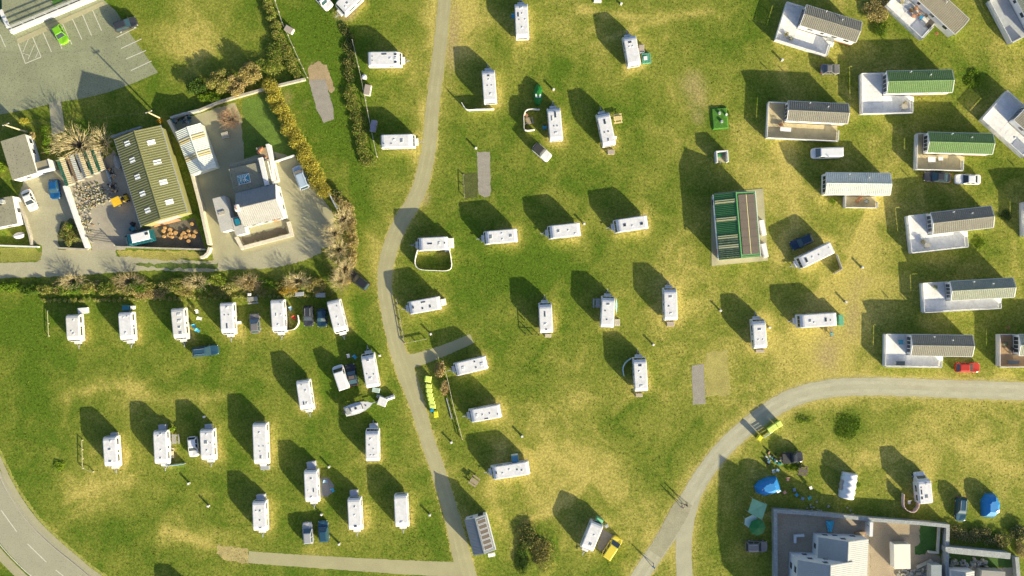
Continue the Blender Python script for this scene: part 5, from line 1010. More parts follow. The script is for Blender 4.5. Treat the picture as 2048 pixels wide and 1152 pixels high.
# hedge below the lane: many separate shrubs
for i, (x, y, rx, ry, h_, m, mx) in enumerate(((20, 572, 34, 14, 1.0, LF_GREEN, (LF_LIME, .5)), (60, 580, 26, 14, 1.1, LF_GREEN, (LF_DARK, .5)))):
    shrub(x, y, rx, ry, h_, ('low green bush at the left edge below the lane', 'second low green bush from the left edge below the lane')[i], m, 1200, .13, mix=mx)
LH = [(150, 562, 'left of the second caravan'), (262, 562, 'above the gap left of the third caravan'), (398, 566, 'between the third and fourth caravans'), (500, 564, 'above the picnic table'), (598, 562, 'above the paired dark cars')]
for i, (x, y, w_) in enumerate(LH):
    bare_tree(x, y, random.uniform(26, 40), 16, random.uniform(1.4, 2.3), 'straw coloured bare shrub of the lane hedge, '+w_, (TWIG, TWIGB)[i % 2], 46, 9, name='bare_shrub', thick=.035)
for i, (x, y, rx, ry, h_, m, lab) in enumerate(((128, 580, 18, 14, 1.3, LF_GREEN, 'green bush in the lane hedge behind the first caravan'), (215, 576, 20, 14, 1.4, LF_GREEN, 'green bush in the lane hedge behind the second caravan'), (300, 588, 40, 12, .9, LF_BROWN, 'brown leafy patch of hedge behind the third caravan'), (432, 560, 26, 14, 1.6, LF_LIME, 'bright green bush in the lane hedge with pale flowers'), (370, 582, 26, 14, 1.1, LF_OLIVE, 'olive bush in the lane hedge right of the third caravan'), (505, 570, 26, 16, 1.4, LF_BROWN, 'russet bush in the lane hedge behind the wooden crate'), (575, 576, 24, 16, 1.6, LF_ORANGE, 'yellow brown bush in the lane hedge near the paired cars'), (634, 572, 24, 18, 1.6, LF_OLIVE, 'olive bush toward the right end of the lane hedge'), (662, 556, 15, 15, 1.5, LF_GREEN, 'round green bush at the right end of the lane hedge'))):
    shrub(x, y, rx, ry, h_, lab, m, 1100, .13, mix=(LF_OLIVE, .3))
hedge([(90, 600), (200, 600), (320, 597), (440, 594), (560, 592), (660, 590)], 8, .5, 'thin strip of grass and weeds at the foot of the lane hedge', LF_LIME, 70, .10, wob=.5, mix=(LF_STRAW, 1.0))
for i, x in enumerate(range(96, 660, 26)):
    m_ = (LF_OLIVE, LF_BROWN, LF_GREEN, LF_OLIVE, LF_STRAW)[i % 5]; shrub(x+random.uniform(-6, 6), 574+random.uniform(-9, 9), random.uniform(18, 26), random.uniform(11, 16), random.uniform(.8, 1.4), 'low %s bush of the lane hedge, %s from the left end' % (('olive', 'brown', 'green', 'olive', 'straw')[i % 5], ('first second third fourth fifth sixth seventh eighth ninth tenth eleventh twelfth thirteenth fourteenth fifteenth sixteenth seventeenth eighteenth nineteenth twentieth twenty-first twenty-second').split()[i]), m_, 900, .12, mix=(LF_GREEN, .8), lumps=6)
BT = [(690, 440, 20, 24, 'top of'), (672, 468, 20, 22, 'second in'), (680, 500, 22, 22, 'middle of'), (692, 540, 22, 24, 'fourth in'), (684, 562, 18, 20, 'bottom of')]
for x, y, rx, ry, w_ in BT: bare_tree(x, y, rx, ry, random.uniform(3.0, 3.8), 'straw coloured bare tree, %s the clump right of the cottage yard' % w_, TWIG, 40, 11)
hedge([(676, 398), (694, 412), (702, 440), (706, 480), (704, 520), (698, 556)], 18, 1.2, 'russet undergrowth along the track side of the bare trees', LF_BROWN, 300, .13, mix=(LF_OLIVE, .5), wob=.5)
shrub(675, 390, 14, 16, 1.5, 'dark evergreen bush below the golden hedge', LF_DARK, 900, .13, mix=(LF_OLIVE, .4))
shrub(880, 740, 14, 18, 1.6, 'upper russet bush beside the lime bins', LF_BROWN, 1200, .13, mix=(LF_OLIVE, .3)); shrub(890, 775, 10, 18, 1.4, 'lower russet bush between bins and long fence', LF_BROWN, 900, .13)
g_ = G(1086, 1104); t = thing('earth_mound', 'grassed earth mound near the bottom edge, gorse darkened as shade on its left flank', 'mound', g_); mb = MB(); rg = []
for z, k in ((0, 1), (.03, .9), (.10, .7), (.17, .45), (.2, .15)): rg.append([(34*M_PX*k*math.cos(a*.2618)*(1+.10*math.sin(a*2.1+k*3)), 54*M_PX*k*math.sin(a*.2618)*(1+.08*math.cos(a*1.7+k)), z) for a in range(24)])
mb.loft(rg, cap=False); mb.poly(rg[-1]); mb.build('bank', MAT_GRASS, t, smooth=False); leaves([(.6, -.6, .35, 2.2, 3.6, .5)], 700, .12, LF_OLIVE, 'scrub', t)
shrub(1056, 1070, 24, 30, .9, 'gorse clump darkened as the shaded upper left of the earth mound', LF_DARK, 1700, .13, lumps=8, mix=(LF_OLIVE, .5)); shrub(1046, 1118, 18, 34, .7, 'low gorse darkened as the shaded lower left of the earth mound', LF_DARK, 1300, .13, lumps=8, mix=(LF_GREEN, .6)); shrub(1080, 1098, 26, 30, .8, 'brownish gorse on top of the earth mound', LF_OLIVE, 1500, .13, lumps=9, mix=(LF_DARK, .6))  # left gorse gets dark leaf so its colour also holds the mound's shade
shrub(1752, 18, 34, 34, 1.0, 'tussocky olive shrub between two mobile homes at the top', LF_OLIVE, 1800, .14, mix=(LF_STRAW, .8))
shrub(1760, 60, 22, 24, .8, 'low green bush below the tussocky shrub', LF_GREEN, 900, .13)
shrub(142, 470, 22, 26, 1.0, 'rounded bush in the overgrown drive corner bed', LF_OLIVE, 1200, .13, mix=(LF_GREEN, .6)); shrub(143, 453, 8, 7, 1.2, 'small lime bush on the drive corner bed', LF_LIME, 420, .12)
shrub(5, 335, 14, 14, 1.2, 'bright green bush left of the bungalow', LF_LIME, 800, .13); hedge([(88, 255), (96, 280), (102, 302)], 16, 1.2, 'green garden hedge beside the grey path', LF_GREEN, 360, .12, mix=(LF_LIME, .4), wob=.4)
shrub(322, 243, 8, 7, 1.1, 'small yellow bush beside the telegraph pole base', LF_ORANGE, 380, .12); shrub(52, 243, 12, 8, 1.0, 'yellow bush beside the left telegraph pole', LF_GOLD, 480, .12); shrub(68, 272, 8, 10, .9, 'ochre plant at the bungalow corner', LF_STRAW, 380, .12)
shrub(548, 322, 14, 8, 1.0, 'yellow green plant along the cottage back wall', LF_GOLD, 500, .12)
hedge([(1895, 1062), (1930, 1066), (1975, 1072), (2010, 1080)], 24, .9, 'rough bramble bank behind the long outbuilding', LF_DARK, 230, .13, mix=(LF_STRAW, .9), wob=.6)
shrub(2035, 1062, 26, 20, 1.3, 'dark bush at the right edge near the bottom', LF_DARK, 1100, .14, mix=(LF_STRAW, .5)); shrub(2042, 1098, 16, 24, .9, 'straw coloured bush at the right edge by the stone wall', LF_STRAW, 800, .13)
shrub(1946, 160, 18, 22, .35, 'lush green weeds right of the green roofed home', LF_LIME, 700, .12, mix=(LF_GREEN, 1)); shrub(1960, 486, 16, 14, .35, 'lush green weeds at the end of the tilted grey home', LF_LIME, 500, .12)
shrub(1664, 402, 10, 8, .6, 'leafy pot plants left of the small flower deck', LF_LIME, 420, .1); shrub(1715, 969, 7, 9, .4, 'tuft of bright weeds beside the white awning', LF_LIME, 300, .1)
shrub(1694, 850, 32, 28, .13, 'round patch of rank green grass in the right hand field', LF_LIME, 1500, .11, lumps=9, mix=(LF_GREEN, .6))
shrub(118, 931, 12, 12, .3, 'small green tuft in the lower left field', LF_LIME, 500, .12); shrub(1605, 838, 18, 13, .12, 'small ragged green tuft below the right hand track', LF_LIME, 300, .11)
shrub(347, 857, 8, 8, 1.3, 'spiky green sapling beside a caravan', LF_LIME, 300, .16)
shrub(1440, 236, 21, 26, .16, 'lush green rim around the turfed tank', LF_GREEN, 900, .12)
shrub(1590, 933, 22, 12, .3, 'bright rank grass below the dark pickup', LF_LIME, 900, .12)
shrub(2010, 430, 18, 14, .4, 'low bush in shadow right of the tilted grey home', LF_DARK, 500, .12)
# ------------------------------------------------------------------ street furniture and camp gear
def place(name, label, cat, px, py, rz=0.0, group=None, h=0.0, z=0.0):
    g = G(px, py, h); return thing(name, label, cat, (g.x, g.y, z), math.radians(rz), group)
POSTW = mat('bollard_cream', (0.72, 0.66, 0.58), .6, .1, 3)
def post(px, py, lab, hgt=.68):
    t = place('hookup_post', lab, 'post', px, py, random.uniform(-30, 30), 'electric hook-up posts')
    MB().box(-.2, .2, -.2, .2, 0, .07).build('base', CONC, t); MB().box(-.13, .13, -.12, .12, .07, hgt).build('pillar', POSTW, t)
    MB().box(-.18, .18, -.17, .17, hgt+.001, hgt+.12, .04).build('cap', W_PVC, t); MB().box(.125, .16, -.09, .09, hgt*.55, hgt*.85).build('socket_cover', MATS['paint_bright_blue'], t)
for x, y, lab in ((1242, 9, 'cream hook-up post at the top edge in the open grass'), (1563, 121, 'cream hook-up post below the top tilted mobile home deck'), (952, 297, 'cream hook-up post at the top of the long gravel pitch'), (418, 1011, 'cream hook-up post right of the bare patch in the lower left field'), (379, 966, 'pinkish hook-up post below the white hatchback'),
     (1306, 689, 'cream hook-up post above the caravan with curved windbreak'), (1690, 604, 'cream hook-up post above the caravan with green end cover'), (1723, 535, 'cream hook-up post right of the slanted caravan'), (862, 668, 'cream hook-up post beside the corner fence'), (1044, 872, 'cream hook-up post above the pod awning caravan'),
     (659, 933, 'cream hook-up post above the hexagonal groundsheet'), (679, 1087, 'cream hook-up post right of the steel blue estate'), (903, 884, 'white hook-up post below the long fence'), (860, 1029, 'cream hook-up post left of the track near the junction'), (760, 711, 'cream hook-up post at the nose of the trackside caravan'),
     (2026, 277, 'white hook-up post below the pointed deck corner'), (1168, 448, 'white hook-up post at the tail of the middle row caravan'), (410, 833, 'small hook-up post above the white hatchback'), (1440, 621, 'low hook-up post in the grass left of the lone caravan'), (1538, 655, 'low hook-up post right of the lone caravan'), (644, 1028, 'slim hook-up post above the pair of parked cars'), (1107, 180, 'small hook-up post right of the green dome tent')):
    post(x, y, lab)
# ---- wheelie bins
LIME = mat('lime_bin', (0.36, 0.62, 0.03), .4, .08, 2); LIMEL = mat('lime_lid', (0.62, 0.72, 0.16), .35, .06, 2); YLID = mat('yellow_bin', (0.66, 0.66, 0.04), .4, .08, 2); BBLUE = mat('blue_barrel', (0.02, 0.27, 0.50), .35, .05, 2)
def bin4(px, py, rz, lab, sx=1.0, sy=.75, hz=1.15, m=None, ml=None):
    t = place('wheeled_bin', lab, 'bin', px, py, rz, 'lime green refuse bins', .6); m = m or LIME; ml = ml or LIMEL
    MB().loft([[(-sx*.42, -sy*.4, .14), (sx*.42, -sy*.4, .14), (sx*.42, sy*.4, .14), (-sx*.42, sy*.4, .14)], [(-sx*.5, -sy*.5, hz-.12), (sx*.5, -sy*.5, hz-.12), (sx*.5, sy*.5, hz-.12), (-sx*.5, sy*.5, hz-.12)]]).build('bin_body', m, t)
    l = MB().loft([[(-sx*.54, -sy*.55, hz-.118), (sx*.54, -sy*.55, hz-.118), (sx*.54, sy*.55, hz-.118), (-sx*.54, sy*.55, hz-.118)], [(-sx*.48, -sy*.45, hz), (sx*.48, -sy*.45, hz), (sx*.48, sy*.45, hz), (-sx*.48, sy*.45, hz)]]).build('lid', ml, t)
    MB().box(-sx*.3, sx*.3, sy*.55, sy*.62, hz-.1, hz-.05).build('handle', m, t)
    for s in (-1, 1):
        for q in (-1, 1): MB().cyl((s*sx*.36, q*sy*.32-.03, .08), .08, .06, 'y', 8).build('castor', TYRE, t)
for i, (x, y) in enumerate(((856.5, 758), (857.5, 772), (858.5, 781), (860, 790), (862, 798), (864, 806), (865.5, 812.5))):
    bin4(x, y, 80+i, ('lime bin at the top end of the row beside the track', 'second lime bin from the top of the trackside row', 'third lime bin from the top of the trackside row', 'fourth lime bin from the top of the trackside row', 'fifth lime bin from the top of the trackside row', 'sixth lime bin from the top of the trackside row', 'lime bin next to the blue barrel')[i], 1.05 if i == 0 else .7, 1.0 if i == 0 else .95, .9)
bin4(872, 828, 8, 'square yellow lime bin standing apart below the blue barrel', .7, 1.0, .9, YLID, YLID)
t = place('barrel', 'blue plastic barrel at the end of the lime bin row', 'barrel', 864, 820, 0, None, .5); MB().loft([[(r*math.cos(a*.628), r*math.sin(a*.628), z) for a in range(10)] for z, r in ((0, .3), (.25, .38), (.6, .38), (.9, .31))]).build('drum', BBLUE, t); MB().cyl((0, 0, .9), .24, .05, 'z', 10).build('lid', BBLUE, t)
for x, y, lab in ((1539, 858.5, 'lime bin, left of the three by the right hand track'), (1547, 853, 'lime bin, middle of the three by the right hand track'), (1556.5, 847, 'lime bin, right of the three by the right hand track')): bin4(x, y, 32, lab, .85, .95, 1.35)
bin4(1518, 875, 55, 'yellow bin set apart, left of the three lime bins', .9, .7, 1.3, YLID, YLID)
t = place('bin_screen', 'low green and white slatted screen below the lime bins', 'screen', 1534, 868, 32)
for k in range(5): MB().box(-.9, .9, -.03, .03, .08+k*.2, .22+k*.2).build('slat', (W_PVC, LIME)[k % 2], t)
for s in (-.85, .85): MB().box(s-.04, s+.04, -.075, -.032, 0, 1.1).build('post', W_PVC, t)
# ---- fences
def fence(pts, lab, hgt=1.0, m=WOODG, gap=2.0, rails=2, name='fence', rr=.045):
    P = [G(*p) for p in pts]; t = thing(name, lab, 'fence', P[0])
    for i, (a, b) in enumerate(zip(P[:-1], P[1:])):
        d = b-a; n = max(1, round(d.length/gap))
        for k in range(n+(1 if i == len(P)-2 else 0)):
            p = a.lerp(b, k/n)-P[0]; MB().box(-.06, .06, -.06, .06, 0, hgt).build('post', m, t, loc=p)
        for r in range(rails):
            z = hgt*(.95-.45*r); o = MB().box(0, d.length, -.02, .02, z-rr, z+rr).build('rail', m, t); o.location = a-P[0]; o.rotation_euler = (0, 0, math.atan2(d.y, d.x))
    return t
CREAMF = mat('cream_fence', (0.55, 0.50, 0.36), .8, .15, 2)
fence([(706, 82), (724, 160), (736, 222), (748, 282), (755, 314)], 'grey post and rail fence beside the two fenced caravans', 1.0, STONE, 2.2)
fence([(544, -20), (566, 47), (599, 120), (616, 156)], 'pale post and rail fence down the upper left field', .9, STONE, 2.2)
fence([(793, 597), (801, 640), (809, 686)], 'low timber fence along the track side of the corner pitch', .5, WOODG, 1.8); fence([(810, 686), (852, 678)], 'pale low rail closing the corner pitch at the bottom', .5, CREAMF, 1.6, 1, rr=.09)
fence([(886, 722), (897, 765), (908, 815), (925, 878)], 'long pale fence running down beside the lime bins', .6, CREAMF, 2.2, 2, rr=.07)
t = place('metal_pole', 'grey steel pole lying beside the long fence', 'pole', 893, 796, 0); a = G(893, 796); b = G(904, 838); d = b-a; t.rotation_euler = (0, 0, math.atan2(d.y, d.x)); MB().tube((0, 0, .16), (d.length, 0, .16), .08, 8).build('shaft', METAL, t); MB().box(.3, .6, -.2, .2, 0, .1).build('block', WOOD, t); MB().box(d.length-.6, d.length-.3, -.2, .2, 0, .1).build('block', WOOD, t)
fence([(166, 880), (167, 936), (188, 943)], 'thin pale wire guard left of the farthest left caravan', .5, CREAMF, 1.8, 1); fence([(97, 622), (99, 672)], 'short straight pale rail left of the first hedge row caravan', .4, CREAMF, 2.0, 1)
fence([(927, 350), (929, 394)], 'short timber rail left of the lush dark rectangle', .5, WOODG, 2.0, 1); fence([(1047, 612), (1051, 668), (1078, 670)], 'low dark rail around the small hedged enclosure', .6, DARK, 1.4, 1)
def gate(p, q, lab):
    a = G(*p); b = G(*q); d = b-a; t = thing('gate', lab, 'gate', a, math.atan2(d.y, d.x)); L = d.length
    for k in range(5): MB().box(.1, L-.1, -.02, .02, .25+k*.22, .30+k*.22).build('bar', METAL, t)
    for x in (0, L): MB().box(x-.08, x+.08, -.08, .08, 0, 1.4).build('post', WOODG, t)
    MB().tube((.15, 0, .27), (L-.15, 0, 1.15), .025, 4).build('brace', METAL, t)
gate((186, 484), (233, 491), 'steel barred farm gate across the yard entrance')
t = thing('handrail', 'steel railing standing on the terrace side of the white wall', 'railing', G(30, 60)+Vector((0, 0, 1.002)), math.atan2(G(190, -6).y-G(30, 60).y, G(190, -6).x-G(30, 60).x)); Lr = (G(190, -6)-G(30, 60)).length
for k in range(8): MB().box(k*Lr/7-.04, k*Lr/7+.04, -.04, .04, 0, 1.1).build('post', METAL, t)
for z in (.35, .7, 1.05): MB().box(.05, Lr-.05, -.03, .03, z-.05, z+.05).build('rail', METAL, t).location = (0, .075, 0)
# ---- windbreaks
def windbreak(pts, lab, m, hgt=1.25, sm=True):
    P = [G(*p) for p in (centre(spline([(x, y, 0) for x, y in pts], 4)) if sm else pts)]; t = thing('windbreak', lab, 'windbreak', P[0])
    for i, (a, b) in enumerate(zip(P[:-1], P[1:])):
        d = b-a; o = MB().box(.02, d.length-.02, -.045, .045, .05, hgt+random.uniform(-.05, .05)).build('panel', m, t); o.location = a-P[0]; o.rotation_euler = (0, 0, math.atan2(d.y, d.x))
    for p in P[::1 if not sm else 2]: MB().cyl((0, 0, 0), .03, hgt+.12, 'z', 6).build('pole', W_PVC, t, loc=p-P[0])
FABW = mat('white_canvas', (0.78, 0.77, 0.73), .8, .08, 2); FABB = mat('pale_blue_canvas', (0.42, 0.60, 0.68), .8, .08, 2); FABP = mat('pink_canvas', (0.70, 0.50, 0.46), .8, .2, 2); FABG = mat('grey_canvas', (0.50, 0.47, 0.42), .8, .08, 2)
windbreak([(924, 208), (934, 221), (952, 221), (988, 220)], 'low white windbreak trailing left from a caravan tail', FABW); windbreak([(1079, 221), (1056, 221), (1048, 231), (1048, 248), (1050, 262), (1069, 261)], 'white curved windbreak around garden seats, left of a caravan', FABW)
windbreak([(836, 500), (831, 524), (839, 538), (867, 541), (901, 539), (902, 513), (898, 498)], 'white windbreak forming a closed ring below a caravan', FABW); windbreak([(1261, 716), (1250, 725), (1245, 737), (1247, 751)], 'pale blue windbreak curving from a caravan nose', FABB, 1.1)
windbreak([(1671, 510), (1681, 538), (1666, 547)], 'grey three sided windbreak below the slanted caravan', FABG, 1.1, False); windbreak([(572, 661), (590, 658), (599, 646), (598, 630)], 'short white curved windbreak around the red chair', FABW, 1.1)
windbreak([(337, 930), (372, 926)], 'straight pale blue windbreak beside the picnic table caravan', FABB, 1.2, False); windbreak([(1803, 986), (1804, 1012), (1821, 1022), (1832, 1011), (1831, 997)], 'pink and white windbreak loop left of the motorhome', FABP, 1.2)
# ---- tables, benches, seats, chests
def picnic(px, py, rz, lab, m=WOOD, L=1.8, name='picnic_table', slat=None):
    t = place(name, lab, 'table', px, py, rz)
    for k in range(5): MB().box(-L/2, L/2, -.38+k*.155, -.245+k*.155, .70, .745).build('top_plank', m, t)
    for s in (-1, 1):
        MB().box(-L/2, L/2, s*.72-.13, s*.72+.13, .42, .46).build('bench_plank', m, t)
        MB().box(s*L*.35-.04, s*L*.35+.04, -.8, .8, .36, .42).build('crossbar', m, t)
        for q in (-1, 1): MB().tube((s*L*.35+.07, q*.25, .7), (s*L*.35+.07, q*.62, 0), .05, 4).build('leg', m, t)
picnic(507, 598, 5, 'weathered wooden picnic table behind the fourth hedge row caravan', WOODG); picnic(351, 877, 92, 'wooden picnic table right of the sapling caravan', WOODG, 1.7); picnic(949, 961, -35, 'wooden picnic table left of the pod awning caravan', WOOD, 1.5)
picnic(1604, 940, -8, 'dark slatted picnic table among the camp clutter', mat('dark_slat', (0.12, 0.09, 0.085), .8, .2, 3), 1.6); picnic(1235, 238, 8, 'pale tan folding table right of a caravan', mat('tan_top', (0.62, 0.50, 0.24), .7, .1, 3), 1.5); picnic(1195, 606, 90, 'grey picnic table in shade left of the surfboard caravan', STONEG, 1.6); picnic(1057, 243, 100, 'wooden garden table inside the curved windbreak', WOOD, 1.2)
picnic(345, 905, 0, 'small pale table below the wooden picnic table', mat('pale_top', (0.6, 0.55, 0.36), .7, .1, 3), .9)
def chair(px, py, rz, m, lab, name='camp_chair'):
    t = place(name, lab, 'chair', px, py, rz, 'folding camp chairs')
    MB().box(-.27, .27, -.26, .26, .40, .45).build('seat', m, t); MB().slab((-.27, .25, .46), (.27, .25, .46), (.27, .42, .95), (-.27, .42, .95), .03).build('backrest', m, t)
    for sx in (-1, 1):
        for sy in (-1, 1): MB().tube((sx*.24, sy*.23, .41), (sx*.28, sy*.28, 0), .022, 4).build('leg', METAL, t)
        MB().box(sx*.29-.03, sx*.29+.03, -.25, .25, .60, .64).build('armrest', DARK, t)
CBL = mat('sky_blue_cloth', (0.06, 0.38, 0.60), .7, .1, 3); CWH = mat('white_cloth', (0.74, 0.73, 0.72), .7, .1, 3); CTE = mat('turquoise_cloth', (0.05, 0.42, 0.42), .7, .1, 3); CRD = mat('red_cloth', (0.62, 0.06, 0.03), .7, .1, 3); CSA = mat('salmon_plastic', (0.66, 0.36, 0.24), .7, .1, 3); CGB = mat('blue_grey_cloth', (0.22, 0.34, 0.46), .7, .1, 3)
for x, y, rz, m, lab in ((390, 653, 20, CBL, 'sky blue camp chair right of the grubby roofed caravan, upper of two'), (398, 661, 60, CBL, 'sky blue camp chair right of the grubby roofed caravan, lower of two'), (396, 624, 10, CWH, 'white camp chair nearest the hedge beside the third caravan'), (402, 637, 80, CWH, 'white camp chair above the two blue ones'), (590, 636, 30, CRD, 'red chair inside the short curved windbreak'), (583, 618, 20, CGB, 'blue grey chair above the red chair'),
     (1587, 979, 10, CGB, 'blue grey chair, leftmost of the arc near the farmhouse wall'), (1592, 989, 40, CBL, 'light blue chair second in the arc near the farmhouse wall'), (1604, 996, 70, CGB, 'grey blue chair third in the arc near the farmhouse wall'), (1618, 994, 120, CTE, 'turquoise chair at the right end of the arc near the farmhouse wall'), (1568, 984, 30, CSA, 'salmon chair right of the large blue tent'), (1574, 958, 0, CSA, 'salmon stool among the clutter above the arc of chairs'),
     (698, 712, 10, CWH, 'white camp chair in shade above the dark convertible'), (711, 714, 40, CBL, 'light blue camp chair in shade above the dark convertible'), (1053, 232, 60, CSA, 'salmon garden seat inside the curved windbreak'), (1090, 256, 90, CBL, 'blue lounger seat left of the long roof light caravan'), (1026, 35, 0, CBL, 'blue chair left of the topmost caravan'), (667, 980, 30, CBL, 'bright blue chair at the corner of the hexagonal groundsheet'), (1620, 975, 20, CWH, 'white chair standing in the sun above the arc of chairs'), (1816, 1004, 0, CWH, 'white box seat inside the pink windbreak'), (653, 962, 80, CGB, 'grey chair on the hexagonal groundsheet'), (1546, 942, 10, CGB, 'grey chair above the large blue tent'), (1554, 940, 60, CGB, 'second grey chair above the large blue tent')):
    chair(x, y, rz, m, lab)
def chest(px, py, rz, sx, sy, sz, m, lab, ml=None, name='storage_box', cat='box', z=0.0):
    t = place(name, lab, cat, px, py, rz, None, sz*.7, z); MB().box(-sx/2, sx/2, -sy/2, sy/2, 0, sz*.85, .02).build('box_body', m, t, bevel=.02); MB().box(-sx/2-.02, sx/2+.02, -sy/2-.02, sy/2+.02, sz*.852, sz, .06).build('lid', ml or m, t)
    MB().box(-.08, .08, -sy/2-.05, -sy/2-.02, sz*.6, sz*.8).build('latch', DARK, t)
GBR = mat('grey_brown_lid', (0.34, 0.29, 0.25), .8, .15, 2); TEALB = mat('teal_box', (0.05, 0.22, 0.26), .6, .1, 2)
chest(578, 59, 60, 1.0, 1.5, 1.0, W_PVC, 'small grey lidded bin store on the upper left fence', GBR); chest(735, 180, 80, 1.8, 1.1, 1.1, W_PVC, 'grey lidded bin store on the fence between two caravans', GBR); chest(747, 252, 80, 2.0, 1.0, 1.0, GBR, 'brown and blue lidded box on the fence above a caravan', mat('blue_brown_lid', (0.24, 0.24, 0.30), .7, .3, 1.0))
chest(166, 621, 5, 1.7, 1.0, .7, W_PVC, 'white locker behind the first hedge row caravan'); chest(252, 616, 0, 1.2, .9, .9, TEALB, 'teal locker behind the second hedge row caravan'); chest(265, 615, 0, .6, .6, .9, W_PVC, 'small white canister beside the teal locker'); chest(599, 588, 5, 1.5, .7, .8, METAL, 'grey locker in the hedge behind the paired dark cars'); chest(641, 590, 0, 1.6, .8, .8, STONEG, 'blue grey locker in shade behind the navy hatchback'); chest(499, 589, 0, .6, .5, .7, W_PVC, 'small white box beside the weathered picnic table')
chest(887, 604, 12, .8, 1.1, .8, W_PVC, 'white locker at the tail of the corner pitch caravan'); chest(901, 486, 3, 1.1, 1.7, 1.3, mat('mint_cover', (0.42, 0.55, 0.44), .6, .08, 2), 'mint covered locker at the tail of the ring windbreak caravan', W_PVC); chest(1681, 640, 4, .8, 1.8, 1.4, mat('green_cover', (0.10, 0.36, 0.22), .6, .1, 2), 'green covered locker at the tail of a caravan'); chest(1222, 304, 0, 1.2, .8, .6, GBR, 'small grey step box below the tan table caravan'); chest(1230, 275, 0, .5, .5, .5, W_PVC, 'small white water carrier right of the tan table caravan')
chest(1283, 97, 0, .9, 1.3, .5, GBR, 'brown mat box right of the green crate caravan'); chest(1284, 104, 0, .8, .45, .5, W_PVC, 'white water carrier above the green crate'); chest(1030, 917, 8, 1.2, 1.2, 1.9, FABW, 'small pod awning with blue roof on a caravan side', mat('blue_awning', (0.10, 0.26, 0.34), .6, .1, 2), 'pod_awning', 'awning'); chest(752, 780, -12, 1.3, .8, .9, mat('sage_cover', (0.32, 0.42, 0.40), .6, .1, 2), 'sage covered locker at the tail of the trackside caravan'); chest(530, 935, 0, 1.5, .7, .9, METAL, 'grey step locker at the nose of the longest caravan'); chest(1278, 790, 0, 1.2, .6, .4, GBR, 'grey step at the tail of the curved windbreak caravan'); chest(1520, 702, 0, 1.5, .5, .3, GBR, 'grey doormat box at the tail of the lone caravan'); chest(1096, 671, 0, 1.1, .6, .4, STONE, 'pale step at the tail of the hedged enclosure caravan'); chest(1341, 648, 0, 1.3, .8, .4, GBR, 'grey step at the tail of the right central row caravan'); chest(1234, 645, 0, 1.0, 1.2, .3, STONE, 'pale step below the surfboard')
chest(623, 930, 10, 1.5, 1.2, 1.1, mat('silver_cover', (0.46, 0.46, 0.50), .4, .1, 2), 'silver covered box at the tail of the groundsheet caravan'); chest(522, 994, 5, 1.5, .9, 1.0, MATS['silver_cover'], 'silver covered box at the tail of the lowest left caravan'); chest(708, 986, 5, 1.4, 1.0, 1.0, MATS['silver_cover'], 'silver covered box at the tail of the caravan right of two cars'); chest(747, 852, 8, 1.4, .9, .9, MATS['silver_cover'], 'silver covered box at the nose of the trackside field caravan'); chest(325, 854, 5, 1.3, .8, .9, MATS['silver_cover'], 'silver covered box behind the sapling caravan'); chest(417, 853, 5, 1.2, .8, .9, MATS['silver_cover'], 'silver covered box behind the hatchback caravan'); chest(228, 869, 5, 1.1, .6, .9, MATS['silver_cover'], 'silver covered box behind the farthest left caravan')
chest(1199, 1040, -25, 1.2, .6, 1.4, mat('mint_bin', (0.25, 0.60, 0.32), .5, .1, 2), 'mint green locker at the tail of the yellow van caravan'); chest(1213, 1052, 30, .6, .5, .8, METAL, 'grey canister beside the mint green locker'); chest(983, 1110, 10, 1.2, .5, .9, W_PVC, 'white meter box below the washroom block'); chest(477, 645, 0, .9, .5, .3, W_PVC, 'white doorstep right of the fourth hedge row caravan'); chest(1195, 2, 0, 1.3, .4, .7, W_PVC, 'white box cut by the top edge in open grass'); chest(895, 500, 0, .9, .5, .6, W_PVC, 'white water carriers below the ring windbreak caravan')
chest(765, 803, -20, 1.5, 1.5, .9, W_GRP, 'white square water tank right of the boat'); chest(759, 793, -15, 1.0, .5, .5, STONEG, 'grey crate beside the white square tank'); chest(450, 270, 15, 1.2, 1.0, 1.0, STONE, 'stone chest in the cottage back yard')
t = place('gas_tank', 'white horizontal gas cylinder right of the square tank', 'tank', 781, 795, 20); MB().cyl((-.8, 0, .45), .36, 1.6, 'x', 12).build('cylinder', W_GRP, t); [MB().box(x-.06, x+.06, -.3, .3, 0, .2).build('foot', METAL, t) for x in (-.5, .5)]; MB().cyl((0, 0, .78), .08, .14, 'z', 8).build('valve', METAL, t)
t = place('litter_bin', 'round white litter bin on the fence above the grey lidded store', 'bin', 730, 156, 0); MB().cyl((0, 0, 0), .38, .85, 'z', 12, .44).build('drum', STONE, t); MB().cyl((0, 0, .851), .46, .12, 'z', 12, .2).build('lid', W_PVC, t); MB().box(-.18, .18, -.47, -.38, .6, .8).build('opening', DARK, t)
t = place('plant_crate', 'green slatted crate at the side of a caravan', 'crate', 1292, 118, 5); GSL = mat('green_slat', (0.10, 0.33, 0.22), .7, .2, 3)
for k in range(6): MB().box(-.75+k*.26, -.55+k*.26, -.85, .85, .6, .66).build('slat', GSL, t)
for sx in (-1, 1):
    MB().box(sx*.72-.04, sx*.72+.04, -.85, .85, 0, .59).build('side_panel', GSL, t)
MB().box(-.67, .67, -.84, -.78, 0, .59).build('end_panel', GSL, t); MB().box(-.67, .67, .78, .84, 0, .59).build('end_panel', GSL, t); MB().box(-.5, .1, -.3, .3, .662, .8).build('cushion', CWH, t)
t = place('garden_bench', 'weathered garden bench with cushions below the green end cover caravan', 'bench', 1661, 665, 95)
for k in range(4): MB().box(-.75, .75, -.28+k*.13, -.17+k*.13, .42, .46).build('seat_slat', WOOD, t)
for k in range(3): MB().box(-.75, .75, .27, .31, .52+k*.14, .63+k*.14).build('back_slat', WOOD, t)
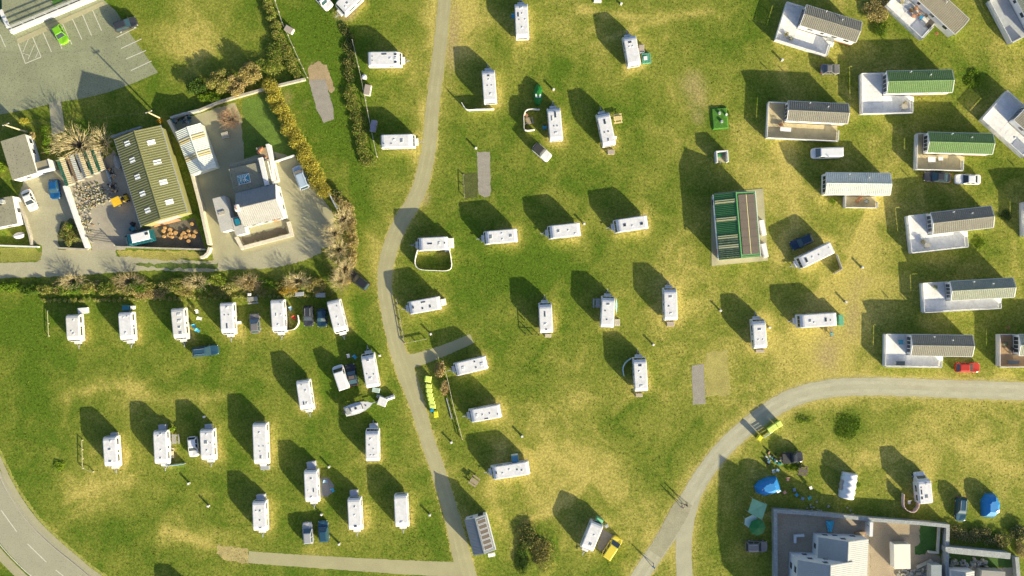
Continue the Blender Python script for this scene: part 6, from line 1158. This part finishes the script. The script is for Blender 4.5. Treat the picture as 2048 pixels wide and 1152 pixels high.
for s_ in (-1, 1):
    MB().box(s_*.7-.04, s_*.7+.04, .312, .36, 0, .95).build('back_leg', WOOD, t); MB().box(s_*.7-.04, s_*.7+.04, -.3, -.22, 0, .415).build('front_leg', WOOD, t); MB().box(s_*.7-.04, s_*.7+.04, -.32, .3, .62, .67).build('armrest', WOOD, t)
MB().box(-.5, 0, -.22, .2, .462, .54, .04).build('cushion', CTE, t)
t = place('tarpaulin', 'crumpled bright blue tarpaulin in the farmhouse yard', 'tarpaulin', 1659, 1052, 0); mb = MB(); nn = 9
for j in range(nn):
    for i in range(nn): f, g_ = i/(nn-1)-.5, j/(nn-1)-.5; w_ = .45+.55*(g_+.5); mb.v.append((f*1.5*w_, g_*1.9, .05+.22*abs(math.sin(5*f+7*g_))+random.uniform(0, .1)))
mb.f = [(j*nn+i, j*nn+i+1, (j+1)*nn+i+1, (j+1)*nn+i) for j in range(nn-1) for i in range(nn-1)]
o = obj('sheet', raw_mesh(mb, 'sheet', mat('sky_tarpaulin', (0.10, 0.55, 0.75), .5, .15, 3)), t); md = o.modifiers.new('thick', 'SOLIDIFY'); md.thickness = .02
MB().box(-.35, -.15, .1, .3, .02, .14).build('weight', STONEG, t)
wall_run('yard_wall', 'small white L shaped wall in front of the farmhouse wing', [(1588, 1084), (1588, 1070), (1606, 1069)], .7, .35, W_WALL)
chest(1719, 1068, 5, 1.6, .8, .5, TERRA, 'terracotta planter box against the white courtyard wall', DIRT, 'planter', 'planter')
# ---- septic mound and water point
t = place('turfed_tank', 'bright green turfed tank with two grey vents', 'tank', 1439, 237, 5); MB().box(-1.45, 1.45, -1.95, 1.95, 0, .3, .25).build('turf_mound', mat('bright_turf', (0.06, 0.19, 0.014), .95, .25, 1, fine=(5, .3)), t)
for x, y in ((0, .9), (.25, -.6)): MB().cyl((x, y, .28), .3, .35, 'z', 10, .22).build('vent', STONEG, t)
MB().cyl((1.15, .5, .1), .2, .6, 'z', 8).build('marker', W_PVC, t)
t = place('water_point', 'white three sided enclosure with a green bin inside', 'enclosure', 1441, 315, 4); MB().box(-1.05, -.85, -1.0, 1.0, 0, 1.6).build('side_wall', W_WALL, t); MB().box(.85, 1.05, -1.0, 1.0, 0, 1.6).build('side_wall', W_WALL, t); MB().box(-.848, .848, .8, 1.0, 0, 1.6).build('back_wall', W_WALL, t); MB().box(-.848, .848, -.95, .798, 0, .05).build('floor', CONC, t); MB().box(-.5, .1, .1, .65, .051, .95, .04).build('green_bin', mat('bin_green', (0.02, 0.20, 0.07), .5, .1), t)
# ---- dome tent, tents, canopies
def loft_tent(name, lab, outline, hgt, m, cap_m=None, k1=.82, k2=.45, cat='tent', ridge=None, extra=None):
    P = [G(*p) for p in outline]; c = sum(P, Vector())/len(P); t = thing(name, lab, cat, c); n = len(P); rg = []
    for z, k in ((0, 1), (hgt*.35, .97), (hgt*.75, k1), (hgt, k2)): rg.append([((p.x-c.x)*k, (p.y-c.y)*k, z) for p in P])
    MB().loft(rg).build('flysheet', m, t)
    for i in range(0, n, 2): MB().tube((rg[1][i][0]*1.0, rg[1][i][1]*1.0, hgt*.35), (rg[3][i][0], rg[3][i][1], hgt+.02), .035, 4).build('pole_sleeve', cap_m or m, t)
    for i in range(n): MB().tube((rg[0][i][0], rg[0][i][1], .12), (rg[0][i][0]*1.14, rg[0][i][1]*1.14, 0), .012, 3).build('guy_line', W_PVC, t)
    return t, rg
TBL = mat('blue_nylon', (0.01, 0.20, 0.52), .55, .12, 1.5); TBL2 = mat('pale_blue_nylon', (0.45, 0.66, 0.76), .55, .1, 1.5); PEACH = mat('peach_nylon', (0.70, 0.55, 0.45), .6, .1, 1.5); TWH = mat('white_nylon', (0.74, 0.75, 0.76), .5, .06, 1.5); TGRN = mat('green_nylon', (0.01, 0.15, 0.03), .6, .1, 1.5)
t, rg = loft_tent('tunnel_tent', 'large blue tunnel tent with peach porch by the farmhouse wall', [(1508, 972), (1517, 961), (1534, 954), (1551, 952), (1556, 964), (1560, 979), (1546, 985), (1526, 990), (1512, 985)], 1.9, TBL, TBL2)
MB().slab((-.2, -1.2, 1.2), (1.6, -1.2, 1.2), (1.2, -.3, 1.75), (-.4, -.3, 1.75), .04).build('porch', PEACH, t).location = (-1.0, 0, .05); MB().slab((1.4, -1.1, .95), (2.2, -.8, .75), (1.5, -.3, 1.5), (1.0, -.5, 1.7), .04).build('side_panel', TBL2, t).location = (.1, 0, .1)
t, rg = loft_tent('dome_tent', 'blue dome tent with pale panels right of the blue estate', [(1961, 1000), (1970, 987), (1986, 986), (1995, 1003), (1993, 1022), (1983, 1033), (1962, 1032)], 1.8, TBL, TBL2)
MB().slab((.45, -1.5, 1.0), (1.15, -1.0, 1.0), (.75, -.4, 1.72), (.25, -.6, 1.76), .04).build('pale_panel', TWH, t).location = (.1, -.1, .1)
loc, rz, La = frame_px((1694, 997), (1702, 947), 1.0); t = thing('inflatable_awning', 'white ribbed inflatable awning above the farmhouse wall', 'awning', loc, rz); rg = []
for k in range(17):
    f = k/16; r_ = 1.0+.05*math.cos(f*8*math.pi)-(.10 if k in (0, 16) else 0); rg.append([((f-.5)*La, 1.35*r_*math.cos(a), 2.0*r_*max(0, math.sin(a))**.8) for a in np.linspace(0, math.pi, 11)])
MB().loft(rg).build('canopy', TWH, t, smooth=True)
MB().box(-.9, .9, 1.30, 1.40, .6, 1.3).build('window', mat('peach_mesh', (0.5, 0.42, 0.36), .7, .3, 4), t)
for s_ in (-1, 1): MB().box(s_*(La/2)-.03, s_*(La/2)+.03, -.5, .5, .05, 1.5).build('door_flap', FABG, t)
t = place('dome_tent', 'small dark green dome tent with a white flap above a caravan nose', 'tent', 1076, 190, 90)
MB().loft([[(1.95*k*math.cos(a*.5236), .85*k*math.sin(a*.5236), z) for a in range(12)] for z, k in ((0, 1), (.5, .95), (.95, .7), (1.15, .3))]).build('flysheet', mat('bottle_green_nylon', (0.01, 0.17, 0.02), .6, .1, 1.5), t); MB().slab((-.75, -.45, .98), (-.15, -.5, 1.0), (-.15, .5, 1.0), (-.75, .45, .98), .05).build('flap', CWH, t).location = (.1, 0, .15)
SAGE = mat('sage_canvas', (0.18, 0.40, 0.26), .8, .1, 1.5); PSAGE = mat('pale_sage_canvas', (0.42, 0.58, 0.50), .8, .08, 1.5)
def sail(lab, pts, hs, m, name='shade_sail'):
    P = [G(*p, z) for p, z in zip(pts, hs)]; c = sum(P, Vector())/len(P); g = Vector((c.x, c.y, 0)); t = thing(name, lab, 'canopy', g); n = len(P); mb = MB()
    for i in range(n): a, b = P[i], P[(i+1) % n]; mb.poly([a-g, b-g, c-g])
    o = mb.build('canvas', m, t); md = o.modifiers.new('thick', 'SOLIDIFY'); md.thickness = .03
    for p in P: MB().tube((p.x-g.x, p.y-g.y, 0), (p.x-g.x, p.y-g.y, p.z+.05), .035, 6).build('pole', METAL, t)
sail('sage green shade canopy left of the farmhouse yard', [(1505, 997), (1534, 1009), (1524, 1040), (1496, 1024)], (2.3, 2.0, 2.1, 1.9), SAGE); sail('pale sage canopy panel beside the green parasol', [(1508, 1028), (1519, 1042), (1501, 1058), (1489, 1049), (1490, 1037)], (1.8, 1.75, 1.6, 1.5, 1.6), PSAGE)
t = place('parasol', 'large round dark green parasol in the shade left of the yard wall', 'parasol', 1515, 1055, 0, None, 2.2)
for k in range(8):
    a0, a1 = k*math.pi/4, (k+1)*math.pi/4; o = MB(); o.poly([(1.45*math.cos(a0), 1.45*math.sin(a0), 2.05), (1.45*math.cos(a1), 1.45*math.sin(a1), 2.05), (0, 0, 2.5)]); q = o.build('canopy_panel', TGRN, t); md = q.modifiers.new('thick', 'SOLIDIFY'); md.thickness = .02
    MB().tube((0, 0, 2.44), (1.4*math.cos(a0), 1.4*math.sin(a0), 2.02), .015, 4).build('rib', WOOD, t)
MB().cyl((0, 0, .1), .03, 2.5, 'z', 8).build('pole', WOOD, t); MB().cyl((0, 0, 0), .28, .1, 'z', 12).build('base', CONC, t)
# ---- surfboard, boat, dinghies
t = place('surfboard', 'pale blue surfboard leaning against a caravan side', 'surfboard', 1233, 612, 0, None, .8); rg = []
for f in np.linspace(-1, 1, 9): w_ = .42*(1-abs(f)**2.4)+.02; rg.append([(-.05, f*1.3, 1.0-w_*1.0), (.03, f*1.3, 1.0-w_*.2), (.06, f*1.3, 1.0+w_*.9), (-.02, f*1.3, 1.0+w_*.3)])
sb = MB().loft([[(p[0]+p[2]*0-(p[2]-1)*.55, p[1], .55+(p[2]-1)*.85) for p in r] for r in rg]).build('board', mat('aqua_board', (0.30, 0.66, 0.68), .3, .05), t); MB().box(-.02, .02, -1.1, -.9, .1, .3).build('fin', DARK, t)
def boat():
    loc, rz, L = frame_px((690, 824), (746, 806), 1.2); t = thing('motor_boat', 'white motor boat on a trailer below the white van', 'boat', loc, rz); h = L/2; rg = []
    for f, w_, zk, zd in ((-1, .82, .7, 1.3), (-.6, .95, .62, 1.32), (-.1, 1.0, .6, 1.38), (.4, .8, .68, 1.48), (.75, .42, .9, 1.56), (.97, .05, 1.3, 1.62)): rg.append([(f*h, -w_, zd), (f*h, -w_*.85, zk+.3), (f*h, 0, zk), (f*h, w_*.85, zk+.3), (f*h, w_, zd)])
    MB().loft(rg).build('hull', W_GRP, t)
    MB().box(-h*.55, h*.28, -.55, .55, 1.4, 1.95, .14).build('cuddy', W_GRP, t); MB().box(h*.2, h*.26, -.45, .45, 1.5, 1.85).build('windscreen', GLASS, t).location = (.05, 0, 0); MB().box(-h*.25, -h*.1, -.1, .25, 1.951, 2.0).build('hatch', DARK, t); MB().box(-h*.92, -h*.62, -.6, .6, 1.38, 1.44).build('cockpit', STONEG, t); MB().box(-h-.35, -h+.1, -.2, .2, .75, 1.6, .05).build('outboard_motor', DARK, t); MB().cyl((h*.5, 0, 1.5), .12, .06, 'z', 8).build('foredeck_vent', DARK, t)
    tr = MB(); tr.box(-h*.8, h*.7, -.55, -.45, .5, .58); tr.box(-h*.8, h*.7, .45, .55, .5, .58); tr.box(-h*.3, -h*.2, -.9, .9, .42, .5); tr.box(h*.6, h+.7, -.06, .06, .5, .58); tr.build('trailer', METAL, t)
    for s in (-1, 1): wheel(t, -h*.25, s*.95, .28, .18)
    MB().cyl((h+.5, 0, 0), .08, .5, 'z', 8).build('jockey_wheel', DARK, t)
boat()
def dinghy(px, py, rz, L, W, lab, m, name='dinghy'):
    t = place(name, lab, 'boat', px, py, rz); rg = []
    for f in np.linspace(-1, 1, 9): k = (1-abs(f)**2.6)**.5*W/2+.02; rg.append([(f*L/2, -k, .25), (f*L/2, -k*.7, .55), (f*L/2, 0, .68), (f*L/2, k*.7, .55), (f*L/2, k, .25), (f*L/2, 0, .02)])
    MB().loft(rg).build('hull', m, t, smooth=True); MB().box(-L*.4, L*.4, -.04, .04, .68, .72).build('keel', METAL, t)
dinghy(236, 325, -72, 2.6, 1.3, 'upturned grey dinghy against the farm shed wall', STONEG); dinghy(219, 352, -70, 2.6, .6, 'blue grey canoe lying beside the tin sheds', mat('blue_canoe', (0.24, 0.33, 0.38), .4, .1), 'canoe'); dinghy(40, 471, 12, 2.0, 1.1, 'white upturned dinghy on the cottage front grass', W_GRP)
# ---- farm yard clutter
t = place('mini_dumper', 'small yellow dumper truck in the farm yard', 'dumper', 243, 402, 25); YD = mat('dumper_yellow', (0.74, 0.46, 0.02), .5, .15, 2)
MB().loft([[(-.9, -.5, .6), (.1, -.6, .5), (.1, .6, .5), (-.9, .5, .6)], [(-1.25, -.75, 1.25), (.25, -.75, 1.2), (.25, .75, 1.2), (-1.25, .75, 1.25)]]).build('skip', YD, t); MB().box(-.7, 1.5, -.3, .3, .4, .55).build('chassis', DARK, t); MB().box(.5, 1.5, -.5, .5, .56, .95, .08).build('engine_cover', YD, t); MB().box(.45, .9, -.25, .25, .96, 1.3).build('seat', DARK, t)
for x in (-.55, 1.15):
    for s in (-1, 1): wheel(t, x, s*.62, .34, .24)
for ob in t.children: ob.scale = ob.scale
LOGM = mat('cut_log', (0.44, 0.26, 0.10), .85, .2, 3, island=.2); LOGB = mat('log_bark', (0.22, 0.13, 0.07), .9, .2, 3)
logm = {k: MB().cyl((0, 0, 0), r, hh, 'z', 10, r*.95).mesh('log', LOGM) for k, (r, hh) in enumerate(((.34, .4), (.27, .5), (.4, .3)))}
LGP = [(328, 462), (329, 473), (341, 460), (342, 467), (345, 474), (339, 470), (385, 448), (378, 462), (366, 470), (372, 474), (380, 470), (392, 463), (378, 482), (362, 476), (388, 472), (369, 466), (331, 456), (352, 466)]
for i, (x, y) in enumerate(LGP):
    k = thing('log_round', 'cut orange log round lying in the dark yard below the shed', 'log', G(x, y)+Vector((0, 0, .01)), random.uniform(0, 6), 'log rounds below the farm shed'); o = obj('log_wood', logm[i % 3], k); obj('cut_face', shared(('cf', i % 3), lambda: MB().cyl((0, 0, (.4, .5, .3)[i % 3]+.0), (.34, .27, .4)[i % 3]*.82, .015, 'z', 10).mesh('cut_face', CSA if False else LOGM)), k)
def heap(pts, n, lab, cols, smin=.12, smax=.5, hmax=.45, spread=6):
    """loose scrap nobody could count, as one object"""
    me = bpy.data.meshes.new('scrap_heap'); mb = MB(); mi = []
    for k in range(n):
        p = random.choice(pts); g = G(p[0]+random.gauss(0, spread), p[1]+random.gauss(0, spread)); sx, sy, sz = random.uniform(smin, smax), random.uniform(smin, smax), random.uniform(.08, hmax); a = random.uniform(0, 3.14); f0 = len(mb.f); i0 = len(mb.v)
        mb.box(-sx/2, sx/2, -sy/2, sy/2, 0, sz, random.uniform(0, .08)); ca, sa = math.cos(a), math.sin(a); tl = random.uniform(-.25, .25)
        for q in range(i0, len(mb.v)): x, y, z = mb.v[q]; mb.v[q] = (g.x+x*ca-y*sa, g.y+x*sa+y*ca, max(.012, z+x*tl+.02))
        mi += [random.randrange(len(cols))]*(len(mb.f)-f0)
    me.from_pydata(mb.v, [], mb.f); [me.materials.append(c) for c in cols]; me.polygons.foreach_set('material_index', mi); me.update()
    return tag(obj('scrap_heap', me), lab, 'scrap', kind='stuff')
SCR = [STONE, STONEG, GRAVEL, MATS['rusty_tin'], WOOD, MATS['dull_tin'], STONE, CONC, WOODG, CONC, MATS['overgrown_bed'], MATS['overgrown_bed'], LANEM, LANEM]
heap([(160, 395), (170, 405), (180, 398), (190, 390), (168, 420), (185, 410), (200, 402), (165, 435), (172, 445), (178, 455), (175, 385), (195, 380), (205, 392), (160, 380)], 380, 'jumbled scrap and rubble along the farm yard wall', SCR, .08, .34, .3, 8)
heap([(225, 375), (228, 378), (222, 340), (228, 350)], 50, 'dark scrap pile in the shade beside the farm shed', [DARK, WOODG, STONEG, MATS['rusty_tin']], spread=5)
heap([(270, 453), (277, 455), (266, 457)], 12, 'teal drums and oddments beside the camper van', [TEALB, STONEG, DARK], .3, .7, .6, 4)
heap([(1800, 1146), (1815, 1150), (1835, 1148), (1845, 1142), (1825, 1156)], 90, 'builder rubble at the bottom of the tan courtyard', [STONEG, STONE, CONC, WOODG], .15, .6, .4, 7); heap([(1905, 1126), (1925, 1128), (1950, 1126), (1965, 1124)], 60, 'grey stones at the foot of the back lawn', [STONEG, STONE], .2, .7, .5, 5)
heap([(1540, 905), (1548, 915), (1536, 918), (1556, 920)], 26, 'scattered camping oddments left of the dark pickup', [W_PVC, CTE, DARK, CSA, STONEG], .15, .5, .5, 5); heap([(350, 238), (375, 236), (362, 242)], 40, 'junk behind the sheeted shed', [TEALB, STONEG, DARK, WOODG], .2, .6, .5, 6)
heap([(1622, 1016), (1700, 1028), (1650, 1020)], 16, 'loose stones lying outside the yard wall', [STONEG, STONE], .2, .45, .3, 7)
heap([(525, 305), (535, 320), (530, 340)], 20, 'terracotta pots and tank lids on the cottage yard block', [TERRA, STONE, WOOD], .3, .6, .4, 4).location = (0, 0, 2.2)
t = place('plank_stack', 'stack of orange planks against the shed end wall', 'planks', 337, 446, 14)
for k in range(4): MB().box(-2.6+.1*k, 2.2-.15*k, -.12+.06*k, .12+.06*k, .02+k*.06, .075+k*.06).build('plank', mat('orange_plank', (0.60, 0.32, 0.16), .8, .15, 3), t)
t = place('plank_stack', 'pale plank leaning across the courtyard rubble', 'planks', 1848, 1126, 25)
for k in range(3): MB().box(-1.6, 1.5-.1*k, -.3+k*.2, -.12+k*.2, .3, .36).build('plank', CREAMF, t)
for s in (-1.2, 1.1): MB().box(s-.1, s+.1, -.3, .3, 0, .298).build('bearer', WOODG, t)
# ---- telegraph poles and cables
def pole(px, py, hgt, lab):
    t = place('telegraph_pole', lab, 'pole', px, py, 20); MB().cyl((0, 0, 0), .16, hgt, 'z', 10, .11).build('mast', mat('pole_wood', (0.50, 0.42, 0.26), .85, .15, 2), t); MB().box(-.6, .6, -.06, .06, hgt-.5, hgt-.38).build('crossarm', WOODG, t).location = (0, .17, 0)
    for s in (-.5, .5): MB().cyl((s, .17, hgt-.38), .05, .14, 'z', 8).build('insulator', W_PVC, t)
    return G(px, py)+Vector((0, 0, hgt-.2))
a = pole(54, 264, 7.2, 'telegraph pole beside the left edge bungalow'); b = pole(322, 237, 5.8, 'telegraph pole above the farm shed')
def cable(a, b, lab, sag=.6):
    t = thing('overhead_cable', lab, 'cable', (a.x, a.y, 0)); mb = MB(); pr = None
    for k in range(15): f = k/14; p = a.lerp(b, f)-Vector((a.x, a.y, 0)); p.z -= sag*4*f*(1-f); (mb.tube(pr, p, .012, 3) if pr is not None else None); pr = p
    mb.build('wire', DARK, t)
cable(a+Vector((0, 0, .15)), b+Vector((0, 0, .15)), 'overhead cable strung between the two telegraph poles'); cable(a+Vector((0, 0, .1)), G(-60, 330, 5.5), 'overhead cable leaving the left pole toward the edge')
# ---- deck furniture
def pot(px, py, z, m, lab, r=.28, leafm=None):
    g = G(px, py, z); t = thing('plant_pot', lab, 'plant', (g.x, g.y, z+.002)); MB().cyl((0, 0, 0), r*.7, .35, 'z', 10, r).build('pot', m, t); leaves([(0, 0, .55, r*1.5, r*1.5, .35)], 90, .09, leafm or LF_DARK, 'foliage', t)
for x, y, m, lf, lab in ((1821, 22, TERRA, LF_DARK, 'dark leafy plant in pot on the crowded deck, largest'), (1830, 18, CSA, LF_PINK, 'salmon flowered pot at the back of the crowded deck'), (1836, 30, CSA, LF_PINK, 'salmon flowered pot in the middle of the crowded deck'), (1826, 33, CSA, LF_PINK, 'salmon flowered pot nearest the crowded deck railing'), (1872, 68, TERRA, LF_GREEN, 'leafy pot at the open end of the crowded deck'), (1802, 6, STONE, LF_OLIVE, 'straw coloured pot plant toward the top of the crowded deck'), (1571, 70, STONE, LF_OLIVE, 'olive pot plant in the corner of the topmost white deck'), (1580, 78, STONE, LF_DARK, 'small dark pot plant on the topmost white deck'), (1720, 397, TERRA, LF_PINK, 'salmon flowers on the small flower deck, upper pot'), (1713, 403, TERRA, LF_PINK, 'salmon flowers on the small flower deck, left pot'), (1731, 403, W_PVC, LF_DARK, 'white potted plant on the small flower deck'), (1561, 250, TERRA, LF_PINK, 'pink potted plant on the tan side deck'), (1808, 208, STONE, LF_STRAW, 'straw plant in a tub on the larger pale deck'), (1844, 484, STONE, LF_OLIVE, 'grey green shrub in a tub on the wide clean deck'), (2015, 655, TERRA, LF_GREEN, 'leafy pot in the top corner of the brown deck'), (1868, 574, STONE, LF_GREEN, 'leafy pot on the full length deck corner'), (2008, 688, STONE, LF_DARK, 'dark leafy tub on the brown deck')):
    pot(x, y, .7, m, lab, .34, lf)
def deckset(px, py, rz, sx, sy, m, lab, hz=.72, name='deck_table', cat='table'):
    g = G(px, py, .7); t = thing(name, lab, cat, (g.x, g.y, .704), math.radians(rz)); MB().box(-sx/2, sx/2, -sy/2, sy/2, hz-.06, hz).build('table_top', m, t)
    for a in (-1, 1):
        for b in (-1, 1): MB().box(a*(sx/2-.08)-.03, a*(sx/2-.08)+.03, b*(sy/2-.08)-.03, b*(sy/2-.08)+.03, 0, hz-.061).build('leg', DARK, t)
DKB = mat('dark_rattan', (0.09, 0.075, 0.06), .8, .2, 4)
deckset(1856, 50, 50, 1.5, 1.0, DKB, 'dark rattan table near the open end of the crowded deck'); deckset(1853, 29, 50, 1.1, .6, DKB, 'dark rattan bench against the crowded home wall', .45); deckset(1840, 36, 50, .6, .5, mat('bright_blue_top', (0.02, 0.30, 0.55), .4, .1), 'bright blue topped side table on the crowded deck', .5); deckset(1659, 80, -16, 1.3, .8, STONEG, 'grey table in the corner of the topmost white deck', .6); deckset(1569, 260, -5, 1.9, .7, W_PVC, 'white table with chairs on the tan side deck'); deckset(1860, 320, 0, 1.3, .9, W_PVC, 'white table on the tan deck of the lower green home'); deckset(1879, 318, 0, .8, .6, CWH, 'white chair set on the tan deck of the lower green home', .5); deckset(1799, 726, 0, 1.5, .7, mat('slate_rattan', (0.10, 0.13, 0.14), .8, .2, 4), 'slate rattan sofa in the corner of the red hatchback deck', .5); deckset(1800, 684, 0, .8, .8, mat('teal_cushion', (0.10, 0.42, 0.50), .8, .1), 'round teal cushion table in shade on the red hatchback deck', .4); deckset(1852, 491, 8, 1.0, .8, WOODG, 'grey wood table on the wide clean deck'); deckset(2024, 724, 0, 2.0, .6, mat('grey_rattan', (0.13, 0.15, 0.16), .8, .2, 4), 'grey rattan sofa along the brown deck railing', .5); deckset(2020, 700, 50, 1.2, .6, DKB, 'dark bench in the middle of the brown deck', .45); deckset(1806, 214, 20, 1.0, 1.0, STONE, 'round stone topped table on the larger pale deck', .7)
# ---- mats
hexs = sheet('groundsheet', [(642, 955), (656, 955), (669, 971), (664, 986), (654, 993), (642, 993)], mat('grey_mat', (0.24, 0.235, 0.23), .9, .15, 1, fine=(5, .2)), .02, 'grey hexagonal awning groundsheet beside a caravan')
sheet('groundsheet', [(1205, 1058), (1228, 1071), (1207, 1104), (1194, 1097)], mat('brown_mat', (0.36, 0.31, 0.24), .9, .1, 1, fine=(5, .1)), .012, 'brown paved mat between caravan and yellow van')
# ---- people: one continuous body, grown from a joint skeleton
SKIN = mat('skin', (0.50, 0.30, 0.21), .6, .05)
def person(px, py, heading, top, bottom, hair, lab, stride=.28):
    t = place('person', lab, 'person', px, py, heading)
    J = {'pel': (0, 0, .93, .13), 'wst': (0, 0, 1.08, .125), 'chs': (.01, 0, 1.28, .15), 'nck': (.02, 0, 1.47, .06), 'hd0': (.04, 0, 1.56, .085), 'hd1': (.045, 0, 1.68, .085)}
    for s, n in ((1, 'l'), (-1, 'r')):
        k = s*stride
        J.update({'hip'+n: (0, s*.1, .87, .1), 'kne'+n: (k*.55+.05, s*.1, .48, .062), 'ank'+n: (k, s*.1, .09, .045), 'toe'+n: (k+.17, s*.11, .04, .038), 'sho'+n: (0, s*.19, 1.40, .062), 'elb'+n: (-k*.5, s*.25, 1.12, .046), 'wri'+n: (-k*.7+.12, s*.26, .9, .035), 'pal'+n: (-k*.75+.16, s*.26, .82, .036)})
        for q, dy in enumerate((-.03, -.01, .01, .03)): J['fg%s%d' % (n, q)] = (-k*.78+.19+.01*q, s*.26+dy, .725+.012*abs(q-1.5), .011)
        J['thm'+n] = (-k*.72+.21, s*.225, .79, .012)
    E = [('pel', 'wst'), ('wst', 'chs'), ('chs', 'nck'), ('nck', 'hd0'), ('hd0', 'hd1')]
    for n in 'lr': E += [('pel', 'hip'+n), ('hip'+n, 'kne'+n), ('kne'+n, 'ank'+n), ('ank'+n, 'toe'+n), ('chs', 'sho'+n), ('sho'+n, 'elb'+n), ('elb'+n, 'wri'+n), ('wri'+n, 'pal'+n), ('pal'+n, 'thm'+n)]+[('pal'+n, 'fg%s%d' % (n, q)) for q in range(4)]
    names = list(J); me = bpy.data.meshes.new('body'); me.from_pydata([J[n][:3] for n in names], [(names.index(a), names.index(b)) for a, b in E], [])
    o = obj('body', me, t); me.skin_vertices or bpy.context
    md = o.modifiers.new('skin', 'SKIN'); sv = me.skin_vertices[0].data
    for i, n in enumerate(names): sv[i].radius = (J[n][3], J[n][3]*(1.25 if n in ('chs', 'pel', 'wst') else 1)); 
    sv[0].use_root = True; sb_ = o.modifiers.new('sub', 'SUBSURF'); sb_.levels = sb_.render_levels = 1
    dg = bpy.context.evaluated_depsgraph_get(); dg.update(); ev = o.evaluated_get(dg); m2 = bpy.data.meshes.new_from_object(ev); o.modifiers.clear(); o.data = m2; m2.materials.clear()
    for m_ in (SKIN, top, bottom, TYRE): m2.materials.append(m_)
    for p in m2.polygons:
        c = p.center; p.material_index = 3 if c.z < .1 else (2 if c.z < .96 and abs(c.y) < .2 else (1 if c.z < 1.47 and c.z > 1.0 else 0)); p.use_smooth = True
    hd = MB().loft([[(.03+r*math.cos(a*.785)-.01, r*.92*math.sin(a*.785), z) for a in range(8)] for z, r in ((1.60, .098), (1.68, .112), (1.75, .085), (1.79, .03))]).build('hair', hair, t, smooth=True)
    for s in (-1, 1): MB().box(.118, .130, s*.035-.012, s*.035+.012, 1.625, 1.64).build('eye', DARK, t); MB().box(.02, .06, s*.098-.012, s*.098+.012, 1.59, 1.65).build('ear', SKIN, t)
    MB().box(.118, .146, -.014, .014, 1.575, 1.615).build('nose', SKIN, t)
HAIR = mat('brown_hair', (0.08, 0.05, 0.03), .7, .1); HAIRD = mat('dark_hair', (0.02, 0.017, 0.015), .7, .1)
person(1363, 1012, 60, mat('pink_top', (0.62, 0.36, 0.33), .8, .1), mat('blue_jeans', (0.05, 0.09, 0.18), .8, .1), HAIR, 'walker in pink top and jeans, left of the pair on the track'); person(1371, 1008, 60, mat('black_top', (0.02, 0.02, 0.025), .8, .1), mat('dark_trousers', (0.03, 0.03, 0.035), .8, .1), HAIRD, 'walker dressed in dark clothes, right of the pair on the track', -.28); person(1306, 1131, 55, mat('sky_top', (0.15, 0.42, 0.62), .8, .1), MATS['blue_jeans'], HAIRD, 'walker in a light blue top alone on the lower track')
build_ground()
# ------------------------------------------------------------------ grass tufts (uncountable)
def grass():
    n = 120000; x = RNG.uniform(-20, 2070, n); y = RNG.uniform(-20, 1172, n); d, l, s = masks(x, y)
    keep = RNG.uniform(0, 1, n) < np.clip(.38-.6*d+.9*l-.5*s, .02, 1)
    x, y, l = x[keep], y[keep], l[keep]; bad = np.zeros(len(x), bool)
    for p in PAVED: bad |= in_poly(x, y, p)
    for p in ([(0, 240), (120, 240), (345, 235), (420, 500), (80, 500), (0, 500)], [(410, 290), (590, 290), (670, 500), (420, 520)], [(1545, 1015), (1890, 1045), (2048, 1110), (2048, 1160), (1540, 1160)]): bad |= in_poly(x, y, p)
    for (cx, cy, L_, a) in CARAVAN_PX:
        u = (x-cx)*math.cos(a)+(y-cy)*math.sin(a); v = -(x-cx)*math.sin(a)+(y-cy)*math.cos(a); bad |= (np.abs(u) < L_*.52) & (np.abs(v) < 14)
    x, y, l = x[~bad], y[~bad], l[~bad]; n = len(x)
    X = (x-1024)*M_PX; Y = (576-y)*M_PX; B = 3; V = np.zeros((n, B, 3, 3)); hg = RNG.uniform(.03, .08, n)*(1+.8*np.clip(l, 0, 1))
    for b in range(B):
        a = RNG.uniform(0, 6.283, n); w_ = RNG.uniform(.05, .10, n); ox = RNG.normal(0, .08, n); oy = RNG.normal(0, .08, n); lx = RNG.normal(0, .05, n); ly = RNG.normal(0, .05, n)
        V[:, b, 0] = np.stack([X+ox-np.cos(a)*w_, Y+oy-np.sin(a)*w_, np.zeros(n)], 1); V[:, b, 1] = np.stack([X+ox+np.cos(a)*w_, Y+oy+np.sin(a)*w_, np.zeros(n)], 1); V[:, b, 2] = np.stack([X+ox+lx, Y+oy+ly, hg*RNG.uniform(.6, 1.1, n)], 1)
    m = n*B; me = bpy.data.meshes.new('grass'); me.vertices.add(m*3); me.vertices.foreach_set('co', V.reshape(-1)); me.loops.add(m*3); me.loops.foreach_set('vertex_index', np.arange(m*3, dtype=np.int32)); me.polygons.add(m); me.polygons.foreach_set('loop_start', np.arange(0, m*3, 3, dtype=np.int32)); me.update(); me.validate()
    me.materials.append(mat('grass_tuft', (0.16, 0.20, 0.026), .8, .35, .25, island=.35, spec=.1))
    tag(obj('grass', me), 'short tufted grass growing over the camping field', 'grass', kind='stuff')
grass()
